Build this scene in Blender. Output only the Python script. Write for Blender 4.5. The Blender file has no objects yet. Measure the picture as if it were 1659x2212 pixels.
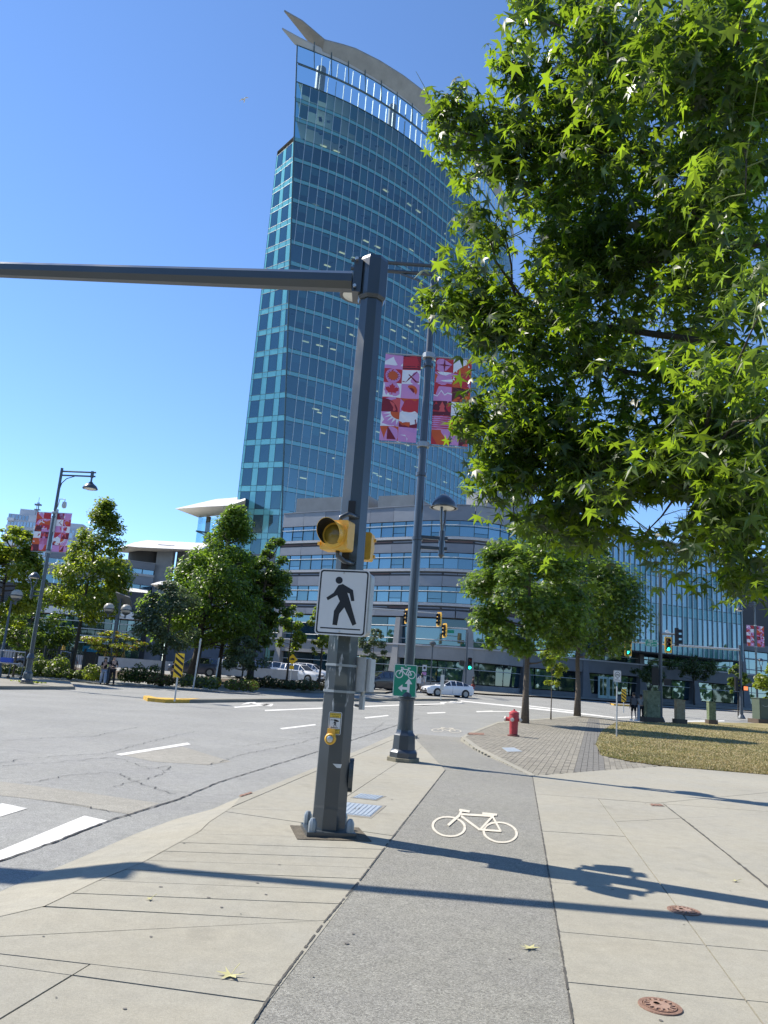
import bpy, bmesh, math, random
import numpy as np
from mathutils import Vector, Matrix
random.seed(7); rng = np.random.default_rng(7)
S = bpy.context.scene
COL = S.collection
R = math.radians
# ------------------------------------------------------------------ camera
PITCH, ROLL, EYE = R(12.1), R(4.2), 1.6
FW = Vector((0, math.cos(PITCH), math.sin(PITCH)))
R0 = Vector((1, 0, 0)); U0 = R0.cross(FW)
CR = R0 * math.cos(ROLL) + U0 * math.sin(ROLL)
CU = -R0 * math.sin(ROLL) + U0 * math.cos(ROLL)
cd = bpy.data.cameras.new('camera'); cam = bpy.data.objects.new('camera', cd); COL.objects.link(cam)
cd.sensor_fit = 'HORIZONTAL'; cd.sensor_width = 36; cd.lens = 36; cd.clip_start = 0.05; cd.clip_end = 3000
m = Matrix((CR, CU, -FW)).transposed().to_4x4(); m.translation = (0, 0, EYE)
cam.matrix_world = m; S.camera = cam
# ------------------------------------------------------------------ light
SUN_DIR = Vector((-0.92, 0.39, 1.068)).normalized()      # towards the sun
w = bpy.data.worlds.new('World'); S.world = w; w.use_nodes = True
nt = w.node_tree; bg = nt.nodes['Background']
sky = nt.nodes.new('ShaderNodeTexSky'); sky.sky_type = 'NISHITA'; sky.sun_disc = False
sky.sun_elevation = math.asin(SUN_DIR.z); sky.sun_rotation = math.atan2(SUN_DIR.x, SUN_DIR.y)
sky.altitude = 500; sky.air_density = 0.9; sky.dust_density = 0.0; sky.ozone_density = 7.5
nt.links.new(sky.outputs[0], bg.inputs[0]); bg.inputs[1].default_value = 0.147
ld = bpy.data.lights.new('sun', 'SUN'); ld.energy = 5.0; ld.angle = R(0.53); ld.color = (1, 0.93, 0.82)
sun = bpy.data.objects.new('sun', ld); COL.objects.link(sun)
sun.rotation_euler = SUN_DIR.to_track_quat('Z', 'Y').to_euler(); sun.location = (-30, 10, 40)
S.view_settings.view_transform = 'Standard'; S.view_settings.look = 'None'
S.view_settings.exposure = 0.70; S.view_settings.gamma = 1.0; S.view_settings.use_curve_mapping = False
S.cycles.max_bounces = 8; S.cycles.transparent_max_bounces = 12; S.cycles.caustics_reflective = False
S.cycles.caustics_refractive = False
# ------------------------------------------------------------------ plan helpers
def hz(y):                                               # the ground climbs gently beyond the crossing
    if y < 55: return 0.0
    if y < 85: return 0.8 * (y - 55) / 30
    return 0.8 + 0.015 * (min(y, 110) - 85)
def ray(x, y): return CR * ((x - 829.5) / 1659) - CU * ((y - 1106) / 1659) + FW
def G(x, y, dz=0.0):                                     # ground point that the photo shows at (x, y) of 1659 x 2212
    d = ray(x, y); lo, hi = 0.5, 400
    for _ in range(50):
        mid = (lo + hi) / 2
        if EYE + d.z * mid / d.y - hz(mid) - dz > 0: lo = mid
        else: hi = mid
    return Vector((d.x * lo / d.y, lo, hz(lo) + dz))
def D(x, y, Y):                                          # point at depth Y
    d = ray(x, y); return Vector((0, 0, EYE)) + d * (Y / d.y)
def onground(px, Y, dz=0.0):                             # ground point under column px at depth Y
    lo, hi = 1000.0, 2200.0
    for _ in range(40):
        mid = (lo + hi) / 2
        if D(px, mid, Y).z > hz(Y) + dz: lo = mid
        else: hi = mid
    return D(px, lo, Y)
# ------------------------------------------------------------------ materials
MATS = {}
def mat(name, col, rough=0.6, metal=0.0, var=0.0, vscale=3.0, bump=0.0, bscale=60.0, spec=0.5, col2=None, detail=6.0,
        emit=None, estr=0.0, coat=0.0):
    if name in MATS: return MATS[name]
    mm = bpy.data.materials.new(name); mm.use_nodes = True; n = mm.node_tree.nodes; l = mm.node_tree.links
    b = n['Principled BSDF']
    b.inputs['Base Color'].default_value = (*col, 1); b.inputs['Roughness'].default_value = rough
    b.inputs['Metallic'].default_value = metal; b.inputs['Specular IOR Level'].default_value = spec
    if coat: b.inputs['Coat Weight'].default_value = coat
    if emit: b.inputs['Emission Color'].default_value = (*emit, 1); b.inputs['Emission Strength'].default_value = estr
    if var or bump or col2:
        tc = n.new('ShaderNodeTexCoord')
    if var or col2:
        no = n.new('ShaderNodeTexNoise'); no.inputs['Scale'].default_value = vscale; no.inputs['Detail'].default_value = detail
        no.inputs['Roughness'].default_value = 0.65
        l.new(tc.outputs['Object'], no.inputs['Vector'])
        mx = n.new('ShaderNodeMix'); mx.data_type = 'RGBA'
        cr = n.new('ShaderNodeMapRange'); cr.inputs[1].default_value = 0.3; cr.inputs[2].default_value = 0.7
        l.new(no.outputs['Fac'], cr.inputs[0]); l.new(cr.outputs[0], mx.inputs[0])
        a = col2 if col2 else tuple(c * (1 - var) for c in col)
        c2 = col if col2 else tuple(min(1, c * (1 + var)) for c in col)
        mx.inputs[6].default_value = (*a, 1); mx.inputs[7].default_value = (*c2, 1)
        l.new(mx.outputs[2], b.inputs['Base Color'])
    if bump:
        n2 = n.new('ShaderNodeTexNoise'); n2.inputs['Scale'].default_value = bscale; n2.inputs['Detail'].default_value = 5
        l.new(tc.outputs['Object'], n2.inputs['Vector'])
        bp = n.new('ShaderNodeBump'); bp.inputs['Strength'].default_value = bump; bp.inputs['Distance'].default_value = 0.02
        l.new(n2.outputs['Fac'], bp.inputs['Height']); l.new(bp.outputs[0], b.inputs['Normal'])
    MATS[name] = mm; return mm
def ground_mat(name, col, speck, big=0.12, mid=0.1, sscale=260, bump=0.35, rough=0.9, stain=0.0, tint=None):
    """stone-like ground: broad stains, mid-size mottling and fine aggregate"""
    mm = bpy.data.materials.new(name); mm.use_nodes = True; n = mm.node_tree.nodes; l = mm.node_tree.links
    b = n['Principled BSDF']; b.inputs['Roughness'].default_value = rough; b.inputs['Specular IOR Level'].default_value = 0.3
    ge = n.new('ShaderNodeNewGeometry')
    def noise(sc, det=4, ro=0.6):
        x = n.new('ShaderNodeTexNoise'); x.inputs['Scale'].default_value = sc; x.inputs['Detail'].default_value = det
        x.inputs['Roughness'].default_value = ro; l.new(ge.outputs['Position'], x.inputs['Vector']); return x.outputs['Fac']
    def mapr(v, a, bb, c, d):
        x = n.new('ShaderNodeMapRange'); x.inputs[1].default_value = a; x.inputs[2].default_value = bb
        x.inputs[3].default_value = c; x.inputs[4].default_value = d; l.new(v, x.inputs[0]); return x.outputs[0]
    def mul(a, bb):
        x = n.new('ShaderNodeMath'); x.operation = 'MULTIPLY'; l.new(a, x.inputs[0]); l.new(bb, x.inputs[1]); return x.outputs[0]
    f = mul(mapr(noise(0.45, 6), 0.3, 0.7, 1 - big, 1 + big), mapr(noise(7, 7, 0.7), 0.3, 0.7, 1 - mid, 1 + mid))
    f = mul(f, mapr(noise(55, 5, 0.7), 0.3, 0.7, 1 - mid, 1 + mid))
    vo = n.new('ShaderNodeTexVoronoi'); vo.inputs['Scale'].default_value = sscale
    l.new(ge.outputs['Position'], vo.inputs['Vector'])
    se = n.new('ShaderNodeSeparateColor'); l.new(vo.outputs['Color'], se.inputs[0])
    f = mul(f, mapr(se.outputs[0], 0, 1, 1 - speck, 1 + speck))
    if stain:
        f = mul(f, mapr(noise(1.6, 3, 0.5), 0.62, 0.72, 1, 1 - stain))
    vm = n.new('ShaderNodeMix'); vm.data_type = 'RGBA'; vm.inputs[6].default_value = (*col, 1)
    vm.inputs[7].default_value = (*(tint or col), 1); l.new(mapr(noise(0.9, 5), 0.4, 0.65, 0, 1), vm.inputs[0])
    sc = n.new('ShaderNodeVectorMath'); sc.operation = 'SCALE'; l.new(vm.outputs[2], sc.inputs[0]); l.new(f, sc.inputs['Scale'])
    l.new(sc.outputs[0], b.inputs['Base Color'])
    bp = n.new('ShaderNodeBump'); bp.inputs['Strength'].default_value = bump; bp.inputs['Distance'].default_value = 0.006
    l.new(vo.outputs['Distance'], bp.inputs['Height']); l.new(bp.outputs[0], b.inputs['Normal'])
    MATS[name] = mm; return mm
def glass_mat(name, tint, refl, base_fac, rough=0.02, opaque=None, wob=0.0):
    """coated facade glass: a tinted see-through (or dark) pane under a mirror-like coat"""
    mm = bpy.data.materials.new(name); mm.use_nodes = True; n = mm.node_tree.nodes; l = mm.node_tree.links
    n.remove(n['Principled BSDF']); out = n['Material Output']
    if opaque is None:
        a = n.new('ShaderNodeBsdfTransparent'); a.inputs[0].default_value = (*tint, 1)
    else:
        a = n.new('ShaderNodeBsdfDiffuse'); a.inputs[0].default_value = (*opaque, 1)
    g = n.new('ShaderNodeBsdfGlossy'); g.inputs[0].default_value = (*refl, 1); g.inputs['Roughness'].default_value = rough
    fr = n.new('ShaderNodeFresnel'); fr.inputs[0].default_value = 1.5
    ma = n.new('ShaderNodeMath'); ma.operation = 'ADD'; ma.use_clamp = True; ma.inputs[1].default_value = base_fac
    l.new(fr.outputs[0], ma.inputs[0])
    mx = n.new('ShaderNodeMixShader'); l.new(ma.outputs[0], mx.inputs[0]); l.new(a.outputs[0], mx.inputs[1]); l.new(g.outputs[0], mx.inputs[2])
    if wob:
        tc = n.new('ShaderNodeNewGeometry'); no = n.new('ShaderNodeTexNoise'); no.inputs['Scale'].default_value = 0.5
        l.new(tc.outputs['Position'], no.inputs['Vector']); bp = n.new('ShaderNodeBump'); bp.inputs['Strength'].default_value = wob
        bp.inputs['Distance'].default_value = 0.1; l.new(no.outputs['Fac'], bp.inputs['Height']); l.new(bp.outputs[0], g.inputs['Normal'])
    l.new(mx.outputs[0], out.inputs[0]); MATS[name] = mm; return mm
def leaf_mat(name, col, trans, rough=0.4, tfac=0.45, var=0.35, vscale=1.2):
    mm = bpy.data.materials.new(name); mm.use_nodes = True; n = mm.node_tree.nodes; l = mm.node_tree.links
    b = n['Principled BSDF']; b.inputs['Roughness'].default_value = rough; b.inputs['Specular IOR Level'].default_value = 0.55
    ge = n.new('ShaderNodeNewGeometry'); no = n.new('ShaderNodeTexNoise'); no.inputs['Scale'].default_value = vscale
    l.new(ge.outputs['Position'], no.inputs['Vector'])
    ad = n.new('ShaderNodeMath'); ad.operation = 'ADD'; l.new(no.outputs['Fac'], ad.inputs[0])
    mr = n.new('ShaderNodeMapRange'); mr.inputs[3].default_value = -0.25; mr.inputs[4].default_value = 0.25
    l.new(ge.outputs['Random Per Island'], mr.inputs[0]); l.new(mr.outputs[0], ad.inputs[1])
    def mixc(c):
        x = n.new('ShaderNodeMix'); x.data_type = 'RGBA'; l.new(ad.outputs[0], x.inputs[0])
        x.inputs[6].default_value = (*[v * (1 - var) for v in c], 1)
        x.inputs[7].default_value = (c[0] * (1 + var * 1.2), c[1] * (1 + var), c[2] * (1 + var * .5), 1); return x.outputs[2]
    l.new(mixc(col), b.inputs['Base Color'])
    t = n.new('ShaderNodeBsdfTranslucent'); l.new(mixc(trans), t.inputs[0])
    mx = n.new('ShaderNodeMixShader'); mx.inputs[0].default_value = tfac
    l.new(b.outputs[0], mx.inputs[1]); l.new(t.outputs[0], mx.inputs[2]); l.new(mx.outputs[0], n['Material Output'].inputs[0])
    MATS[name] = mm; return mm
# ------------------------------------------------------------------ mesh builder
class MB:
    def __init__(s): s.v = []; s.f = []; s.m = []
    def add(s, vs, fs, mi=0):
        o = len(s.v); s.v += [tuple(p) for p in vs]
        for f in fs: s.f.append([i + o for i in f]); s.m.append(mi)
    def poly(s, pts, mi=0): s.add(pts, [list(range(len(pts)))], mi)
    def box(s, c, size, rz=0.0, mi=0, M=None, taper=1.0):
        x, y, z = (q / 2 for q in size); vs = []
        for k, (sx, sy) in enumerate(((-1, -1), (1, -1), (1, 1), (-1, 1))):
            vs.append(Vector((sx * x, sy * y, -z)))
        for (sx, sy) in ((-1, -1), (1, -1), (1, 1), (-1, 1)):
            vs.append(Vector((sx * x * taper, sy * y * taper, z)))
        mm = M if M is not None else Matrix.Rotation(rz, 3, 'Z')
        vs = [mm @ p + Vector(c) for p in vs]
        s.add(vs, [[3, 2, 1, 0], [4, 5, 6, 7], [0, 1, 5, 4], [1, 2, 6, 5], [2, 3, 7, 6], [3, 0, 4, 7]], mi)
    def cyl(s, p0, p1, r0, r1=None, n=10, mi=0, cap=True, ph=0.0):
        p0, p1 = Vector(p0), Vector(p1); r1 = r0 if r1 is None else r1
        d = (p1 - p0).normalized(); a = d.orthogonal().normalized()
        if abs(d.z) > 0.99: a = Vector((1, 0, 0))
        b = d.cross(a); vs = []
        for p, r in ((p0, r0), (p1, r1)):
            for i in range(n):
                t = ph + 2 * math.pi * i / n; vs.append(p + a * (math.cos(t) * r) + b * (math.sin(t) * r))
        fs = [[i, (i + 1) % n, n + (i + 1) % n, n + i] for i in range(n)]
        if cap: fs += [list(range(n))[::-1], list(range(n, 2 * n))]
        s.add(vs, fs, mi)
    def tube(s, pts, r, n=8, mi=0):
        pts = [Vector(p) for p in pts]; rs = r if isinstance(r, (list, tuple)) else [r] * len(pts)
        vs = []; a = None
        for i, p in enumerate(pts):
            d = (pts[min(i + 1, len(pts) - 1)] - pts[max(i - 1, 0)]).normalized()
            a = d.orthogonal() if a is None else a - d * a.dot(d)
            a = a.normalized(); b = d.cross(a)
            for k in range(n):
                t = 2 * math.pi * k / n; vs.append(p + (a * math.cos(t) + b * math.sin(t)) * rs[i])
        fs = [[j * n + k, j * n + (k + 1) % n, (j + 1) * n + (k + 1) % n, (j + 1) * n + k] for j in range(len(pts) - 1) for k in range(n)]
        fs += [list(range(n))[::-1], [(len(pts) - 1) * n + k for k in range(n)]]
        s.add(vs, fs, mi)
    def lathe(s, prof, n=20, c=(0, 0, 0), mi=0, M=None, ph=0.0):
        vs = []; c = Vector(c)
        for r, z in prof:
            for k in range(n):
                t = ph + 2 * math.pi * k / n; p = Vector((math.cos(t) * r, math.sin(t) * r, z))
                vs.append((M @ p if M is not None else p) + c)
        fs = [[j * n + k, j * n + (k + 1) % n, (j + 1) * n + (k + 1) % n, (j + 1) * n + k] for j in range(len(prof) - 1) for k in range(n)]
        if prof[0][0] > 1e-4: fs.append(list(range(n))[::-1])
        if prof[-1][0] > 1e-4: fs.append([(len(prof) - 1) * n + k for k in range(n)])
        s.add(vs, fs, mi)
    def prism(s, pts, z0, z1, mi=0, M=None, T=(0, 0, 0)):
        """pts in a plane (x, y) pushed from z0 to z1, then moved by M, T"""
        n = len(pts); T = Vector(T)
        a = sum(pts[i][0] * pts[(i + 1) % n][1] - pts[(i + 1) % n][0] * pts[i][1] for i in range(n))
        if a < 0: pts = pts[::-1]
        vs = [Vector((p[0], p[1], z)) for z in (z0, z1) for p in pts]
        if M is not None: vs = [M @ q for q in vs]
        vs = [q + T for q in vs]
        s.add(vs, [list(range(n))[::-1], list(range(n, 2 * n))] + [[i, (i + 1) % n, n + (i + 1) % n, n + i] for i in range(n)], mi)
    def mesh(s, name, mats, smooth=False):
        me = bpy.data.meshes.new(name); me.from_pydata(s.v, [], s.f)
        for x in (mats if isinstance(mats, (list, tuple)) else [mats]): me.materials.append(x)
        if any(s.m): me.polygons.foreach_set('material_index', s.m)
        if smooth:
            me.polygons.foreach_set('use_smooth', [True] * len(s.f))
            if smooth is not True: me.set_sharp_from_angle(angle=R(smooth))
        me.update(); return me
    def build(s, name, mats, parent=None, smooth=False, **k):
        o = bpy.data.objects.new(name, s.mesh(name, mats, smooth)); COL.objects.link(o)
        if parent is not None: o.parent = parent
        tag(o, **k); return o
def tag(o, label=None, cat=None, group=None, kind=None):
    if label: o['label'] = label
    if cat: o['category'] = cat
    if group: o['group'] = group
    if kind: o['kind'] = kind
    return o
def thing(name, label, cat, loc=(0, 0, 0), rz=0.0, group=None):
    o = bpy.data.objects.new(name, None); o.empty_display_size = 0.2; COL.objects.link(o)
    o.location = loc; o.rotation_euler = (0, 0, rz); return tag(o, label, cat, group)
def dup(o, loc=None, rz=None, label=None, parent=None):
    kids = [c for c in bpy.data.objects if c.parent == o]
    c = o.copy(); COL.objects.link(c)
    if parent is not None: c.parent = parent
    if loc is not None: c.location = loc
    if rz is not None: c.rotation_euler = (0, 0, rz)
    if label: c['label'] = label
    for k in kids: dup(k, parent=c)
    return c
UNIT = {}
def piece(name, mt, c, size, rz, parent, tilt=None):
    """one box-shaped piece; alike pieces share a unit mesh"""
    key = mt.name
    if key not in UNIT:
        b = MB(); b.box((0, 0, 0), (1, 1, 1)); UNIT[key] = b.mesh('piece', mt)
    o = bpy.data.objects.new(name, UNIT[key]); COL.objects.link(o)
    o.location = c; o.scale = size; o.rotation_euler = (tilt or 0, 0, rz); o.parent = parent; return o
def sheet(name, pts, dz, mt, parent=None, kind=None, thick=0.0, build=True, **k):
    """a ground sheet from plan points, following the climb of the ground"""
    bm = bmesh.new(); n = len(pts)
    a = sum(pts[i][0] * pts[(i + 1) % n][1] - pts[(i + 1) % n][0] * pts[i][1] for i in range(n))
    if a < 0: pts = pts[::-1]
    bm.faces.new([bm.verts.new((p[0], p[1], 0)) for p in pts])
    for y in (55, 85, 110):
        bmesh.ops.bisect_plane(bm, geom=bm.verts[:] + bm.edges[:] + bm.faces[:], plane_co=(0, y, 0), plane_no=(0, 1, 0))
    bmesh.ops.triangulate(bm, faces=bm.faces[:])
    for v in bm.verts: v.co.z = hz(v.co.y) + dz
    if thick:
        r = bmesh.ops.extrude_face_region(bm, geom=bm.faces[:])
        for v in [g for g in r['geom'] if isinstance(g, bmesh.types.BMVert)]: v.co.z += thick
    bmesh.ops.recalc_face_normals(bm, faces=bm.faces[:])
    me = bpy.data.meshes.new(name); bm.to_mesh(me); bm.free(); me.materials.append(mt)
    o = bpy.data.objects.new(name, me); COL.objects.link(o)
    if parent is not None: o.parent = parent
    if not thick and me.polygons and me.polygons[0].normal.z < 0: me.flip_normals()
    return tag(o, kind=kind, **k)
def text_mesh(body, size, font_w=1.0):
    cu = bpy.data.curves.new('lettering', 'FONT'); cu.body = body; cu.size = size; cu.align_x = 'CENTER'; cu.align_y = 'CENTER'
    cu.extrude = 0.0; cu.offset = size * 0.012
    o = bpy.data.objects.new('lettering', cu); COL.objects.link(o)
    dg = bpy.context.evaluated_depsgraph_get(); me = bpy.data.meshes.new_from_object(o.evaluated_get(dg))
    vs = [v.co.copy() for v in me.vertices]; fs = [list(p.vertices) for p in me.polygons]
    bpy.data.objects.remove(o); bpy.data.curves.remove(cu); bpy.data.meshes.remove(me)
    return [Vector((v.x * font_w, v.y, v.z)) for v in vs], fs
def catmull(pts, n):
    P = [Vector(p) for p in pts]; P = [P[0] * 2 - P[1]] + P + [P[-1] * 2 - P[-2]]; out = []
    for i in range(1, len(P) - 2):
        for k in range(n):
            t = k / n; a, b, c, d = P[i - 1:i + 3]
            out.append(0.5 * (2 * b + (c - a) * t + (2 * a - 5 * b + 4 * c - d) * t * t + (3 * b - a - 3 * c + d) * t ** 3))
    out.append(P[-2]); return out
def resample(pts, step):
    out = [pts[0].copy()]; acc = 0
    L = [0]
    for a, b in zip(pts, pts[1:]): L.append(L[-1] + (b - a).length)
    n = max(1, round(L[-1] / step)); out = []
    for i in range(n + 1):
        t = L[-1] * i / n; j = max(k for k in range(len(L)) if L[k] <= t + 1e-9); j = min(j, len(pts) - 2)
        out.append(pts[j].lerp(pts[j + 1], (t - L[j]) / max(1e-9, L[j + 1] - L[j])))
    return out
# ------------------------------------------------------------------ ground, road, pavements
CONC = ground_mat('concrete', (0.318, 0.298, 0.238), 0.11, 0.11, 0.09, 260, 0.3, stain=0.12, tint=(0.285, 0.272, 0.226))
CONCD = ground_mat('old_concrete', (0.25, 0.235, 0.195), 0.12, 0.12, 0.1, 300, 0.3)
ASPH = ground_mat('road_asphalt', (0.27, 0.27, 0.25), 0.30, 0.12, 0.12, 140, 0.6, stain=0.1, tint=(0.235, 0.235, 0.222))
PATH = ground_mat('path_asphalt', (0.245, 0.238, 0.205), 0.45, 0.10, 0.12, 170, 0.7, tint=(0.218, 0.212, 0.188))
PATCH = ground_mat('road_patch_stone', (0.285, 0.272, 0.232), 0.30, 0.1, 0.12, 160, 0.5)
JOINT = mat('joint', (0.075, 0.07, 0.06), 0.95, var=0.3, vscale=9)
PAINT = ground_mat('road_paint', (0.62, 0.61, 0.57), 0.06, 0.06, 0.10, 240, 0.2, stain=0.25)
CREAM = ground_mat('bike_paint', (0.55, 0.51, 0.42), 0.06, 0.05, 0.08, 240, 0.2)
PAVE = [ground_mat('paver_stone_%s' % n, c, 0.12, 0.08, 0.1, 260, 0.3) for n, c in
        (('a', (0.235, 0.218, 0.175)), ('b', (0.205, 0.19, 0.155)), ('c', (0.255, 0.235, 0.19)))]
PAVED = ground_mat('paver_dark', (0.165, 0.158, 0.14), 0.12, 0.08, 0.1, 260, 0.3)
SOIL = ground_mat('soil', (0.09, 0.065, 0.04), 0.3, 0.2, 0.2, 60, 0.8)
DRY = ground_mat('dry_turf', (0.30, 0.24, 0.125), 0.3, 0.25, 0.25, 70, 0.8, tint=(0.17, 0.16, 0.055))
KYEL = mat('kerb_yellow', (0.72, 0.42, 0.03), 0.7, var=0.25, vscale=5, col2=(0.42, 0.27, 0.06))
RUST = mat('rusty_iron', (0.20, 0.115, 0.08), 0.75, 0.3, col2=(0.31, 0.19, 0.135), vscale=30, bump=0.3, bscale=120)
RUSTL = mat('worn_iron', (0.42, 0.28, 0.20), 0.6, 0.3, col2=(0.33, 0.2, 0.14), vscale=40)
GALV = mat('galvanised_plate', (0.47, 0.53, 0.58), 0.4, 0.35, var=0.12, vscale=20, bump=0.2, bscale=200)
DARKM = mat('dark_mark', (0.03, 0.03, 0.03), 0.8)

def xy(px, dz=0.0):
    return [(G(x, y, dz).x, G(x, y, dz).y) for x, y in px]
def inside(p, poly):
    c = False; n = len(poly)
    for i in range(n):
        a, b = poly[i], poly[i - 1]
        if (a[1] > p[1]) != (b[1] > p[1]) and p[0] < (b[0] - a[0]) * (p[1] - a[1]) / (b[1] - a[1]) + a[0]: c = not c
    return c
ROADZ = -0.12
sheet('ground', [(-700, -60), (700, -60), (700, 900), (-700, 900)], -0.20, ASPH, kind='structure')
road = sheet('road', [(-130, -20), (130, -20), (130, 125), (-130, 125)], ROADZ, ASPH, kind='structure')

# ---- slab laying
def clip(poly, a, b, side):
    out = []; n = len(poly)
    def d(p): return ((b[0] - a[0]) * (p[1] - a[1]) - (b[1] - a[1]) * (p[0] - a[0])) * side
    for i in range(n):
        p, q = poly[i], poly[(i + 1) % n]; dp, dq = d(p), d(q)
        if dp >= 0: out.append(p)
        if (dp > 0 > dq) or (dp < 0 < dq):
            t = dp / (dp - dq); out.append((p[0] + (q[0] - p[0]) * t, p[1] + (q[1] - p[1]) * t))
    return out
def area(p): return 0.5 * sum(p[i][0] * p[(i + 1) % len(p)][1] - p[(i + 1) % len(p)][0] * p[i][1] for i in range(len(p)))
def cen(p): return (sum(q[0] for q in p) / len(p), sum(q[1] for q in p) / len(p))
def inset(p, d):
    if area(p) < 0: p = p[::-1]
    q = []
    for v in p:
        if not q or (v[0] - q[-1][0]) ** 2 + (v[1] - q[-1][1]) ** 2 > 4e-4: q.append(v)
    if (q[0][0] - q[-1][0]) ** 2 + (q[0][1] - q[-1][1]) ** 2 < 4e-4: q.pop()
    n = len(q); out = []
    for i in range(n):
        a, b, c = q[i - 1], q[i], q[(i + 1) % n]
        e1 = Vector((b[0] - a[0], b[1] - a[1])).normalized(); e2 = Vector((c[0] - b[0], c[1] - b[1])).normalized()
        n1 = Vector((-e1.y, e1.x)); n2 = Vector((-e2.y, e2.x)); k = n1 + n2
        k = k / max(0.35, k.length_squared) * 2
        out.append((b[0] + k.x * d, b[1] + k.y * d))
    return out
def lay(poly, cuts, parent, name='slab', mt=None, gap=0.0055, top=0.0):
    pieces = [poly]
    for a, b, cond in cuts:
        A, B = xy([a])[0], xy([b])[0]; nxt = []
        for p in pieces:
            c = cen(p)
            if cond is not None and not cond(c): nxt.append(p); continue
            for s in (1, -1):
                q = clip(p, A, B, s)
                if len(q) > 2 and abs(area(q)) > 0.004: nxt.append(q)
        pieces = nxt
    for p in pieces:
        q = inset(p, gap) if abs(area(p)) > 0.02 else p
        sheet(name, q, top - 0.10 + random.uniform(-0.0015, 0.0015), mt or CONC, parent=parent, thick=0.10)
    return pieces
def side(a, b):                                          # True for points on the left of the line a -> b
    A, B = xy([a])[0], xy([b])[0]
    return lambda c: (B[0] - A[0]) * (c[1] - A[1]) - (B[1] - A[1]) * (c[0] - A[0]) > 0
def extend(a, b, y):                                     # the point at depth y on the line through a, b
    t = (y - a[1]) / (b[1] - a[1]); return (a[0] + (b[0] - a[0]) * t, y)

IL = xy([(-20, 1984), (96, 1957), (218, 1899), (307, 1863), (364, 1832), (432, 1795), (452, 1775), (502, 1743)])
IL2 = xy([(502, 1743), (624, 1691), (692, 1662), (785, 1625), (848, 1598)])
TIP = xy([(858, 1591), (876, 1586), (893, 1591)])
PL = xy([(893, 1591), (962, 1663), (545, 2212)])
pe = extend(PL[1], PL[2], 0.4)
leftpoly = IL + IL2[1:] + TIP + [PL[1], pe, (-4.0, 0.4), (-4.0, 2.2)]
PR = xy([(1238, 2212), (1202, 1988), (1184, 1879), (1169, 1790), (1150, 1676)])
pr = extend(PR[1], PR[0], 0.4)
rightpoly = PR[::-1] + [pr, (9.5, 0.4), (9.5, 9.0)] + xy([(1900, 1697), (1659, 1674), (1431, 1655), (1275, 1666)])
sidewalk = sheet('sidewalk', leftpoly, -0.03, JOINT, kind='structure')
sheet('footway', rightpoly, -0.03, JOINT, kind='structure'); footway = bpy.data.objects['footway']
low = side((0, 1999), (820, 2105))
cl = [((0, 2060), (598, 2129), None)]
cl += [(a, b, None) for a, b in (((0, 2023), (702, 1988)),)]
cl += [(a, b, None) for a, b in (((437, 1801), (827, 1812)),)]
L1 = side((0, 2023), (702, 1988)); L2 = side((437, 1801), (827, 1812))
for a, b in (((400, 1820), (832, 1835)), ((374, 1839), (811, 1854)), ((312, 1858), (796, 1874)), ((265, 1878), (780, 1898)),
             ((223, 1902), (749, 1923)), ((177, 1930), (733, 1952)), ((104, 1959), (702, 1990))):
    cl.append((a, b, lambda c: L1(c) and not L2(c)))
Lx = side((0, 2060), (598, 2129)); Ly = side((0, 2085), (572, 2164))
cl.append(((0, 2085), (572, 2164), lambda c: not Lx(c)))
cl.append(((203, 2078), (0, 2201), lambda c: not Lx(c)))
cl.append(((610, 1750), (860, 1758), lambda c: L2(c)))
L3 = side((610, 1750), (860, 1758))
cl.append(((738, 1728), (863, 1645), lambda c: L3(c)))
cl.append(((480, 1752), (646, 1776), lambda c: L2(c) and not L3(c)))
lay(leftpoly, cl, sidewalk)
R2 = side((1288, 1720), (1649, 2212))
R3 = side((1155, 1715), (1431, 1736))
cr = [((1155, 1715), (1431, 1736), None), ((1288, 1720), (1649, 2212), lambda c: not R3(c)),
      ((1433, 1736), (1659, 1915), lambda c: R2(c) and not R3(c)), ((1438, 1733), (1659, 1712), lambda c: R3(c) and c[0] > 2.2),
      ((1212, 2013), (1659, 2054), lambda c: c[1] < 7), ((1230, 2122), (1659, 2165), lambda c: c[1] < 6),
      ((1167, 1795), (1400, 1810), lambda c: not R2(c) and not R3(c)), ((1190, 1905), (1600, 1945), lambda c: not R2(c) and c[1] > 5),
      ((1520, 1765), (1659, 1758), lambda c: R2(c) and not R3(c))]
lay(rightpoly, cr, footway)
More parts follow.
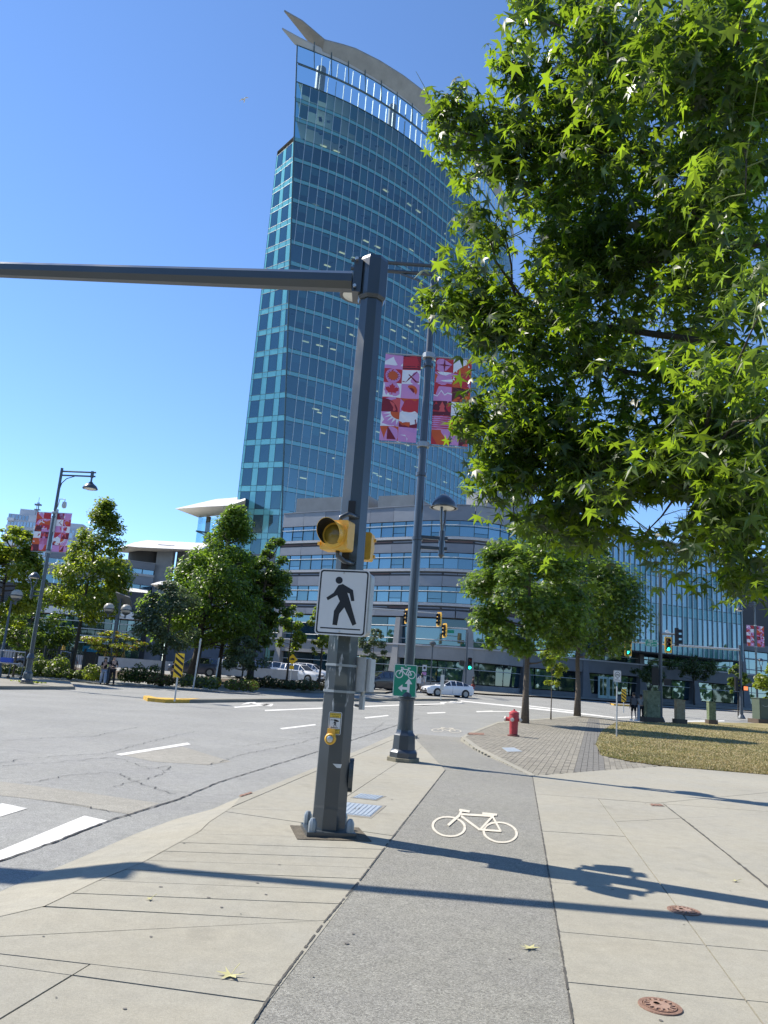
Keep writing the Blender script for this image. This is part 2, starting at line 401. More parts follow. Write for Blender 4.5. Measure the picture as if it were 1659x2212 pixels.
# kerb ramp dropping to the gutter, then the low kerb
OL = xy([(-20, 1936), (177, 1853), (291, 1803), (374, 1772), (458, 1749), (520, 1722)], ROADZ)
mb = MB()
top = [(*p, 0.0) for p in IL]; bot = [(*p, ROADZ + 0.006) for p in OL]
mb.add(bot + top[::-1], [list(range(len(bot) + len(top)))])
me = mb.mesh('kerb_ramp', CONC); bm = bmesh.new(); bm.from_mesh(me); bmesh.ops.triangulate(bm, faces=bm.faces[:]); bm.to_mesh(me); bm.free()
ramp = bpy.data.objects.new('kerb_ramp', me); COL.objects.link(ramp); tag(ramp, kind='structure')
if me.polygons[0].normal.z < 0: me.flip_normals()
def kerb(name, outer, inner, mt, parent=None, topz=0.0, seg=None, kind='structure', **k):
    """outer, inner: plan polylines of equal length"""
    b = MB(); n = len(outer)
    for i in range(n - 1):
        a, c, d, e = outer[i], outer[i + 1], inner[i + 1], inner[i]
        zs = [hz(q[1]) for q in (a, c, d, e)]
        tp = [(*q, topz + z) for q, z in zip((a, c, d, e), zs)]; bt = [(*q, topz - 0.2 + z) for q, z in zip((a, c, d, e), zs)]
        b.add(bt + tp, [[4, 5, 6, 7], [0, 1, 5, 4], [2, 3, 7, 6]] + ([[3, 0, 4, 7]] if i == 0 else []) + ([[1, 2, 6, 5]] if i == n - 2 else []))
    o = b.build(name, mt, parent, kind=kind, **k); bm = bmesh.new(); bm.from_mesh(o.data)
    bmesh.ops.recalc_face_normals(bm, faces=bm.faces[:]); bm.to_mesh(o.data); bm.free(); return o
OL2 = xy([(520, 1722), (614, 1685), (692, 1654), (780, 1618), (842, 1591)])
kerb('kerb', OL2, [(p[0] - 0.006, p[1] + 0.006) for p in IL2], CONC, topz=0.001)
tipo = xy([(842, 1591), (858, 1584), (878, 1580), (902, 1588)]); kerb('kerb', tipo, [IL2[-1]] + TIP, CONC, topz=0.001)
# ---- bike path, sinking to the road at its far end
rows = [((pe, 0.0), (pr, 0.0)), ((xy([(702, 1990)])[0], 0), (PR[1], 0)), ((xy([(780, 1898)])[0], 0), (PR[2], 0)), ((xy([(862, 1790)])[0], 0), (PR[3], 0)),
        ((PL[1], 0.0), (PR[4], 0.0)), ((PL[0], -0.06), (xy([(1031, 1617)])[0], -0.05)), ((xy([(898, 1580)])[0], -0.115), (xy([(1000, 1592)])[0], -0.115)),
        ((xy([(900, 1574)])[0], -0.119), (xy([(1014, 1580)])[0], -0.119))]
mb = MB(); N = 10
for (a, b) in rows:
    for i in range(N + 1):
        t = i / N; mb.v.append((a[0][0] * (1 - t) + b[0][0] * t, a[0][1] * (1 - t) + b[0][1] * t, a[1] * (1 - t) + b[1] * t - 0.003))
for j in range(len(rows) - 1):
    for i in range(N):
        k = j * (N + 1) + i; mb.f.append([k, k + 1, k + N + 2, k + N + 1]); mb.m.append(0)
mb.build('bike_path', PATH, kind='structure')
# crumbled joint between path and slabs
mb = MB()
for pts in (PR, [PL[1], xy([(862, 1790)])[0], xy([(780, 1898)])[0], xy([(702, 1990)])[0], xy([(598, 2129)])[0], PL[2]]):
    V = [Vector((p[0], p[1], 0.0035)) for p in pts]
    V = resample(V, 0.05)
    for a, b in zip(V, V[1:]):
        if random.random() < 0.04: continue
        d = (b - a).normalized(); n_ = Vector((-d.y, d.x, 0)); w1, w2 = random.uniform(.003, .009), random.uniform(.003, .009)
        mb.poly([a - n_ * w1, b - n_ * w2, b + n_ * w2, a + n_ * w1])
mb.build('edge_crack', JOINT, kind='stuff')
mb = MB()
for _ in range(75):                                      # trodden gum and grit on the slabs and the path
    y = 3.6 + 16 * random.random() ** 1.8; x = random.uniform(-.52 * y - .3, .55 * y)
    if not (inside((x, y), leftpoly) or inside((x, y), rightpoly) or -1.2 < x < 2): continue
    r = random.uniform(.006, .017); n_ = 9; z = .0028 + random.random() * .0006
    if inside((x, y), leftpoly) and y < 3: continue
    mb.poly([(x + math.cos(2 * math.pi * k / n_) * r * random.uniform(.75, 1.15), y + math.sin(2 * math.pi * k / n_) * r * random.uniform(.75, 1.15), z) for k in range(n_)])
mb.build('gum_spot', mat('old_gum', (.14, .13, .115), .9), kind='stuff')
# ---- paver court
PV = xy([(1150, 1676), (1031, 1617), (999, 1592), (1021, 1581), (1075, 1560), (1165, 1553), (1257, 1546), (1300, 1551), (1370, 1559),
         (1331, 1561), (1299, 1580), (1287, 1608), (1299, 1632), (1355, 1644), (1431, 1655), (1275, 1666)])
court = sheet('paver_court', PV, -0.016, ground_mat('court_bed', (.15, .135, .105), .3, .15, .15, 90, .5), kind='structure')
kin = xy([(1156, 1674), (1037, 1615), (1006, 1592), (1025, 1583), (1077, 1562), (1166, 1555), (1257, 1548)])
kerb('kerb', xy([(1150, 1677), (1027, 1616), (996, 1592), (1020, 1580), (1075, 1559.5), (1165, 1552.5), (1257, 1545.5)]), kin, CONC, topz=0.003)
b0, b1 = xy([(1274, 1666), (1279, 1600)]); bd = Vector((b1[0] - b0[0], b1[1] - b0[1])).normalized(); bn = Vector((bd.y, -bd.x))
plist = []
for i in range(-100, 60):
    for j in range(-10, 260):
        u = i * 0.125; vv = j * 0.25 + (0.125 if i % 2 else 0)
        p = (b0[0] + bn.x * u + bd.x * vv, b0[1] + bn.y * u + bd.y * vv)
        if p[1] > 50: continue
        if inside(p, PV): plist.append((p, abs(u) < 0.3))
plist.sort(key=lambda q: q[0][0] ** 2 + q[0][1] ** 2)
pang = math.atan2(-bd.x, bd.y); rest = [MB(), MB(), MB(), MB()]
for k, (p, dark) in enumerate(plist):
    mi = 3 if dark else random.choice((0, 0, 1, 2)); mt = PAVED if dark else PAVE[mi]
    z = random.uniform(-0.005, -0.0022); sz = (0.117, 0.242, 0.03)
    if k < 290: piece('paver', mt, (p[0], p[1], -0.015 + z), sz, pang, court)
    else: rest[mi].box((p[0], p[1], -0.015 + z), sz, pang)
mb = MB()
for mi, r_ in enumerate(rest): mb.add(r_.v, r_.f, mi)
mb.build('paver', PAVE + [PAVED], court, kind='stuff')
# ---- lawn
LAWN = xy([(1331, 1560), (1299, 1580), (1287, 1608), (1299, 1632), (1355, 1644), (1431, 1655), (1659, 1674), (1900, 1696), (2300, 1640), (1900, 1572), (1659, 1563), (1500, 1560)])
sheet('lawn', LAWN, 0.012, DRY, kind='structure')
gm = [leaf_mat('grass_dry', (0.36, 0.295, 0.15), (0.32, 0.26, 0.11), 0.6, 0.3, 0.3, 0.6), leaf_mat('grass_green', (0.165, 0.17, 0.06), (0.19, 0.2, 0.05), 0.5, 0.35, 0.3, 0.6)]
mb = MB(); n = 0; xs = [p[0] for p in LAWN]; ys = [p[1] for p in LAWN]
while n < 90000:
    y = min(ys) + (max(ys) - min(ys)) * random.random() ** 2.0; x = random.uniform(min(xs), min(max(xs), y * 0.62 + 2))
    if not inside((x, y), LAWN): continue
    n += 1; a = random.uniform(0, 6.28); hgt = random.uniform(.015, .05); wd = random.uniform(.004, .009) * (1 + y / 22)
    c, s_ = math.cos(a) * wd, math.sin(a) * wd; lx, ly = random.uniform(-.04, .04), random.uniform(-.04, .04)
    g = 0.5 + 0.5 * math.sin(x * 0.9 + 1.3 * math.sin(y * 0.5)) * math.cos(y * 0.45)
    g = 0.25 + 0.45 * g + (0.4 if y < 17 else 0)
    mb.add([(x - c, y - s_, .01), (x + c, y + s_, .01), (x + lx, y + ly, .012 + hgt)], [[0, 1, 2]], 1 if random.random() < g else 0)
mb.build('grass', gm, kind='stuff')
# ---- road paint
def onroad(name, polys, mt, dz=ROADZ + 0.005, label=None, cat=None, group=None, kind=None, parent=None):
    b = MB()
    for p in polys:
        q = [G(x, y, dz) for x, y in p]
        nn = sum(((q[i].x * q[(i + 1) % len(q)].y) - (q[(i + 1) % len(q)].x * q[i].y)) for i in range(len(q)))
        b.poly(q if nn > 0 else q[::-1])
    return b.build(name, mt, parent, label=label, cat=cat, group=group, kind=kind)
for p in ([(0, 1837), (182, 1762), (237, 1774), (0, 1859), (-120, 1902), (-120, 1888)], [(5, 1735), (60, 1746), (-120, 1800), (-120, 1772)]):
    onroad('crosswalk_bar', [p], PAINT, parent=road)
for p in ([(250, 1629), (405, 1604), (412, 1608), (262, 1632)], [(604, 1573), (680, 1564), (683, 1566.5), (610, 1575.5)],
          [(787, 1549.5), (838, 1544.5), (840, 1546.5), (790, 1552)], [(922, 1539.5), (962, 1538), (962, 1540), (924, 1541.5)], [(1030, 1536.5), (1064, 1535), (1064, 1537), (1031, 1538.5)],
          [(572, 1533.5), (875, 1521.5), (960, 1519.5), (960, 1521.5), (876, 1523.5), (573, 1536)], [(504, 1526.5), (590, 1520), (590, 1522.5), (508, 1529)],
          [(995, 1513), (1086, 1522), (1255, 1540), (1327, 1549), (1327, 1551), (1255, 1543), (1086, 1524.5), (995, 1515)],
          [(1143, 1524), (1240, 1535), (1240, 1537), (1143, 1526)], [(1029, 1536), (1123, 1536), (1123, 1537.5), (1029, 1538)],
          [(1483, 1557), (1565, 1556), (1565, 1558), (1483, 1559)], [(1330, 1549), (1420, 1546), (1420, 1547.5), (1330, 1551)]):
    onroad('lane_line', [p], PAINT, parent=road)
onroad('turn_arrow', [[(536, 1519), (585, 1526), (590, 1523), (560, 1519)], [(520, 1522), (552, 1519), (552, 1516), (535, 1517)]], PAINT, parent=road)
onroad('turn_arrow', [[(950, 1517), (998, 1516), (998, 1518), (952, 1519)], [(955, 1520), (975, 1514.5), (985, 1516)]], PAINT, parent=road)
onroad('road_patch', [[(0, 1688), (130, 1704), (345, 1735), (281, 1759), (104, 1730), (0, 1718), (-80, 1708), (-80, 1682)]], PATCH, ROADZ + 0.0025, parent=road)
onroad('road_patch', [[(255, 1628), (395, 1613), (500, 1645), (448, 1652), (330, 1645)]], PATCH, ROADZ + 0.0025, parent=road)
def cracks(name, lines, width, dz, mt, parent, jit=0.03):
    b = MB()
    for ln in lines:
        V = [G(x, y, dz) for x, y in ln]; V = resample(V, 0.10)
        V = [v + Vector((random.uniform(-jit, jit), random.uniform(-jit, jit), 0)) for v in V]
        for a, c in zip(V, V[1:]):
            d = (c - a).normalized(); n_ = Vector((-d.y, d.x, 0)) * width * random.uniform(.4, 1.3)
            b.poly([a - n_, c - n_, c + n_, a + n_])
    return b.build(name, mt, parent, kind='stuff')
cracks('seam', [[(-40, 1874), (0, 1858), (127, 1814), (234, 1772), (338, 1741), (385, 1726), (470, 1690), (690, 1622), (840, 1572), (905, 1552)]], 0.013, ROADZ + 0.009, DARKM, road, 0.012)
cracks('crack', [[(0, 1647), (62, 1637), (140, 1632), (226, 1628), (330, 1600), (420, 1580)], [(0, 1654), (120, 1646), (230, 1636), (268, 1640), (320, 1660), (365, 1655)],
                 [(60, 1690), (160, 1672), (250, 1668), (300, 1690), (380, 1715)], [(365, 1655), (345, 1675), (240, 1700)], [(448, 1653), (520, 1630), (640, 1606), (700, 1590)],
                 [(100, 1730), (180, 1740), (280, 1762)], [(520, 1612), (600, 1600), (740, 1590), (800, 1582), (830, 1560)], [(640, 1585), (720, 1575), (860, 1565)],
                 [(0, 1600), (90, 1594), (200, 1590), (300, 1570)]], 0.006, ROADZ + 0.009, DARKM, road, 0.05)
cracks('open_joint', [[(1433, 1736), (1500, 1788), (1580, 1852), (1700, 1948)]], 0.013, 0.004, JOINT, footway, 0.004)
# ---- bike markings on the path
BK = []
def ell(cx, cy, rx, ry, w, rot, n=36):
    o, i_ = [], []
    for k in range(n + 1):
        t = 2 * math.pi * k / n; c, s_ = math.cos(t), math.sin(t)
        for L_, k1, k2 in ((o, rx, ry), (i_, rx - w, ry - w * .62)):
            x, y = c * k1, s_ * k2; L_.append((cx + x * math.cos(rot) - y * math.sin(rot), cy + x * math.sin(rot) + y * math.cos(rot)))
    return [[o[k], o[k + 1], i_[k + 1], i_[k]] for k in range(n)]
def strk(a, b, w):
    d = Vector((b[0] - a[0], b[1] - a[1])).normalized(); n_ = Vector((-d.y, d.x)) * w / 2
    return [(a[0] - n_.x, a[1] - n_.y), (b[0] - n_.x, b[1] - n_.y), (b[0] + n_.x, b[1] + n_.y), (a[0] + n_.x, a[1] + n_.y)]
z8 = lambda a, b: (796.3 + a * .52, 1592.6 + b * .52)
BK += ell(969.5, 1785.5, 37.5, 22.5, 5.5, 0.10) + ell(1080.5, 1798, 38.5, 23, 5.5, 0.12)
for a, b, w_ in (((376, 303), (420, 310), 5), ((387, 305), (374, 330), 5), ((374, 328), (330, 367), 5.5), ((380, 320), (512, 328), 4.5), ((384, 328), (460, 384), 4.5),
                 ((522, 322), (462, 386), 4.5), ((472, 317), (534, 323), 4.5), ((512, 325), (548, 390), 4), ((458, 384), (552, 391), 4)):
    BK.append(strk(z8(*a), z8(*b), w_))
for polys, nm, dz in ((BK, 'bike_marking', 0.0025), ([[(932 + (x - 932) * .346, 1571.6 + (y - 1750) * .16) for x, y in p] for p in BK], 'bike_marking', -0.113)):
    b = MB()
    for i, p in enumerate(polys):
        q = [G(x, y, dz) for x, y in p]; q = [v + Vector((0, 0, 0.0004 * (i % 5) + (0 if i < 72 else .003))) for v in q]
        nn = sum(((q[i].x * q[(i + 1) % 4].y) - (q[(i + 1) % 4].x * q[i].y)) for i in range(4)); b.poly(q if nn > 0 else q[::-1])
    b.build(nm, CREAM, bpy.data.objects['bike_path'])
# ---- covers let into the pavement
def round_cover(px, py, ex, label):
    c = G(px, py); r = abs(G(px + ex, py).x - c.x)
    t = thing('manhole_cover', label, 'manhole cover', c)
    b = MB(); b.lathe([(r * 1.0, 0.001), (r * .98, 0.007), (r * .80, 0.007), (r * .79, 0.003), (r * .1, .003), (0, 0.003)], 32); b.build('rim', RUST, t)
    b = MB(); b.lathe([(r * .76, 0.004), (r * .755, 0.010), (r * .70, 0.010), (r * .69, 0.006), (0, 0.006)], 32)
    b.build('lid', RUST, t)
    b = MB(); b.lathe([(r * .47, 0.0062), (r * .46, 0.012), (0, 0.012)], 24)
    for k in range(14):
        a = 2 * math.pi * k / 14; b.box((math.cos(a) * r * .58, math.sin(a) * r * .58, 0.0095), (r * .22, r * .085, 0.006), a)
    b.lathe([(r * .2, .0122), (r * .2, .0135), (r * .15, .0135), (r * .15, .0122)], 16, c=(-r * .12, r * .12, 0)); b.build('tread', RUSTL, t)
    return t
round_cover(1426, 2175, 43, 'rusty round iron cover in the concrete near the bottom edge of the photo')
round_cover(1477, 1968, 31, 'rusty round iron cover beside the shadow of the beacons')
def plate(px, mt, label, ribs, letters=None, nm='utility_cover'):
    q = [G(x, y) for x, y in px]; c = sum(q, Vector()) / 4; t = thing(nm, label, 'utility cover', c)
    q = [v - c for v in q]; P = lambda u, v: (q[0].lerp(q[1], u)).lerp(q[3].lerp(q[2], u), v)
    def slab(b, u0, u1, v0, v1, z0, z1):
        c4 = [P(u0, v0), P(u1, v0), P(u1, v1), P(u0, v1)]
        if area([(p.x, p.y) for p in c4]) < 0: c4 = c4[::-1]
        b.add([p + Vector((0, 0, z)) for z in (z0, z1) for p in c4], [[4, 5, 6, 7], [0, 1, 5, 4], [1, 2, 6, 5], [2, 3, 7, 6], [3, 0, 4, 7]])
    b = MB(); slab(b, -.07, 1.07, -.1, 1.1, 0, .003); b.build('frame', CONCD, t)
    b = MB(); slab(b, 0, 1, 0, 1, .0, .006); b.build('lid', mt, t)
    if ribs:
        b = MB()
        for k in range(ribs): slab(b, (k + .2) / ribs, (k + .8) / ribs, .04, .96, .006, .011)
        b.build('tread', mt, t)
    if letters:
        for k_, ch_ in enumerate(letters):
            b = MB(); vs, fs = text_mesh(ch_, 0.13); vs = [P(.5 + (v.x + (k_ - .5) * .11) * .8, .5 - v.y * 1.6) + Vector((0, 0, .0135)) for v in vs]; b.add(vs, fs); b.build('letter', DARKM, t)
    return t
plate([(743, 1733), (826, 1742), (799, 1765), (716, 1756)], GALV, 'large ribbed blue-grey metal utility cover beside the signal pole base', 9, 'LS')
plate([(779, 1715), (829, 1720.5), (811, 1728.5), (762, 1723)], GALV, 'smaller ribbed metal utility cover behind the larger one', 7)
plate([(1084, 1615.5), (1110, 1615), (1128, 1623.5), (1096, 1624)], GALV, 'flat pale blue-grey cover set in the brick pavers', 0)
plate([(1404, 1737), (1428, 1738), (1434, 1742), (1408, 1741)], RUST, 'small rusty rectangular cover in the concrete footway', 3)
plate([(1013, 1583), (1046, 1583.5), (1046, 1588), (1012, 1587)], RUST, 'flat rusty cover at the corner kerb by the hydrant', 3)
plate([(517, 1719), (543, 1711), (545, 1714), (520, 1722)], RUST, 'small rusty drain grate in the gutter', 3, nm='drain_grate')
plate([(868, 1580), (888, 1579), (893, 1581), (872, 1583)], RUST, 'dark drain grate behind the banner lamp base', 3, nm='drain_grate')
# ---- islands and far kerbs
def island(px_front, depth, nose=None, label=None, topz=0.02):
    f = [Vector(p) for p in xy(px_front, ROADZ)]
    return f
f = xy([(309, 1510), (318, 1515), (355, 1518.5), (409, 1518.5), (597, 1515.5), (800, 1514.5), (988, 1513.5)], ROADZ)
bk = [(f[0][0] + .1, f[0][1] + .5), (f[1][0] + .1, f[1][1] + 1.0)] + [(p[0] + .05, p[1] + 1.9) for p in f[2:]]
med = sheet('traffic_island', f + bk[::-1], 0.02, CONCD, kind='structure')
kerb('kerb', f[3:], [(p[0], p[1] + .18) for p in f[3:]], CONCD, med, 0.024, kind=None)
kerb('kerb', f[:4], [(f[0][0] + .12, f[0][1] + .05)] + [(p[0] + .02, p[1] + .22) for p in f[1:4]], KYEL, med, 0.025, kind=None)
b = MB(); q = [f[0]] + f[1:4] + [bk[3], bk[2], bk[1], bk[0]]
b.poly([(p[0], p[1], 0.027) for p in q][::1]); o = b.build('kerb_paint', KYEL, med)
if o.data.polygons[0].normal.z < 0: o.data.flip_normals()
f = xy([(-320, 1478), (0, 1489.5), (159, 1489.5)], ROADZ); bk = xy([(-320, 1436), (0, 1462), (70, 1466)], 0)
isl = sheet('plaza', f + [xy([(150, 1472)])[0]] + bk[::-1], 0.025, CONCD, kind='structure')
kerb('kerb', f, [(p[0], p[1] + .18) for p in f], CONCD, isl, 0.03, kind=None)
fk = xy([(-420, 1426), (-60, 1452), (70, 1461), (210, 1468), (335, 1473.5), (457, 1484), (597, 1494), (700, 1497), (832, 1499)], ROADZ)
fs = sheet('far_sidewalk', fk + [(fk[-1][0] + 1, 72), (-60, 72)], 0.03, CONCD, kind='structure')
kerb('kerb', fk, [(p[0], p[1] + .2) for p in fk], CONCD, fs, 0.035, kind=None)
bed = [(p[0], p[1] + (0.7 if i < 5 else 2.2)) for i, p in enumerate(fk)][:-1]
sheet('planting_bed', bed + [(bed[-1][0], 70), (-60, 70)], 0.05, SOIL, kind='structure')
f = xy([(1318, 1521.5), (1326, 1524), (1500, 1532), (1659, 1543)], ROADZ)
m2 = sheet('traffic_island', f + [(p[0], p[1] + 1.6) for p in f[::-1]], 0.02, CONCD, kind='structure')
kerb('kerb', f[:2] + [(f[1][0] + 1.6, f[1][1] + .15)], [(p[0] + .05, p[1] + .25) for p in f[:2]] + [(f[1][0] + 1.6, f[1][1] + .4)], KYEL, m2, 0.025, kind=None)
sheet('podium_sidewalk', [(-14, 95), (-6, 90), (6, 80.5), (12, 80), (18, 84), (30, 87), (60, 92), (60, 115), (-14, 115)], 0.03, CONCD, kind='structure')
# ------------------------------------------------------------------ buildings
GT = glass_mat('tower_glass', (0.34, 0.60, 0.62), (0.66, 0.92, 0.95), 0.17, 0.015, wob=0.02)
GT2 = glass_mat('tower_glass_dark', (0.22, 0.44, 0.47), (0.66, 0.92, 0.95), 0.20, 0.015, wob=0.02)
GC = glass_mat('clear_glass', (0.66, 0.84, 0.88), (0.8, 0.95, 1.0), 0.10, 0.01)
GS = glass_mat('spandrel_glass', (1, 1, 1), (0.75, 0.95, 1.0), 0.12, 0.08, opaque=(0.10, 0.28, 0.30))
GS2 = glass_mat('spandrel_teal', (1, 1, 1), (0.75, 0.95, 1.0), 0.10, 0.08, opaque=(0.16, 0.48, 0.48))
GP = [glass_mat('podium_glass_%s' % k, (1, 1, 1), (0.62, 0.86, 1.0), f, 0.02, opaque=o, wob=0.03) for k, f, o in
      (('a', 0.17, (0.012, 0.035, 0.05)), ('b', 0.22, (0.016, 0.05, 0.065)), ('c', 0.14, (0.03, 0.075, 0.085)))]
GF = glass_mat('flank_glass', (1, 1, 1), (0.62, 0.9, 1.0), 0.10, 0.03, opaque=(0.015, 0.05, 0.075))
GD = glass_mat('shaded_glass', (1, 1, 1), (0.7, 0.9, 1.0), 0.06, 0.03, opaque=(0.012, 0.022, 0.026), wob=0.03)
MUL = mat('mullion_alu', (0.42, 0.50, 0.53), 0.45, 0.4)
MULD = mat('mullion_dark', (0.05, 0.09, 0.10), 0.5, 0.2)
FIN = mat('white_fin', (0.42, 0.46, 0.47), 0.5)
SLABM = mat('ceiling_white', (0.62, 0.62, 0.58), 0.9)
CORE = mat('core_wall', (0.20, 0.22, 0.22), 0.9, var=0.4, vscale=0.15)
BLIND = mat('roller_blind', (0.30, 0.33, 0.33), 0.9)
OFFICE = mat('office_furniture', (0.10, 0.10, 0.10), 0.8)
LAMPM = mat('ceiling_light', (0.9, 0.8, 0.6), 0.5, emit=(1.0, 0.72, 0.42), estr=0.7)
WING = mat('roof_metal', (0.30, 0.28, 0.25), 0.55, 0.3, var=0.15, vscale=0.4)
WINGE = mat('roof_edge', (0.42, 0.40, 0.37), 0.5, 0.3)
GREYP = [mat('grey_panel_%d' % i, c, 0.6, 0.15, var=0.12, vscale=0.8) for i, c in enumerate(((0.185, 0.20, 0.23), (0.22, 0.235, 0.262), (0.16, 0.176, 0.208)))]
LEDGE = mat('pale_ledge', (0.40, 0.40, 0.41), 0.6, var=0.1)
REDP = mat('red_brown_panel', (0.11, 0.065, 0.06), 0.7, var=0.4, vscale=0.6)
CONCW = mat('wall_concrete', (0.25, 0.25, 0.245), 0.85, var=0.14, vscale=0.5, bump=0.1, bscale=3)
WHITER = mat('white_roof', (0.66, 0.65, 0.62), 0.55, var=0.03)
SOFF = mat('cream_soffit', (0.62, 0.58, 0.5), 0.8)
WOODC = mat('timber_column', (0.20, 0.12, 0.08), 0.7, var=0.2)
DKWALL = mat('dark_wall', (0.06, 0.06, 0.065), 0.8)

# ---- glass tower
tower = thing('glass_tower', 'tall teal glass office tower with curved facade and pointed grey roof blade', 'tower', (0, 0, 0))
def prow(z): return -15.8 - (z - 24.8) * (5.4 / 83.9)     # x of the slanted leading edge
PC = catmull([(-28, 112.6, 0), (-21.1, 115, 0), (-11.9, 119.2, 0), (-3.3, 125.1, 0), (4.2, 132.3, 0), (13.5, 143.5, 0), (22.4, 158.1, 0), (26.8, 171, 0), (28.2, 181, 0)], 24)
def pcx(x):                                               # facade point and tangent at x
    for a, b in zip(PC, PC[1:]):
        if a.x <= x <= b.x: return a.lerp(b, (x - a.x) / (b.x - a.x))
    return PC[-1]
cols = resample([p for p in PC if p.x > -15.7], 1.55)
FZ = [28.9 - 3.82 * 2 + 3.82 * k for k in range(22)]      # floor levels; the last is the roof deck
ZT = 108.7
def normal_at(i):
    a, b = cols[max(0, i - 1)], cols[min(len(cols) - 1, i + 1)]; d = (b - a).normalized(); return Vector((-d.y, d.x, 0)) * -1
quads = []
def fcols(z0, z1):
    """facade bays of one storey: pairs of (bottom, top) edge points, first bay cut by the slanted prow"""
    x0, x1 = prow(z0), prow(z1); ext = []
    xs = [c.x for c in cols]; st = []
    x = cols[0].x; pre = []
    p = pcx(x)
    while p.x > min(x0, x1) - 1.6:
        q = pcx(p.x - 1.42); pre.append(q); p = q
    line = pre[::-1] + cols
    out = []; i0 = None
    for i, c in enumerate(line):
        if c.x > max(x0, x1) + 0.45: i0 = i; break
    out.append((pcx(x0), pcx(x1)))
    for c in line[i0:]: out.append((c, c))
    return out
allp = []
for k in range(len(FZ) - 1):
    zb, zt = FZ[k] + 0.0, FZ[k + 1]
    sp = 0.74
    row = fcols(zb + sp, zt); rows_ = fcols(zb, zb + sp)
    b = MB()
    for (a, a2), (c, c2) in zip(rows_, rows_[1:]):
        b.poly([(a.x, a.y, zb), (c.x, c.y, zb), (c2.x, c2.y, zb + sp), (a2.x, a2.y, zb + sp)])
    b.build('spandrel', GS, tower)
    for (a, a2), (c, c2) in zip(row, row[1:]):
        allp.append([(a.x, a.y, zb + sp), (c.x, c.y, zb + sp), (c2.x, c2.y, zt), (a2.x, a2.y, zt)])
allp = [(p, (p[0][0] * .6 + 9) ** 2 + (p[0][1] - 60) ** 2 + (p[0][2] - 55) ** 2 * .6) for p in allp]
allp.sort(key=lambda q: q[1]); restg = MB()
for i, (p, _) in enumerate(allp):
    if i < 230:
        b = MB(); b.poly(p); b.build('pane', random.choice((GT, GT, GT2)), tower)
    else: restg.poly(p, random.choice((0, 0, 1)))
restg.build('pane', [GT, GT2], tower, kind='stuff')
# top screen: clear panes, pale fins
scr, fin = MB(), MB()
for z0, z1 in ((FZ[-1], 105.0), (105.25, ZT)):
    r_ = fcols(z0, z1)
    for i, ((a, a2), (c, c2)) in enumerate(zip(r_, r_[1:])):
        scr.poly([(a.x, a.y, z0), (c.x, c.y, z0), (c2.x, c2.y, z1), (a2.x, a2.y, z1)])
        if i > 1 and i % 1 == 0:
            d = (Vector(c) - Vector(a)).normalized(); n_ = Vector((d.y, -d.x, 0))
            q = Vector(c) - n_ * 0.22; fin.box((q.x, q.y, (z0 + z1) / 2), (0.06, 0.26, z1 - z0 - .5), math.atan2(d.y, d.x))
    for z in (z0, z1):
        tr = MB(); tr.tube([(a.x, a.y - .02, z) for a, a2 in r_], 0.09, 4); tr.build('screen_rail', MULD, tower)
scr.build('screen_glass', GC, tower); fin.build('screen_fin', FIN, tower, kind='stuff')
# mullions and floor transoms
b = MB(); bd_ = MB()
for k in range(len(FZ) - 1):
    r_ = fcols(FZ[k], FZ[k + 1])
    for i, (a, a2) in enumerate(r_[1:], 1):
        d = normal_at(min(max(0, i - 3), len(cols) - 1))
        b.box((a.x + d.x * .03, a.y + d.y * .03, (FZ[k] + FZ[k + 1]) / 2), (0.075, 0.09, FZ[k + 1] - FZ[k]), math.atan2(-d.x, d.y))
    for zz in (FZ[k], FZ[k] + .74):
        for (a, a2), (c, c2) in zip(r_, r_[1:]): bd_.tube([(a2.x if zz > FZ[k] else a.x, a.y - .01, zz), (c.x, c.y - .01, zz)], 0.045, 4)
b.build('mullion', MUL, tower, kind='stuff'); bd_.build('transom', MULD, tower, kind='stuff')
b = MB(); b.tube([(prow(z), pcx(prow(z)).y - .05, z) for z in (18, 60, ZT)], 0.13, 6, 0); b.build('prow_edge', MULD, tower)
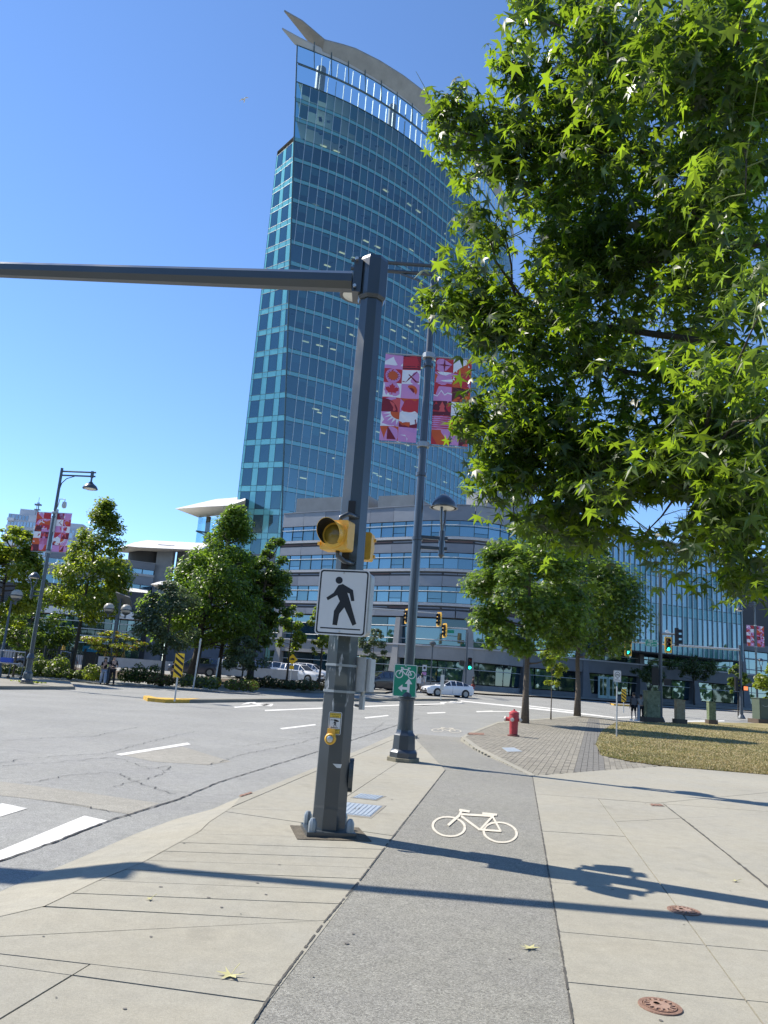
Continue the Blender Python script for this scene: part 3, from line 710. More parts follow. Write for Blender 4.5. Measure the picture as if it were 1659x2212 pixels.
# floors inside: slabs seen from below, core, blinds, furniture, lit ceiling lamps
sl, co, bl, of, li = MB(), MB(), MB(), MB(), MB()
inn = [c + normal_at(i) * -9.0 for i, c in enumerate(cols)]
for k in range(len(FZ)):
    z = FZ[k] + .2; x0 = prow(z); st = pcx(x0)
    ring = [Vector((st.x + .25, st.y + .2, 0))] + [c + normal_at(i) * -.25 for i, c in enumerate(cols) if c.x > x0 + .5]
    back = [p for i, p in enumerate(inn) if cols[i].x > x0 + .5]
    nn = len(ring) - 1
    for i in range(nn):
        a, c = ring[i], ring[i + 1]; e, f_ = back[min(i, len(back) - 1)], back[max(0, i - 1)]
        sl.poly([(a.x, a.y, z), (f_.x, f_.y, z), (e.x, e.y, z), (c.x, c.y, z)])
    if k == len(FZ) - 1: break
    for i in range(len(inn) - 1):
        if i % 7 in (2, 3): continue
        a, c = inn[i], inn[i + 1]; co.poly([(a.x, a.y, z), (c.x, c.y, z), (c.x, c.y, z + 3.6), (a.x, a.y, z + 3.6)])
    r_ = fcols(FZ[k] + .74, FZ[k + 1])
    for i, ((a, a2), (c, c2)) in enumerate(zip(r_, r_[1:])):
        if i < 1: continue
        n_ = normal_at(max(0, i - 3)) * -.18; t = random.random()
        if t < .62:
            dr = random.choice((.5, .9, 1.3, 1.3, 1.9, 2.7)); z1 = FZ[k + 1]
            bl.poly([(a.x + n_.x, a.y + n_.y, z1 - dr), (c.x + n_.x, c.y + n_.y, z1 - dr), (c.x + n_.x, c.y + n_.y, z1), (a.x + n_.x, a.y + n_.y, z1)])
        if random.random() < .4:
            q = a + normal_at(max(0, i - 3)) * -random.uniform(.8, 2.5); h_ = random.uniform(.7, 1.7)
            of.box((q.x, q.y, FZ[k] + .2 + h_ / 2), (random.uniform(.5, 1.3), .6, h_), random.uniform(0, 3))
    for _ in range(5):
        if random.random() < .62:
            i = random.randrange(1, len(cols) - 20); q = cols[i] + normal_at(i) * -random.uniform(2, 5); d = cols[i + 1] - cols[i]
            for j in range(random.choice((1, 2, 2, 3))):
                qq = q + d * (1.7 * j); li.box((qq.x, qq.y, FZ[k + 1] + .12), (1.2, .3, .06), math.atan2(d.y, d.x))
sl.build('floor_slab', SLABM, tower); co.build('core', CORE, tower); bl.build('blind', BLIND, tower, kind='stuff')
of.build('furniture', OFFICE, tower, kind='stuff'); li.build('ceiling_lamp', LAMPM, tower, kind='stuff')
# left flank: dark panes between teal ones
LW = Vector((-23.5, 119.9, 0)); seen, tealp, fr = [], MB(), MB()
fz2 = [1.0 + 3.82 * k for k in range(24)]
fz2 = [z - (fz2[7] - FZ[2]) for z in fz2]; fz2 = [z for z in fz2 if z < 90]
def flank(u, z):
    Rg = pcx(prow(max(z, 4))); Rg = Vector((Rg.x, Rg.y + .1, 0)); L_ = (Rg - LW).length; p = LW.lerp(Rg, min(1, u / L_)); return (p.x, p.y, z)
dark = []
for k, z in enumerate(fz2):
    zs = [(z, z + .95, 's'), (z + .95, z + 3.82, 'v')]
    for z0, z1, kd in zs:
        us = [0, .45, 2.15, 3.2, 4.9, 5.95, 7.65, 8.7, 10.4]
        for j in range(len(us) - 1):
            if us[j] > (pcx(prow(z0)) - LW).length - .02: break
            q = [flank(us[j], z0), flank(us[j + 1], z0), flank(us[j + 1], z1), flank(us[j], z1)]
            if kd == 'v' and j % 2 == 1 and k not in (0,): dark.append(q)
            else: tealp.poly(q)
            fr.tube([q[0], q[3]], .035, 4); fr.tube([q[0], q[1]], .04, 4); fr.tube([q[3], q[2]], .03, 4)
for q in dark: b = MB(); b.poly(q); b.build('flank_pane', GF, tower)
tealp.build('flank_spandrel', GS2, tower); fr.build('flank_frame', MULD, tower, kind='stuff')
# back of the building (kept inside the plan) so that daylight does not leak through
b = MB(); bp = [Vector((-22.6, 121.5, 0)), Vector((-14, 125.5, 0)), Vector((-6, 131, 0)), Vector((2, 138.5, 0)), Vector((10, 149, 0)), Vector((18, 163, 0)), Vector((24, 182, 0))]
for a, c in zip(bp, bp[1:]): b.poly([(a.x, a.y, 0), (c.x, c.y, 0), (c.x, c.y, 91), (a.x, a.y, 91)])
b.poly([(-23.5, 119.9, 0), (-22.6, 121.5, 0), (-22.6, 121.5, 91), (-23.5, 119.9, 91)])
b.build('core_back', CORE, tower)
b = MB(); b.poly([(LW.x, LW.y, 91)] + [flank(20, 91)] + [(-14, 125.5, 91), (-22.6, 121.5, 91)]); b.build('roof', CONCW, tower)
# roof blades
def blade(name, low, high, thick, mt):
    b = MB(); n = len(low)
    for i in range(n):
        a, c = Vector(low[i]), Vector(high[i]); up = Vector((0, .25, .97)) * thick
        b.v += [tuple(a), tuple(c), tuple(c + up), tuple(a + up)]
    for i in range(n - 1):
        for j in range(4):
            b.f.append([i * 4 + j, i * 4 + (j + 1) % 4, (i + 1) * 4 + (j + 1) % 4, (i + 1) * 4 + j]); b.m.append(0)
    return b.build(name, mt, tower, smooth=30)
prj = lambda x, y, p: None
topx = [(-20.2), (-17), (-14), (-11.9), (-7.6), (-3.3), (.5), (4.2), (9), (13.5), (18), (22.4), (26.8), (28.2)]
low = [pcx(x) for x in topx]; low = [Vector((p.x, p.y, ZT + .15)) for p in low]
hi = []
for i, p in enumerate(low):
    t = i / (len(low) - 1); j = min(i, len(low) - 2); d = (low[j + 1] - low[j]).normalized(); n_ = Vector((d.y, -d.x, 0))
    wv = (0.7 + 1.9 * math.sin(math.pi * min(1, t * 1.05 + .03)) ** .6); hi.append(p + n_ * wv * .55 + Vector((0, 0, wv * 1.25)))
tip = D(613.5, 25, 113.5); tip2 = D(609, 63, 113)
low[0] = D(663, 87, 116.2)
l2, h2 = [tip] + low, [tip + Vector((.05, 0, .12))] + [D(653, 46, 114)] + hi[1:]
blade('roof_blade', l2, h2, .35, WING)
lo3 = [tip2, D(637, 97, 114.9)] + [p - Vector((0, 0, .25)) for p in low[1:]]
hi3 = [tip2 + Vector((.05, 0, .1)), D(650, 84, 114.6)] + [p + Vector((0, -.3, .75)) for p in low[1:]]
blade('roof_fascia', lo3, hi3, .3, WINGE)
b = MB()
for x in range(-18, 26, 3):
    p = pcx(x); b.cyl((p.x, p.y + .3, ZT - 3.5), (p.x - .4, p.y - .6, ZT + 1.6), .09, n=6)
b.build('roof_strut', MULD, tower)
b = MB(); b.lathe([(.9, 0), (.9, 6.5), (0, 6.6)], 12, c=(-17.2, 119.5, FZ[-1] + .3)); b.lathe([(.8, 0), (.8, 6.5), (0, 6.6)], 12, c=(-4, 127.5, FZ[-1] + .3)); b.build('roof_column', GREYP[0], tower, smooth=30, kind='stuff')

# ---- podium with banded windows
pod = thing('office_podium', 'grey panelled five storey office block with ribbon windows and rounded corner', 'building', (0, 0, 0))
PP = catmull([(-13.4, 101.3, 0), (-9, 98.5, 0), (-5.1, 96.1, 0), (-2.3, 94.3, 0), (3.5, 90.6, 0), (6.6, 89.0, 0), (9.4, 88.2, 0), (12.2, 88.3, 0), (14.6, 89.6, 0), (16.6, 91.8, 0), (20, 93.6, 0), (26, 96.0, 0), (34, 99.2, 0), (46, 104, 0), (58, 108.8, 0)], 10)
pc = resample(PP, 1.72); NP = len(pc) - 1
def seg(i): return pc[i], pc[i + 1], (pc[i + 1] - pc[i])
def strip(name, z0, z1, off, mt, depth=.3, i0=0, i1=None):
    b = MB(); i1 = NP if i1 is None else i1
    nn = []
    for i in range(i0, i1 + 1):
        a, c = pc[max(0, i - 1)], pc[min(NP, i + 1)]; d = (c - a).normalized(); nn.append(pc[i] + Vector((d.y, -d.x, 0)) * off)
    inn_ = []
    for i in range(i0, i1 + 1):
        a, c = pc[max(0, i - 1)], pc[min(NP, i + 1)]; d = (c - a).normalized(); inn_.append(pc[i] + Vector((d.y, -d.x, 0)) * (off - depth))
    n = len(nn)
    for z in (z0, z1):
        for q in (nn, inn_): b.v += [(p.x, p.y, z) for p in q]
    for i in range(n - 1):
        b.f += [[i, i + 1, 2 * n + i + 1, 2 * n + i], [n + i + 1, n + i, 3 * n + i, 3 * n + i + 1], [2 * n + i, 2 * n + i + 1, 3 * n + i + 1, 3 * n + i], [i + 1, i, n + i, n + i + 1]]; b.m += [0] * 4
    return b.build(name, mt, pod)
strip('backing_wall', 0, 21.5, -.45, DKWALL, .3)
UPTO = min(i for i in range(NP) if pc[i].x > 27)
def prow_(z0, z1, off, mats_, name, every=1, skip=None, gap=.035, thick=.16, i1=None, lim=None):
    i = 0
    while i < (i1 or NP):
        j = min(i + every, NP); a, c = pc[i], pc[j]; d = c - a; n_ = Vector((d.y, -d.x, 0)).normalized()
        mid = (a + c) / 2
        if every > 1: mid += n_ * (((pc[(i + j) // 2] - mid).dot(n_)) * .6)
        if skip is None or not skip(i):
            q = mid + n_ * (off - thick / 2)
            piece(name, random.choice(mats_), (q.x, q.y, (z0 + z1) / 2), (d.length - gap, thick, z1 - z0 - gap), math.atan2(d.y, d.x), pod)
        i = j
for base in (10.45, 14.45, 18.3):
    prow_(base + .45, base + 1.35, -.12, GP, 'window', skip=lambda i: i % 3 != 1, i1=UPTO); prow_(base, base + 1.35, -.12, GP, 'window', skip=lambda i: i % 3 == 1, i1=UPTO); prow_(base + 1.37, base + 1.85, -.12, GP, 'window', i1=UPTO)
    prow_(base, base + .43, -.12, GP, 'window', skip=lambda i: i % 3 != 1, i1=UPTO)
    b = MB()
    for i in range(UPTO):
        a, c, d = seg(i); n_ = Vector((d.y, -d.x, 0)).normalized()
        b.box((a.x + n_.x * -.1, a.y + n_.y * -.1, base + .93), (.06, .14, 1.85), math.atan2(d.y, d.x))
    b.build('window_mullion', MULD, pod, kind='stuff')
    b = MB(); b.tube([(p.x + .1, p.y - .33, base + 1.28) for p in pc[:UPTO]], .05, 6); b.build('rail', FIN, pod)
    strip('ledge', base - .36, base - .04, .08, LEDGE, .5, 0, UPTO)
    if base < 18.3 or True:
        zz = base - .85
        strip('recessed_band', zz - .02, base - .37, -.16, DKWALL, .2, 0, UPTO)
        prow_(zz, base - .4, -.1, [REDP, GREYP[0], GREYP[2], REDP], 'panel', every=2, i1=UPTO, gap=.3)
for z0, z1, g in ((12.33, 13.57, 2), (16.33, 17.42, 2), (20.18, 22.0, 2), (8.75, 9.55, 3)):
    prow_(z0, z1, .02, GREYP, 'panel', every=g, i1=UPTO)
strip('coping', 22.0, 22.12, .1, GREYP[0], .6, 0, UPTO)
# lower floors: concrete bands, big dark windows, leaning piers
ARC_SHADE = mat('arcade_concrete_shaded', (0.15, 0.155, 0.16), 0.85, var=0.14, vscale=0.5)  # wall concrete again, darkened so the arcade's shade sits in its colour
strip('concrete_band', 3.95, 5.4, .45, CONCW, .7, 0, UPTO - 6); strip('concrete_band', 3.95, 5.4, .45, ARC_SHADE, .7, UPTO - 6, NP); strip('concrete_band', 8.72, 9.62, -.02, ARC_SHADE, .5, UPTO - 1, NP)
strip('sill', 5.4, 5.55, .6, LEDGE, .5); strip('base_wall', .2, 1.45, .3, CONCW, .6, 0, UPTO - 6); strip('base_wall', .2, 1.45, .3, ARC_SHADE, .6, UPTO - 6, NP)
prow_(5.6, 7.6, -.35, [GP[0], GD, GP[2]], 'window', every=2, gap=.1); prow_(7.7, 8.65, -.35, [GP[0], GD], 'window', every=2, gap=.1)
for z in (6.2, 7.65): b = MB(); b.tube([(p.x + .08, p.y - .1, z) for p in pc], .045, 5); b.build('rail', FIN, pod)
prow_(1.5, 3.9, -.05, [GP[0], GD, GD], 'window', every=2, gap=.12)
b = MB(); b.tube([(p.x + .08, p.y - .12, 3.1) for p in pc], .04, 5); b.build('rail', FIN, pod)
for i in range(1, NP, 5):
    a, c, d = seg(i); n_ = Vector((d.y, -d.x, 0)).normalized(); ang = math.atan2(d.y, d.x)
    b = MB(); lo_, hi_ = 1.15, .7; pts = []
    for z, off, wd in ((.2, 1.0, 1.5), (4.2, .62, .8), (8.6, .3, .6)):
        for sx, so in ((-1, 0), (1, 0), (1, -1.1), (-1, -1.1)): pts.append(Vector((a.x, a.y, z)) + d.normalized() * sx * wd / 2 + n_ * (off + so))
    b.add(pts, [[j * 4 + k, j * 4 + (k + 1) % 4, (j + 1) * 4 + (k + 1) % 4, (j + 1) * 4 + k] for j in (0, 1) for k in range(4)] + [[8, 9, 10, 11]])
    b.build('pier', CONCW if i < UPTO - 6 else ARC_SHADE, pod)
# glazed door pair in the lower wall
i = min(k for k in range(NP) if pc[k].x > 27.5); a, c, d = seg(i); n_ = Vector((d.y, -d.x, 0)).normalized(); ang = math.atan2(d.y, d.x)
DOORC = mat('door_green', (0.35, 0.50, 0.48), 0.5)
for s_ in (-.5, .5):
    q = a + d.normalized() * s_ * 1.5 + n_ * .36; dr = piece('door', DOORC, (q.x, q.y, 1.0 + 1.3), (1.4, .12, 2.6), ang, pod)
    for zz, hh in ((.15, .5), (-.22, .3)):
        w_ = piece('door_pane', GD, (0, 0, 0), (1, 1, 1), 0, dr); w_.location = (-.2, -.55, zz); w_.scale = (.3, .2, hh)
        w_ = piece('door_pane', GD, (0, 0, 0), (1, 1, 1), 0, dr); w_.location = (.2, -.55, zz); w_.scale = (.3, .2, hh)
# roof plant
b = MB(); b.box((-5.5, 103, 23.2), (11, 7, 2.6), -.45); b.build('plant_room', CONCW, pod); b = MB(); b.box((2.5, 97.5, 23.1), (5, 5, 2.4), -.45); b.build('plant_room', CONCW, pod)
b = MB(); b.lathe([(4.3, 21.5), (4.3, 25.2), (0, 25.3)], 28, c=(14.8, 96.5, 0)); b.build('plant_drum', GREYP[0], pod, smooth=30)
b = MB(); b.poly([(p.x, p.y, 21.4) for p in pc[:UPTO]] + [(40, 125, 21.4), (-10, 125, 21.4)]); b.build('roof', CONCW, pod)
b = MB(); b.poly([(pc[0].x, pc[0].y, 0), (pc[0].x, pc[0].y, 22), (-10, 118, 22), (-10, 118, 0)]); b.build('side_wall', GREYP[1], pod)

# ---- glazed upper hall jutting over the side street
hall = thing('glass_hall', 'long blue glazed hall with thin mullions jutting out over dark arcade', 'building', (0, 0, 0))
HA, HB = Vector((27.6, 92.2, 0)), Vector((47.6, 100.4, 0)); hd = (HB - HA); hl = hd.length; hd.normalize(); hn = Vector((hd.y, -hd.x, 0)); hang = math.atan2(hd.y, hd.x)
NB = 26; bw = hl / NB
HGL = [glass_mat('hall_glass', (1, 1, 1), (0.6, 0.88, 1.0), .05, .03, opaque=(.02, .07, .09), wob=.03), GP[0], GP[2]]
GH = glass_mat('hall_spandrel', (1, 1, 1), (0.6, 0.88, 1), .06, .06, opaque=(.045, .15, .17))
for z0, z1, mt in ((6.9, 8.25, [GH]), (8.3, 11.6, HGL), (11.65, 12.9, [GH]), (12.95, 16.3, HGL), (16.35, 17.4, [GH]), (17.45, 20.6, HGL)):
    if z0 > 17.41:
        b = MB(); a = HA; c = HB; b.poly([(a.x, a.y, z0), (c.x, c.y, z0), (c.x, c.y, z1), (a.x, a.y, z1)]); b.build('upper_glazing', GP[1], hall); continue
    for i in range(NB):
        q = HA + hd * bw * (i + .5); piece('pane', random.choice(mt), (q.x, q.y, (z0 + z1) / 2), (bw - .04, .06, z1 - z0 - .04), hang, hall)
b = MB()
for i in range(NB + 1):
    q = HA + hd * bw * i + hn * .08; b.box((q.x, q.y, 13.75), (.07, .2, 13.7), hang)
b.build('mullion', MUL, hall)
b = MB()
for z in (8.27, 11.62, 12.92, 16.32, 17.42): b.box(((HA.x + HB.x) / 2, (HA.y + HB.y) / 2, z), (hl, .12, .07), hang)
b.build('transom', MULD, hall)
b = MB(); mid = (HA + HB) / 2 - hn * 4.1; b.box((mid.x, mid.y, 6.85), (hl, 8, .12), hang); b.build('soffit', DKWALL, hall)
b = MB(); b.box((mid.x, mid.y, 20.8), (hl + .4, 8.6, .35), hang); b.build('roof', GREYP[0], hall)
for s_, nm in ((0, 'end_wall'), (1, 'end_wall')):
    q = HA.lerp(HB, s_) - hn * 4 + hd * (-.05 if s_ == 0 else .05); piece(nm, GP[0], (q.x, q.y, 13.8), (.1, 7.9, 13.7), hang, hall)

# ---- civic building on the far left: white canopies over grey walls
def solid(name, pts_top, pts_bot, mts, parent):
    """a faceted roof slab from an upper and a lower ring of points"""
    n = len(pts_top); b = MB(); b.add(list(pts_top) + list(pts_bot), [list(range(n))] + [[i, (i + 1) % n, n + (i + 1) % n, n + i] for i in range(n)], 0)
    b.add(list(pts_bot), [list(range(n))[::-1]], 1); o = b.build(name, mts, parent)
    bm = bmesh.new(); bm.from_mesh(o.data); bmesh.ops.remove_doubles(bm, verts=bm.verts[:], dist=.001); bmesh.ops.recalc_face_normals(bm, faces=bm.faces[:]); bm.to_mesh(o.data); bm.free(); return o
def canopy(name, front, back, ridge, parent, mats_):
    """front/back edge polylines (same count) and the ridge above; underside closes the two"""
    b = MB(); n = len(front); b.v += [tuple(p) for p in front] + [tuple(p) for p in ridge] + [tuple(p) for p in back]
    for i in range(n - 1):
        b.f += [[i, i + 1, n + i + 1, n + i], [n + i, n + i + 1, 2 * n + i + 1, 2 * n + i], [2 * n + i, 2 * n + i + 1, i + 1, i]]; b.m += [0, 0, 1]
    b.f += [[0, n, 2 * n], [n - 1, 2 * n - 1, 3 * n - 1]]; b.m += [0, 0]
    return b.build(name, mats_, parent)
pav = thing('canopy_pavilion', 'tall glazed pavilion with brown columns under the highest white canopy, beside tower', 'building', (0, 0, 0))
fr_ = [D(378.6, 1099, 108), D(440, 1094.5, 110), D(496, 1091.8, 112), D(530, 1080, 114)]
rd_ = [D(378.8, 1098.5, 108.3), D(467.4, 1077.9, 119), D(500, 1075.5, 122), D(530, 1073, 124)]
bk_ = [D(379, 1099.3, 108.6), D(429, 1118, 121), D(480, 1113, 124), D(530, 1106, 126)]
canopy('canopy', fr_, bk_, rd_, pav, [WHITER, SOFF])
A_, B_ = D(429, 1118, 119), D(535, 1106, 122)
b = MB()
for k in range(6):
    z0, z1 = .8 + k * 4.2, .8 + (k + 1) * 4.2
    if z0 > A_.z: break
    z1 = min(z1, A_.z + .3); b.poly([(A_.x, A_.y, z0), (B_.x, B_.y, z0), (B_.x, B_.y, z1), (A_.x, A_.y, z1)]); b.poly([(A_.x, A_.y, z0), (A_.x + 3, A_.y + 14, z0), (A_.x + 3, A_.y + 14, z1), (A_.x, A_.y, z1)])
b.build('glazing', GC, pav)
b = MB()
for k in range(7):
    z = A_.z - 2.2 - k * 3.2; b.box(((A_.x + B_.x) / 2, (A_.y + B_.y) / 2 - .1, z), ((B_ - A_).length, .25, .22), math.atan2(B_.y - A_.y, B_.x - A_.x)); b.box((A_.x + 1.5, A_.y + 7, z), (.2, 14, .2), -.21)
b.build('glazing_bar', MULD, pav)
for t, yy in ((.16, 1.5), (.42, 1.8), (.6, 2), (.5, 6), (.85, 2.5)):
    p = A_.lerp(B_, t); b = MB(); b.cyl((p.x, p.y + yy, .8), (p.x, p.y + yy, A_.z + .6), .42, .38, 12); b.build('column', WOODC, pav, smooth=30)
b = MB(); b.box((A_.x + 6, 140, 9), (13, .5, 18)); b.build('back_wall', CONCW, pav)
civ = thing('civic_building', 'grey curved civic building with ribbon windows under the lower pointed white canopy', 'building', (0, 0, 0))
fr_ = [D(239, 1189.7, 104), D(276, 1179.6, 103), D(300, 1182, 103), D(423, 1187.6, 104), D(470, 1190, 105)]
rd_ = [D(239.3, 1189.2, 104.3), D(290, 1172, 110), D(318, 1166.8, 113), D(426, 1172.4, 115), D(470, 1174, 116)]
bk_ = [D(239.6, 1190, 104.6), D(268, 1194, 109), D(297, 1195.6, 112), D(418, 1191.6, 114), D(470, 1193, 115)]
canopy('canopy', fr_, bk_, rd_, civ, [WHITER, SOFF])
zr = D(298, 1190, 108).z
b = MB(); c0 = D(316, 1215, 110.5); b.lathe([(2.6, 4), (2.6, zr + 1)], 24, c=(c0.x, c0.y, 0)); b.build('drum', DKWALL, civ, smooth=30)
def wallz(px0, y0, px1, y1, Y0, Y1, zb, mt, nm, mb_=None):
    a, c = D(px0, y0, Y0), D(px1, y1, Y1); b = mb_ or MB()
    b.poly([(a.x, a.y, zb), (c.x, c.y, zb), (c.x, c.y, c.z), (a.x, a.y, a.z)])
    return b.build(nm, mt, civ) if mb_ is None else None
W0, W1 = D(335, 1217, 107), D(375, 1192, 108); W2 = D(205, 1200, 102); zt = W0.z
b = MB(); b.box(((W0.x + W1.x) / 2, 108.2, zr / 2 + .5), (abs(W1.x - W0.x) + .2, 1.2, zr + 1.2)); b.build('wall', GREYP[1], civ)
b = MB(); b.box((W1.x + 7, 110.5, zr / 2 + .5), (14, 1, zr + 1.2)); b.build('wall', GREYP[0], civ)
wd = (Vector((W0.x, 107, 0)) - Vector((W2.x - 6, 100.5, 0))); wl = wd.length; wang = math.atan2(wd.y, wd.x); wm = Vector((W2.x - 6, 100.5, 0)) + wd / 2; wn = Vector((wd.y, -wd.x, 0)).normalized()
zz = [zt, D(300, 1239, 105.5).z, D(300, 1228, 105.5).z]
def wb(nm, z0, z1, off, mt, th=.4):
    q = wm + wn * off; return piece(nm, mt, (q.x, q.y, (z0 + z1) / 2), (wl, th, z1 - z0), wang, civ)
zw = [D(300, y, 105.5).z for y in (1207, 1228, 1243, 1262, 1279, 1290)]
wb('wall', zw[0] - .4, zt, 0.1, GREYP[1]); wb('wall', zw[1], zw[0] - .42, .1, GREYP[2])
wb('wall', zw[3], zw[2], .1, GREYP[1]); wb('ledge', zw[2] - .02, zw[2] + .3, .25, LEDGE); wb('wall', 0, zw[4], .1, DKWALL)
nb = 9
for z0, z1 in ((zw[2] + .32, zw[1]), (zw[4], zw[3])):
    for k in range(nb):
        q = wm + wd.normalized() * (wl * ((k + .5) / nb - .5)) - wn * .05; piece('window', random.choice(GP), (q.x, q.y, (z0 + z1) / 2), (wl / nb - .12, .2, z1 - z0 - .06), wang, civ)
for pts in (((211, 1277), (262, 1283), (320, 1284), (318, 1274), (262, 1268), (211, 1268)), ((325, 1262), (348, 1263), (395, 1266), (395, 1256), (365, 1253), (345, 1256))):
    f0 = [D(x, y, 98) for x, y in pts[:3]]; r0 = [D(x, y, 102) for x, y in pts[:2:-1]]; b0_ = [p + Vector((0, 5, -.2)) for p in f0]
    canopy('canopy', f0, b0_, r0, civ, [WHITER, SOFF])
lib = thing('library_hall', 'low wide glazed hall with flat white roof edge behind the black fence', 'building', (0, 0, 0))
LA, LB = D(-60, 1295, 84), D(312, 1330, 86); lz = (LA.z + LB.z) / 2
ld_ = Vector((LB.x - LA.x, LB.y - LA.y, 0)); ll = ld_.length; lang = math.atan2(ld_.y, ld_.x); lm = Vector(((LA.x + LB.x) / 2, (LA.y + LB.y) / 2, 0)); ldn = ld_.normalized()
b = MB(); b.box((lm.x, lm.y + 5, lz - .3), (ll, 12, .75), lang); b.build('roof', WHITER, lib)
b = MB(); b.box((lm.x, lm.y + 4, lz + 1.2), (ll * .96, 8, 2.4), lang); b.build('attic', DKWALL, lib)
for k in range(22):
    for z0, z1 in ((.9, 2.9), (3.0, 4.4), (4.5, lz - .8)):
        q = lm + ldn * (ll * ((k + .5) / 22 - .5)); piece('pane', random.choice([GP[0], GD, GD]), (q.x, q.y, (z0 + z1) / 2), (ll / 22 - .08, .1, z1 - z0 - .05), lang, lib)
b = MB()
for z in (2.95, 3.7, 4.45, 5.2, 5.9): b.box((lm.x, lm.y - .25, z), (ll, .1, .09), lang)
b.build('rail', FIN, lib)
b = MB(); b.box((lm.x, lm.y + 6, .9), (ll, 12, .3), lang); b.build('plinth', CONCW, lib)
b = MB(); b.box((lm.x, lm.y + 2.5, lz / 2), (ll * .98, .3, lz - 1), lang); b.build('inner_wall', DKWALL, lib)
b = MB(); b.box((lm.x + 6, lm.y - 12, 1.15), (46, .6, .9), lang); tag(b.build('terrace_wall', LEDGE), 'pale low terrace wall seen between the hedge and the library hall', 'wall')

# ---- apartment towers on the skyline
APW = mat('apartment_wall', (0.40, 0.44, 0.50), 0.7, var=0.08); APG = [glass_mat('apartment_glass_%d' % k, (1, 1, 1), (0.8, 0.9, 1), .22, .05, opaque=o) for k, o in enumerate(((0.10, 0.14, 0.19), (0.17, 0.23, 0.30), (0.26, 0.33, 0.41)))]
APL = mat('balcony_slab', (0.62, 0.64, 0.66), 0.7)
def block(label, px0, px1, ytop, Y, depth, rz, fh=2.9, bays=7, crown=True):
    a, c = D(px0, ytop, Y), D(px1, ytop + (px1 - px0) * .073, Y); wdt = (c - a).length; H = (a.z + c.z) / 2
    t = thing('apartment_tower', label, 'apartment tower', ((a.x + c.x) / 2, Y + depth / 2, 0), rz)
    b = MB(); b.box((0, 0, H / 2), (wdt, depth, H)); b.build('wall', APW, t)
    if crown: b = MB(); b.box((wdt * .1, 0, H + 1.4), (wdt * .62, depth * .7, 2.8)); b.build('roof', APW, t)
    n = int(H / fh); gl = MB(); sb = MB(); bw_ = wdt / bays
    for k in range(max(0, n - 24), n):
        z = H - (n - k) * fh
        for j in range(bays):
            x = -wdt / 2 + bw_ * (j + .5)
            gl.box((x, -depth / 2 - .02, z + fh * .55), (bw_ * .72, .2, fh * .62), mi=random.choice((0, 1, 1, 2)))
            if (j * 3) % 7 in (0, 3): sb.box((x, -depth / 2 - .6, z + .1), (bw_ * .9, 1.4, .3)); sb.box((x, -depth / 2 - 1.25, z + .65), (bw_ * .9, .08, .9))
        for j in range(4):
            y = -depth / 2 + depth / 4 * (j + .5); gl.box((-wdt / 2 - .02, y, z + fh * .55), (.2, depth / 4 * .7, fh * .62), mi=random.choice((0, 1, 2))); gl.box((wdt / 2 + .02, y, z + fh * .55), (.2, depth / 4 * .7, fh * .62), mi=random.choice((0, 1, 2)))
    gl.build('window', APG, t, kind='stuff'); sb.build('balcony', APL, t, kind='stuff'); return t
block('blue-grey apartment tower, tallest and furthest left behind the banner lamp', 14, 70, 1109, 300, 20, .12, bays=8)
block('pale glassy apartment tower with balconies directly behind the left banner', 38, 104, 1124, 260, 20, -.15, bays=9)
block('grey apartment tower behind the tall maple, right of the banners', 112, 172, 1140, 290, 20, .1, bays=8)
block('slim white apartment slab low between the lamp pole and the maple', 104, 118, 1200, 230, 14, 0, bays=2, crown=False)
ant = thing('roof_antenna', 'thin lattice antenna mast on the leftmost apartment roof', 'antenna', D(78, 1117, 300)); b = MB()
for dx, dy in ((-.5, 0), (.5, 0), (0, .6)): b.cyl((dx, dy, -2), (dx * .7, dy * .7, 6), .12, n=5)
b.box((0, 0, 5), (2.4, 1.2, .6)); b.box((0, 0, 3), (2.2, 1, .4)); b.cyl((0, 0, 5), (0, 0, 8), .08, n=5); b.build('mast', GREYP[2], ant)
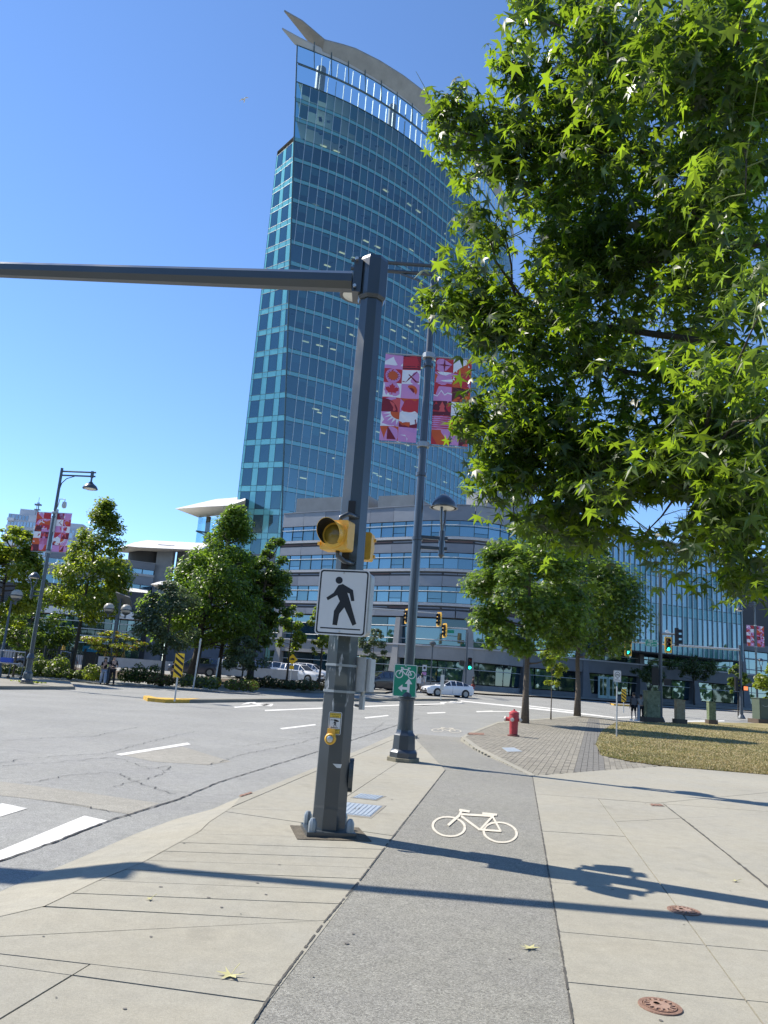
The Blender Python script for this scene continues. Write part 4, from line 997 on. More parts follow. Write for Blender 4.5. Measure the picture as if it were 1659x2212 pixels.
# ------------------------------------------------------------------ street furniture
def paint_mat(name, col, scratch):
    mm = mat(name, col, 0.38, 0.15, spec=0.6, coat=0.5); n = mm.node_tree.nodes; l = mm.node_tree.links; b = n['Principled BSDF']
    tc = n.new('ShaderNodeTexCoord'); mp = n.new('ShaderNodeMapping'); mp.inputs['Scale'].default_value = (22, 22, 5); l.new(tc.outputs['Object'], mp.inputs[0])
    no = n.new('ShaderNodeTexNoise'); no.inputs['Scale'].default_value = 1.0; no.inputs['Detail'].default_value = 6; l.new(mp.outputs[0], no.inputs['Vector'])
    sp = n.new('ShaderNodeSeparateXYZ'); l.new(tc.outputs['Object'], sp.inputs[0])
    def mr(v, a, c, d, e):
        x = n.new('ShaderNodeMapRange'); x.inputs[1].default_value = a; x.inputs[2].default_value = c; x.inputs[3].default_value = d; x.inputs[4].default_value = e; l.new(v, x.inputs[0]); return x.outputs[0]
    def mth(op, p, q):
        x = n.new('ShaderNodeMath'); x.operation = op; l.new(p, x.inputs[0]); l.new(q, x.inputs[1]); return x.outputs[0]
    band = mth('MULTIPLY', mr(sp.outputs[2], 1.15, 1.3, 0, 1), mr(sp.outputs[2], 1.95, 2.1, 1, 0)); lx = mr(sp.outputs[0], -.02, .1, 1, .45)
    k = mth('MULTIPLY', mth('MULTIPLY', band, lx), mr(no.outputs['Fac'], .60, .66, 0, .9)) if scratch else mr(no.outputs['Fac'], .74, .8, 0, .5)
    n3 = n.new('ShaderNodeTexNoise'); n3.inputs['Scale'].default_value = 2.2; n3.inputs['Detail'].default_value = 5; l.new(tc.outputs['Object'], n3.inputs['Vector'])
    m1 = n.new('ShaderNodeMix'); m1.data_type = 'RGBA'; m1.inputs[6].default_value = (*[c * .8 for c in col], 1); m1.inputs[7].default_value = (*[c * 1.3 for c in col], 1); l.new(n3.outputs['Fac'], m1.inputs[0])
    m2 = n.new('ShaderNodeMix'); m2.data_type = 'RGBA'; m2.inputs[7].default_value = (.5, .52, .53, 1); l.new(k, m2.inputs[0]); l.new(m1.outputs[2], m2.inputs[6]); l.new(m2.outputs[2], b.inputs['Base Color'])
    l.new(mr(n3.outputs['Fac'], .3, .7, .28, .5), b.inputs['Roughness'])
    return mm
STEEL = paint_mat('pole_paint', (0.038, 0.050, 0.058), True)
STEEL2 = paint_mat('lamp_paint', (0.036, 0.046, 0.056), False)
FARP = mat('far_pole_paint', (0.07, 0.085, 0.10), 0.45, 0.2)
GREYM = mat('zinc_grey', (0.42, 0.44, 0.44), 0.5, 0.3, var=0.1, vscale=12)
BAND = mat('steel_band', (0.30, 0.33, 0.34), 0.45, 0.5)
YEL = mat('signal_yellow', (0.80, 0.46, 0.06), 0.45, var=0.08, vscale=8)
BLK = mat('black_plastic', (0.012, 0.012, 0.013), 0.5)
WHT = mat('sign_white', (0.66, 0.67, 0.66), 0.45, var=0.03, vscale=4)
INK = mat('sign_black', (0.008, 0.008, 0.010), 0.45)
GRN = mat('sign_green', (0.0, 0.22, 0.13), 0.45, var=0.06, vscale=5)
LENSY = mat('amber_lens', (0.20, 0.13, 0.012), 0.2, col2=(0.30, 0.20, 0.03), vscale=9)
LENSD = mat('dark_lens', (0.02, 0.015, 0.012), 0.25)
LENSR = mat('dark_red_lens', (0.10, 0.012, 0.01), 0.25)
LITG = mat('lit_green', (0.02, 0.5, 0.35), 0.3, emit=(0.02, 1.0, 0.62), estr=2.2)
LITO = mat('lit_hand', (0.5, 0.12, 0.05), 0.3, emit=(1.0, 0.25, 0.08), estr=0.8)
LAMPW = mat('lamp_glass', (0.78, 0.77, 0.70), 0.35)
OPAL = mat('opal_globe', (0.36, 0.34, 0.28), 0.3, spec=0.6)
SCREW = mat('screw', (0.55, 0.55, 0.52), 0.35, 0.8)
RX = Matrix.Rotation(R(90), 3, 'X')                       # sign plane: x right, y up, normal towards -Y
def rrect(w_, h_, r, n=5):
    out = []
    for cx, cy, a0 in ((w_ / 2 - r, h_ / 2 - r, 0), (-w_ / 2 + r, h_ / 2 - r, 90), (-w_ / 2 + r, -h_ / 2 + r, 180), (w_ / 2 - r, -h_ / 2 + r, 270)):
        for k in range(n + 1): a = R(a0 + 90 * k / n); out.append((cx + math.cos(a) * r, cy + math.sin(a) * r))
    return out
def flat(b, pts, d, mi=0):                                # flat print d in front of a sign whose face is y = 0
    a = sum(pts[i][0] * pts[(i + 1) % len(pts)][1] - pts[(i + 1) % len(pts)][0] * pts[i][1] for i in range(len(pts)))
    if a < 0: pts = pts[::-1]
    b.poly([(x, -d, y) for x, y in pts], mi)
def ringp(b, outer, inner, d, mi=0):
    n = len(outer)
    for i in range(n): flat(b, [outer[i], outer[(i + 1) % n], inner[(i + 1) % n], inner[i]], d, mi)
def circ(cx, cy, r, n=24, ry=None): return [(cx + math.cos(2 * math.pi * k / n) * r, cy + math.sin(2 * math.pi * k / n) * (ry or r)) for k in range(n)]
def letter(b, body, size, x, y, d, mi=0, fw=1.0):
    vs, fs = text_mesh(body, size, fw); b.add([(v.x + x, -d, v.y + y) for v in vs], fs, mi)
def line2(b, a, c, w_, d, mi=0):
    v = Vector((c[0] - a[0], c[1] - a[1])).normalized(); n_ = Vector((-v.y, v.x)) * w_ / 2
    flat(b, [(a[0] - n_.x, a[1] - n_.y), (c[0] - n_.x, c[1] - n_.y), (c[0] + n_.x, c[1] + n_.y), (a[0] + n_.x, a[1] + n_.y)], d, mi)
def bike(b, x, y, s, d, mi=0, lw=.09):
    for cx in (-.62, .62): ringp(b, circ(x + cx * s, y - .22 * s, .40 * s), circ(x + cx * s, y - .22 * s, (.40 - lw) * s), d, mi)
    P = lambda px, py: (x + px * s, y + py * s)
    for k, (a, c) in enumerate((((-.62, -.22), (-.36, .42)), ((-.43, .28), (.30, .28)), ((-.43, .24), (.02, -.22)), ((.02, -.22), (.34, .42)), ((.02, -.24), (.62, -.24)), ((.62, -.22), (.30, .26)), ((.2, .44), (.5, .44)), ((-.5, .46), (-.24, .42)), ((-.24, .42), (-.2, .34)))):
        line2(b, P(*a), P(*c), lw * s * 1.05, d + .0002 * (k + 1), mi)
_tl, _tr, _bl = Vector((200, 1040)), Vector((835, 1075)), Vector((120, 1860))
def _uv(x, y):                                            # sign-plane place of a point of the figure, sign height 1
    e1, e2 = _tr - _tl, _bl - _tl; d = Vector((x, y)) - _tl; det = e1.x * e2.y - e1.y * e2.x
    return (((d.x * e2.y - d.y * e2.x) / det - .5) * .795, .5 - (e1.x * d.y - e1.y * d.x) / det)
PED = [[_uv(*q) for q in ((488, 1240), (615, 1318), (630, 1452), (590, 1455), (570, 1360), (543, 1350), (565, 1420), (648, 1735), (600, 1757), (503, 1532), (437, 1610), (408, 1752), (350, 1745), (372, 1575), (447, 1455), (415, 1378), (295, 1443), (278, 1408), (370, 1350), (432, 1255))],
       [_uv(442 + 45 * math.cos(2 * math.pi * k / 20), 1193 + 45 * math.sin(2 * math.pi * k / 20)) for k in range(20)]]
def ped(b, x, y, s, d, mi=0):
    for q in PED: flat(b, [(x + px * s, y + py * s) for px, py in q], d, mi)
def place(name, label, cat, at, yaw, group=None): return thing(name, label, cat, at, yaw, group)

# ---- the signal pole in front
SP = Vector((-0.335, 8.39, 0))
def poleat(z): return SP + Vector((0, 0, z))
sig = thing('signal_pole', 'dark grey octagonal signal pole with long mast arm standing nearest the camera', 'signal pole', SP)
OCT = R(22.5) + R(6)
b = MB(); b.lathe([(0.182, .03), (0.135, 6.45), (0, 6.46)], 8, ph=OCT); b.build('pole', STEEL, sig)
b = MB(); b.box((0, 0, .025), (.50, .50, .05), R(12)); b.build('base_plate', STEEL, sig)
b = MB(); b.box((0.02, -.02, .004), (.74, .66, .008), R(12)); b.build('grout_patch', ground_mat('grout', (.115, .10, .075), .3, .25, .25, 120, .8), sig)
for sx, sy in ((-1, -1), (1, -1), (1, 1), (-1, 1)):
    p = Matrix.Rotation(R(12), 3, 'Z') @ Vector((sx * .19, sy * .19, .05)); b = MB()
    b.lathe([(.042, 0), (.042, .085), (.022, .125), (0, .13)], 8, c=p); b.build('bolt_cap', BAND, sig, smooth=40)
b = MB(); b.lathe([(.155, 5.92), (.176, 5.96), (.176, 6.42), (.155, 6.47), (0, 6.47)], 8, ph=OCT); b.box((-.18, 0, 6.19), (.10, .27, .42)); b.build('collar', STEEL, sig)
for z in (6.03, 6.38): b = MB(); b.cyl((-.2, -.16, z), (-.2, -.19, z), .02, n=8); b.build('bolt', SCREW, sig)
ARM = Vector((-1, .055, .0)).normalized()
b = MB(); b.cyl(Vector((-.24, 0, 6.17)), Vector((-.24, 0, 6.2)) + ARM * 9.0 + Vector((0, 0, -.14)), .125, .06, 8, ph=R(22.5)); b.build('mast_arm', STEEL, sig)
b = MB(); pts = [(0, .19)] ; b.prism([(math.cos(t) * .075, math.sin(t) * .17) for t in [2 * math.pi * k / 16 for k in range(16)]], .17, .215, M=Matrix.Rotation(R(90), 3, 'Z') @ Matrix.Rotation(R(90), 3, 'X'), T=(0, 0, .58)); b.build('handhole_cover', STEEL, sig)
for z in (1.69, 1.42): b = MB(); b.lathe([(.181 - z * .0073, z - .013), (.190 - z * .0073, z - .012), (.190 - z * .0073, z + .012), (.181 - z * .0073, z + .013)], 8, ph=OCT); b.build('strap', BAND, sig)
b = MB(); b.poly([(.0, -.1735, .70), (.045, -.1695, .662), (.085, -.166, .662), (.095, -.1652, .70)]); b.build('torn_sticker', WHT, sig)
# sign and beacons further out along the arm
sg = thing('overhead_sign', 'boxy overhead crosswalk sign hung far out on the mast arm', 'sign', poleat(6.2) + ARM * 7.6 + Vector((0, 0, .08)))
b = MB(); b.box((0, 0, -.05), (1.1, .22, .62)); b.build('housing', GREYM, sg)
for s_ in (-1, 1): b = MB(); b.lathe([(.15, 0), (.16, .25)], 14, c=(s_ * .7, -.08, -.1), M=RX); b.box((s_ * .7, .05, -.1), (.36, .2, .36)); b.build('beacon', YEL, sg)
# amber beacons
def beacon(loc, yaw, label, tilt=0):
    t = thing('flashing_beacon', label, 'beacon', loc, yaw, 'amber beacons on the signal pole'); t.rotation_euler.x = tilt; t.scale = (.86, .86, .86)
    b = MB(); b.prism(rrect(.37, .37, .03), -.19, .0, M=RX); b.build('housing', YEL, t)
    b = MB(); b.lathe([(.165, .0), (.165, .012), (.15, .02)], 28, M=RX); b.build('door', YEL, t, smooth=40)
    b = MB(); b.lathe([(.146, .004), (.11, .03), (.06, .045), (0, .05)], 28, M=RX); b.build('lens', LENSY, t, smooth=True)
    b = MB(); n = 30; o = len(b.v)
    for k in range(n + 1):
        a = R(-48) + R(276) * k / n; s = math.sin(a); dp = .10 + .14 * max(0, (s + .75) / 1.75)
        for r, z in ((.152, .0), (.158, dp)): b.v.append((math.cos(a) * r, -z, s * r + (.012 if z > .05 else 0)))
    for k in range(n): b.f.append([2 * k, 2 * k + 2, 2 * k + 3, 2 * k + 1]); b.m.append(0)
    b.v += [(x * .965, y, z * .965) for x, y, z in b.v]; m_ = len(b.v) // 2
    for k in range(n): b.f.append([m_ + 2 * k, m_ + 2 * k + 1, m_ + 2 * k + 3, m_ + 2 * k + 2]); b.m.append(1)
    for k in range(n): b.f.append([2 * k + 1, 2 * k + 3, m_ + 2 * k + 3, m_ + 2 * k + 1]); b.m.append(0)
    b.build('visor', [YEL, BLK], t, smooth=50)
    for sx, sz in ((.19, .11), (.19, -.11), (-.19, -.11), (-.19, .11)): b = MB(); b.box((sx, -.01, sz), (.03, .035, .04)); b.build('latch', YEL, t)
    for s_ in (1, -1):
        b = MB(); b.tube([(.02, .1, s_ * .18), (.02, .1, s_ * .24), (.08, .18, s_ * .30), (.12, .42, s_ * .30)], .03, 8); b.build('bracket', STEEL2, t, smooth=True)
    return t
beacon((-.51, 8.0, 3.03), R(-24), 'amber flashing beacon with black-lined visor above the walking figure sign')
beacon((-.24, 8.80, 3.04), R(168), 'yellow beacon seen from behind on the far side of the signal pole')
b = MB(); b.box((-.02, -.172, 3.38), (.08, .02, .16)); b.build('bracket_foot', BLK, sig); b = MB(); b.box((-.045, -.172, 2.80), (.08, .02, .2)); b.build('bracket_foot', BLK, sig)
# walking-figure sign
cs = place('crosswalk_sign', 'large white sign box with black walking figure on the signal pole', 'sign', (-.365, 8.10, 2.335), R(-13)); cs.scale = (.92, .92, .92)
b = MB(); b.prism(rrect(.60, .755, .045), 0, .012, M=RX, T=(0, 0, 0)); b.build('panel', WHT, cs)
b = MB(); b.prism(rrect(.575, .72, .06), -.17, -.001, M=RX, T=(.03, 0, -.005)); b.build('housing', GREYM, cs)
b = MB(); ringp(b, rrect(.572, .727, .035), rrect(.538, .693, .026), .0135); b.build('border', INK, cs)
b = MB(); ped(b, .0, .0, .755, .0138); b.build('walking_figure', INK, cs)
b = MB(); flat(b, [(-.235, -.307), (.235, -.307), (.235, -.293), (-.235, -.293)], .0137); b.build('ground_line', INK, cs)
for y in (.335, -.335): b = MB(); b.lathe([(.012, 0), (.012, .006), (.005, .009)], 10, M=RX, c=(-.01, -.012, y)); b.build('screw', SCREW, cs)
# control cabinet at the side of the pole
cb = place('control_cabinet', 'grey metal control cabinet strapped to the side of the signal pole', 'cabinet', (-.115, 8.44, 1.43), R(-20)); cb.scale = (.80, .80, .82)
b = MB(); b.prism(rrect(.19, .44, .012, 2), -.11, .11, M=RX, T=(0, 0, .22)); b.build('body', GREYM, cb)
b = MB(); b.box((.125, .03, .215), (.05, .18, .42)); b.build('door', GREYM, cb)
for z in (.06, .1, .34, .38): b = MB(); b.box((-.1, -.05, z), (.02, .05, .015)); b.build('hinge', SCREW, cb)
b = MB(); b.cyl((.04, 0, -.06), (.04, 0, 0), .03, n=8); b.box((.04, -.0, -.14), (.055, .08, .17)); b.cyl((-.06, 0, -.18), (.02, 0, -.18), .018, n=8); b.build('conduit', GREYM, cb)
# push button and its plate
pb = place('push_button_sign', 'small yellow and white CROSS WITH CAUTION plate on the pole', 'sign', (-.345, 8.195, 1.10), R(-8))
W_, H_ = .135, .225
b = MB(); b.prism(rrect(W_, H_, .014), 0, .004, M=RX); b.build('plate', WHT, pb)
b = MB(); ringp(b, rrect(W_ - .012, H_ - .012, .01), rrect(W_ - .022, H_ - .022, .007), .0046); b.build('border', INK, pb)
b = MB()
for y0, y1 in ((.058, .10), (-.10, -.058)): flat(b, [(-.056, y0), (.056, y0), (.056, y1), (-.056, y1)], .0044)
b.build('yellow_band', mat('sign_yellow', (.72, .50, .05), .5), pb)
b = MB()
for bd2, y in (('CROSS WITH', .087), ('CAUTION', .068), ('CROSSWALK', -.068), ('WARNING LIGHTS', -.087)): letter(b, bd2, .0165 if len(bd2) < 12 else .0145, 0, y, .005)
for y in (.055, -.055): flat(b, [(-.056, y - .002), (.056, y - .002), (.056, y + .002), (-.056, y + .002)], .0048)
b.build('lettering', INK, pb)
b = MB(); ped(b, .0, -.006, .085, .005); b.build('walking_figure', INK, pb)
b = MB(); flat(b, [(-.045, .04), (-.042, .04), (-.04, .034), (-.012, .034), (-.006, .041), (.02, .036), (.04, .027), (.042, .02), (.03, .016), (.008, .016), (-.008, .028), (-.04, .03), (-.045, .02)], .005); b.build('pointing_hand', INK, pb)
b = MB(); flat(b, [(-.044, -.042), (-.03, -.034), (-.03, -.039), (.036, -.039), (.036, -.045), (-.03, -.045), (-.03, -.05)], .005); b.build('arrow', INK, pb)
bt = place('push_button', 'round yellow crossing button with silver centre below the caution plate', 'button', (-.375, 8.18, .945), R(-8))
b = MB(); b.prism([(-.05, .03), (.05, .03), (.04, .06), (.04, .10), (-.04, .10), (-.04, .06)], -.01, .01, M=RX); b.lathe([(.058, 0), (.058, .03), (.045, .042), (.04, .034), (.034, .034)], 22, M=RX); b.build('housing', YEL, bt, smooth=35)
b = MB(); b.lathe([(.033, .03), (.033, .044), (.025, .05), (0, .051)], 18, M=RX); b.build('button', SCREW, bt, smooth=35)

# ---- banner street lamps
def street_lamp(label, loc, rz=0.0, fork=0.0):
    t = thing('street_lamp', label, 'street lamp', loc, rz, 'tall banner street lamps')
    b = MB(); b.lathe([(.34, 0), (.34, .07), (.3, .075)], 8, ph=.3); b.build('plinth', mat('mossy_concrete', (.22, .20, .14), .95, var=.35, vscale=9), t)
    b = MB(); b.lathe([(.29, .07), (.29, .17), (.255, .22), (.24, .23), (.225, .50), (.18, .56), (.175, .60)], 8, ph=.3)
    b.lathe([(.165, .56), (.15, .75), (.148, 1.18), (.185, 1.19), (.185, 1.215), (.165, 1.225), (.165, 1.24), (.19, 1.25), (.185, 1.28), (.125, 1.44), (.09, 1.5)], 20); b.build('base', STEEL2, t, smooth=30)
    b = MB(); b.lathe([(.105, 1.4), (.10, 3), (.07, 10.95), (.07, 11.0), (0, 11.02)], 18); b.build('pole', STEEL2, t, smooth=40)
    for z in (4.5, 8.4, 5.9): b = MB(); b.lathe([(.105 if z < 5 else .095, z - .04), (.118, z - .035), (.118, z + .035), (.1, z + .04)], 14); b.build('collar', STEEL2, t, smooth=30)
    b = MB()
    for z in (10.83, 10.62): b.cyl((-.05, 0, z), (-1.9, 0, z), .045, n=8)
    b.tube([(-.05, 0, 9.9), (-.12, 0, 10.2), (-.35, 0, 10.45), (-.75, 0, 10.58)], .025, 6); b.box((-1.72, 0, 10.72), (.12, .12, .34)); b.build('arm', STEEL2, t, smooth=30)
    b = MB(); b.cyl((-1.72, 0, 10.55), (-1.72, 0, 10.3), .05, n=10); b.lathe([(.08, 10.32), (.14, 10.24), (.30, 10.12), (.38, 9.99), (.38, 9.95), (.36, 9.95)], 22, c=(-1.72, 0, 0)); h = b.build('lamp_head', STEEL2, t, smooth=35)
    b = MB(); b.lathe([(0, 9.86), (.2, 9.9), (.33, 9.96), (.0, 9.965)], 22, c=(-1.72, 0, 0)); b.build('lens', LAMPW, h, smooth=40)
    b = MB()
    for z in (4.540, 4.320): b.box((.33, 0, z), (.62, .05, .07))
    b.cyl((.52, 0, 4.180), (.52, 0, 4.700), .065, n=10); b.lathe([(0, 4.100), (.07, 4.190)], 10, c=(.52, 0, 0)); b.build('side_bracket', STEEL2, t, smooth=30)
    b = MB(); b.tube([(.52, 0, 4.650), (.36, 0, 4.950), (.34, 0, 5.220)], .03, 6); b.tube([(.52, 0, 4.650), (.68, 0, 4.950), (.70, 0, 5.220)], .03, 6); b.lathe([(.27, 5.200), (.28, 5.240), (.25, 5.320), (.16, 5.420), (.05, 5.500), (0, 5.505)], 22, c=(.52, 0, 0)); b.lathe([(.31, 5.200), (.25, 5.220)], 22, c=(.52, 0, 0)); b.v = [((x - .52) * math.cos(fork) - y * math.sin(fork) + .52, (x - .52) * math.sin(fork) + y * math.cos(fork), z) for x, y, z in b.v]; h = b.build('path_lantern', STEEL2, t, smooth=35)
    b = MB(); b.lathe([(0, 5.185), (.22, 5.190), (.26, 5.220), (0, 5.230)], 22, c=(.52, 0, 0)); b.build('lens', LAMPW, h, smooth=40)
    for z in (6.56, 8.62):
        b = MB()
        for s_ in (-1, 1): b.cyl((s_ * .06, 0, z), (s_ * .96, 0, z), .014, n=6)
        b.lathe([(.13, z - .06), (.14, z - .05), (.14, z + .05), (.13, z + .06)], 12)
        b.build('banner_rod', BAND, t, smooth=30)
    return t
LP1, LP2 = Vector((.74, 15.95, 0)), G(57, 1478) + Vector((0, 0, .025)); LP2.z = .025
l1 = street_lamp('tall banner street lamp in front of the tower with a green bike sign', LP1, R(0), R(72))
l2 = street_lamp('tall banner street lamp on the far left pavement by the black fence', LP2, R(180 - 8))
p3 = onground(1637, 76); l3 = street_lamp('distant banner street lamp at the right edge beside the dark cabinet', p3, R(10))
cmz = MB(); cmz.tube([(-.1, 0, 8.9), (-.16, 0, 9.35), (-.45, 0, 9.35), (-.45, 0, 9.2)], .025, 6); cmz.lathe([(.10, 9.2), (.12, 9.0), (.09, 8.9), (0, 8.86)], 12, c=(-.45, 0, 0)); cmz.box((-.12, 0, 8.2), (.1, .1, 1.2)); cmz.build('camera_dome', GREYM, l2, smooth=30)
# banners: printed cloth, cells of flat shapes
BC = {k: mat('print_' + k, c, 0.75) for k, c in dict(red=(.50, .035, .05), dred=(.20, .015, .03), orange=(.60, .10, .03), pink=(.60, .27, .52), white=(.78, .76, .78), plum=(.12, .02, .035), hot=(.66, .10, .10)).items()}
BK_ = list(BC); BM = [BC[k] for k in BK_]
MAPLE = [(0, -.5), (.04, -.22), (.3, -.27), (.26, -.17), (.48, .02), (.42, .06), (.47, .22), (.33, .2), (.29, .27), (.16, .14), (.2, .4), (.11, .36), (0, .56)]
MAPLE = MAPLE + [(-x, y) for x, y in MAPLE[::-1] if x]
def banner(label, loc, rz, design, mirror=False, w_=.80, h_=2.0):
    t = thing('banner', label, 'banner', loc, rz, 'red and pink street banners'); ph = random.uniform(0, 6)
    fold = lambda x, y: .018 * math.sin(x * 9 + ph + y * 1.5) + .012 * math.sin(y * 5 + ph)
    b = MB(); nx, ny = 10, 24
    for d in (0, .006):
        for j in range(ny + 1):
            for i in range(nx + 1): x, y = -w_ / 2 + w_ * i / nx, -h_ * j / ny; b.v.append((x, fold(x, y) + d, y))
    o2 = (nx + 1) * (ny + 1)
    for j in range(ny):
        for i in range(nx):
            k = j * (nx + 1) + i; b.f += [[k + nx + 1, k + nx + 2, k + 1, k], [o2 + k, o2 + k + 1, o2 + k + nx + 2, o2 + k + nx + 1]]; b.m += [0, 0]
    b.build('cloth', BC['pink'], t, smooth=True)
    pr_ = MB(); cw, ch = w_ / 2, h_ / 6
    def sh(ci, ri, pts, col, d):                          # pts in a 0..1 cell, y down
        q = []
        n = len(pts)
        for i in range(n):
            a, c = pts[i], pts[(i + 1) % n]; m_ = max(1, int(max(abs(c[0] - a[0]), abs(c[1] - a[1])) * 5))
            q += [(a[0] + (c[0] - a[0]) * k / m_, a[1] + (c[1] - a[1]) * k / m_) for k in range(m_)]
        out = []
        for u, v in q:
            x = -w_ / 2 + (ci + u) * cw; x = -x if mirror else x; y = -(ri + v) * ch; out.append((x, fold(x, y) - .003 - d * .0025, y))
        a = sum(out[i][0] * out[(i + 1) % len(out)][2] - out[(i + 1) % len(out)][0] * out[i][2] for i in range(len(out)))
        pr_.poly(out if a > 0 else out[::-1], BK_.index(col))
    sq = [(0, 0), (1, 0), (1, 1), (0, 1)]
    ci_ = lambda x, y, r, n=18: [(x + math.cos(2 * math.pi * k / n) * r, y + math.sin(2 * math.pi * k / n) * r * cw / ch) for k in range(n)]
    def qd(cx, cy, r, a0, n=8): return [(cx, cy)] + [(cx + math.cos(R(a0 + 90 * k / n)) * r, cy + math.sin(R(a0 + 90 * k / n)) * r) for k in range(n + 1)]
    leaf = [(.5 + x * .8, .5 - y * .8) for x, y in MAPLE]
    def rays(ci, ri, cx, cy, a0, c1, c2, c3):
        sh(ci, ri, qd(cx, cy, .98, a0), c1, 1)
        for k in range(5):
            a = R(a0 + 9 + 18 * k); e = R(6); sh(ci, ri, [(cx + math.cos(a - e * 1.6) * .5, cy + math.sin(a - e * 1.6) * .5), (cx + math.cos(a) * .92, cy + math.sin(a) * .92), (cx + math.cos(a + e * 1.6) * .5, cy + math.sin(a + e * 1.6) * .5)], c2, 2)
        sh(ci, ri, qd(cx, cy, .5, a0), c3, 3)
    if design == 'A':
        sh(0, 0, sq, 'pink', 0); sh(0, 0, [(0, .5), (.5, .1), (1, .5), (1, .75), (0, .75)], 'white', 1)
        sh(1, 0, sq, 'red', 0); [sh(1, 0, [(0, k / 7), (1, k / 7), (1, (k + .55) / 7), (0, (k + .55) / 7)], 'plum', 1) for k in range(7)]
        sh(0, 1, sq, 'red', 0); sh(0, 1, ci_(.5, .5, .42), 'pink', 1)
        for k in range(14): a = 2 * math.pi * k / 14; sh(0, 1, [(.5 + math.cos(a + .12) * .28, .5 + math.sin(a + .12) * .28 * .95), (.5 + math.cos(a) * .42, .5 + math.sin(a) * .42 * .95), (.5 + math.cos(a - .12) * .28, .5 + math.sin(a - .12) * .28 * .95)], 'dred', 2)
        sh(0, 1, ci_(.5, .5, .27), 'orange', 3)
        sh(1, 1, sq, 'white', 0)
        for s_ in (1, -1):
            f_ = lambda q: [(x if s_ > 0 else 1 - x, y) for x, y in q]
            sh(1, 1, f_([(.17, .12), (.23, .12), (.82, .80), (.96, .82), (.96, .88), (.76, .88)]), 'dred', 1)
        sh(0, 2, sq, 'white', 0); sh(0, 2, leaf, 'red', 1); sh(1, 2, sq, 'pink', 0); sh(1, 2, ci_(.52, .5, .36), 'orange', 1); sh(1, 2, ci_(.52, .5, .2), 'dred', 2)
        sh(0, 3, sq, 'red', 0); sh(0, 3, [(.2, .35), (1, 0), (1, 1), (.45, 1)], 'hot', 1); sh(0, 3, qd(0, 1, .9, -90), 'dred', 2)
        sh(1, 3, sq, 'red', 0); sh(1, 3, [(0, 0), (1, 0), (.45, .5)], 'orange', 1); sh(1, 3, [(0, .05), (.45, .5), (0, 1)], 'pink', 2); sh(1, 3, [(.5, .55), (1, 1), (0, 1)], 'white', 2)
        sh(0, 4, sq, 'white', 0); rays(0, 4, 1, 0, 90, 'pink', 'white', 'orange')
        sh(1, 4, sq, 'white', 0); sh(1, 4, [(0, .6), (.25, .66), (.6, .5), (1, .62), (1, 1), (0, 1)], 'orange', 1); sh(1, 4, [(0, .72), (.5, .85), (1, .7), (1, 1), (0, 1)], 'dred', 2)
        sh(1, 4, [(.40, .38), (.5, .40), (.55, .34), (.62, .37), (.9, .40), (.93, .5), (.92, .75), (.88, .75), (.86, .57), (.66, .57), (.65, .75), (.6, .75), (.57, .52), (.44, .46)], 'dred', 3); sh(1, 4, [(.38, .3), (.46, .36), (.52, .30), (.6, .25), (.56, .34), (.48, .4)], 'dred', 3)
        sh(0, 5, sq, 'orange', 0); sh(0, 5, [(.4, 0), (.9, .9), (.4, .9)], 'dred', 1); sh(0, 5, [(0, .1), (.3, 1), (0, 1)], 'pink', 1); sh(1, 5, sq, 'pink', 0); sh(1, 5, [(.5, .1), (.55, .5), (1, .55), (.55, .62), (.5, .95), (.45, .62), (.1, .55), (.45, .5)], 'white', 1)
    else:
        sh(0, 0, sq, 'red', 0); sh(0, 0, [(.5, .0), (.55, .45), (.95, .5), (.55, .55), (.5, 1), (.45, .55), (.1, .5), (.45, .45)], 'dred', 1); sh(1, 0, sq, 'white', 0); sh(1, 0, [(0, 1), (1, 0), (1, 1)], 'orange', 1); sh(1, 0, [(.7, 0), (1, 0), (1, .8)], 'red', 2)
        sh(0, 1, sq, 'orange', 0); sh(0, 1, [(0, 0), (1, 0), (1, .2), (.6, .4), (.2, .25), (0, .1)], 'pink', 1); sh(0, 1, [(.1, 0), (.95, 0), (.6, .25), (.3, .2)], 'white', 2); sh(0, 1, [(.3, .62), (1, .45), (1, .66), (.5, .68)], 'white', 1); sh(0, 1, [(0, .75), (1, .8), (1, 1), (0, 1)], 'red', 1)
        sh(1, 1, sq, 'red', 0); rays(1, 1, 0, 1, -90, 'pink', 'white', 'orange')
        sh(0, 2, sq, 'red', 0); sh(0, 2, [(0, .55), (.2, .65), (.4, .25), (.6, .55), (.75, .4), (1, .45), (1, 1), (0, 1)], 'white', 1); sh(0, 2, [(0, .62), (.2, .72), (.4, .35), (.6, .64), (.75, .5), (1, .55), (1, 1), (0, 1)], 'pink', 2)
        sh(1, 2, sq, 'plum', 0); sh(1, 2, [(.5, 0), (1, 0), (1, .7), (.8, .9), (0, 1), (.2, .7), (.6, .5)], 'orange', 1); sh(1, 2, [(.1, .85), (.5, .68), (.62, .74), (.3, .86)], 'dred', 2)
        sh(0, 3, sq, 'plum', 0)
        for k in range(3): c = (k + .5) / 3; sh(0, 3, [(c, .02), (c + .17, .45), (c + .1, .45), (c + .17, .74), (c - .17, .74), (c - .1, .45), (c - .17, .45)], 'red' if k != 1 else 'hot', 1)
        sh(1, 3, sq, 'white', 0); sh(1, 3, leaf, 'red', 1)
        sh(0, 4, sq, 'pink', 0); [sh(0, 4, [(0, k / 7), (1, k / 7), (1, (k + .5) / 7), (0, (k + .5) / 7)], 'red', 1) for k in range(7)]
        sh(1, 4, sq, 'orange', 0); sh(1, 4, [(0, .1), (.5, .1), (0, .5)], 'pink', 1); sh(1, 4, [(.5, .5), (1, .5), (.5, .9)], 'white', 1); sh(1, 4, ci_(.3, .75, .17), 'dred', 2)
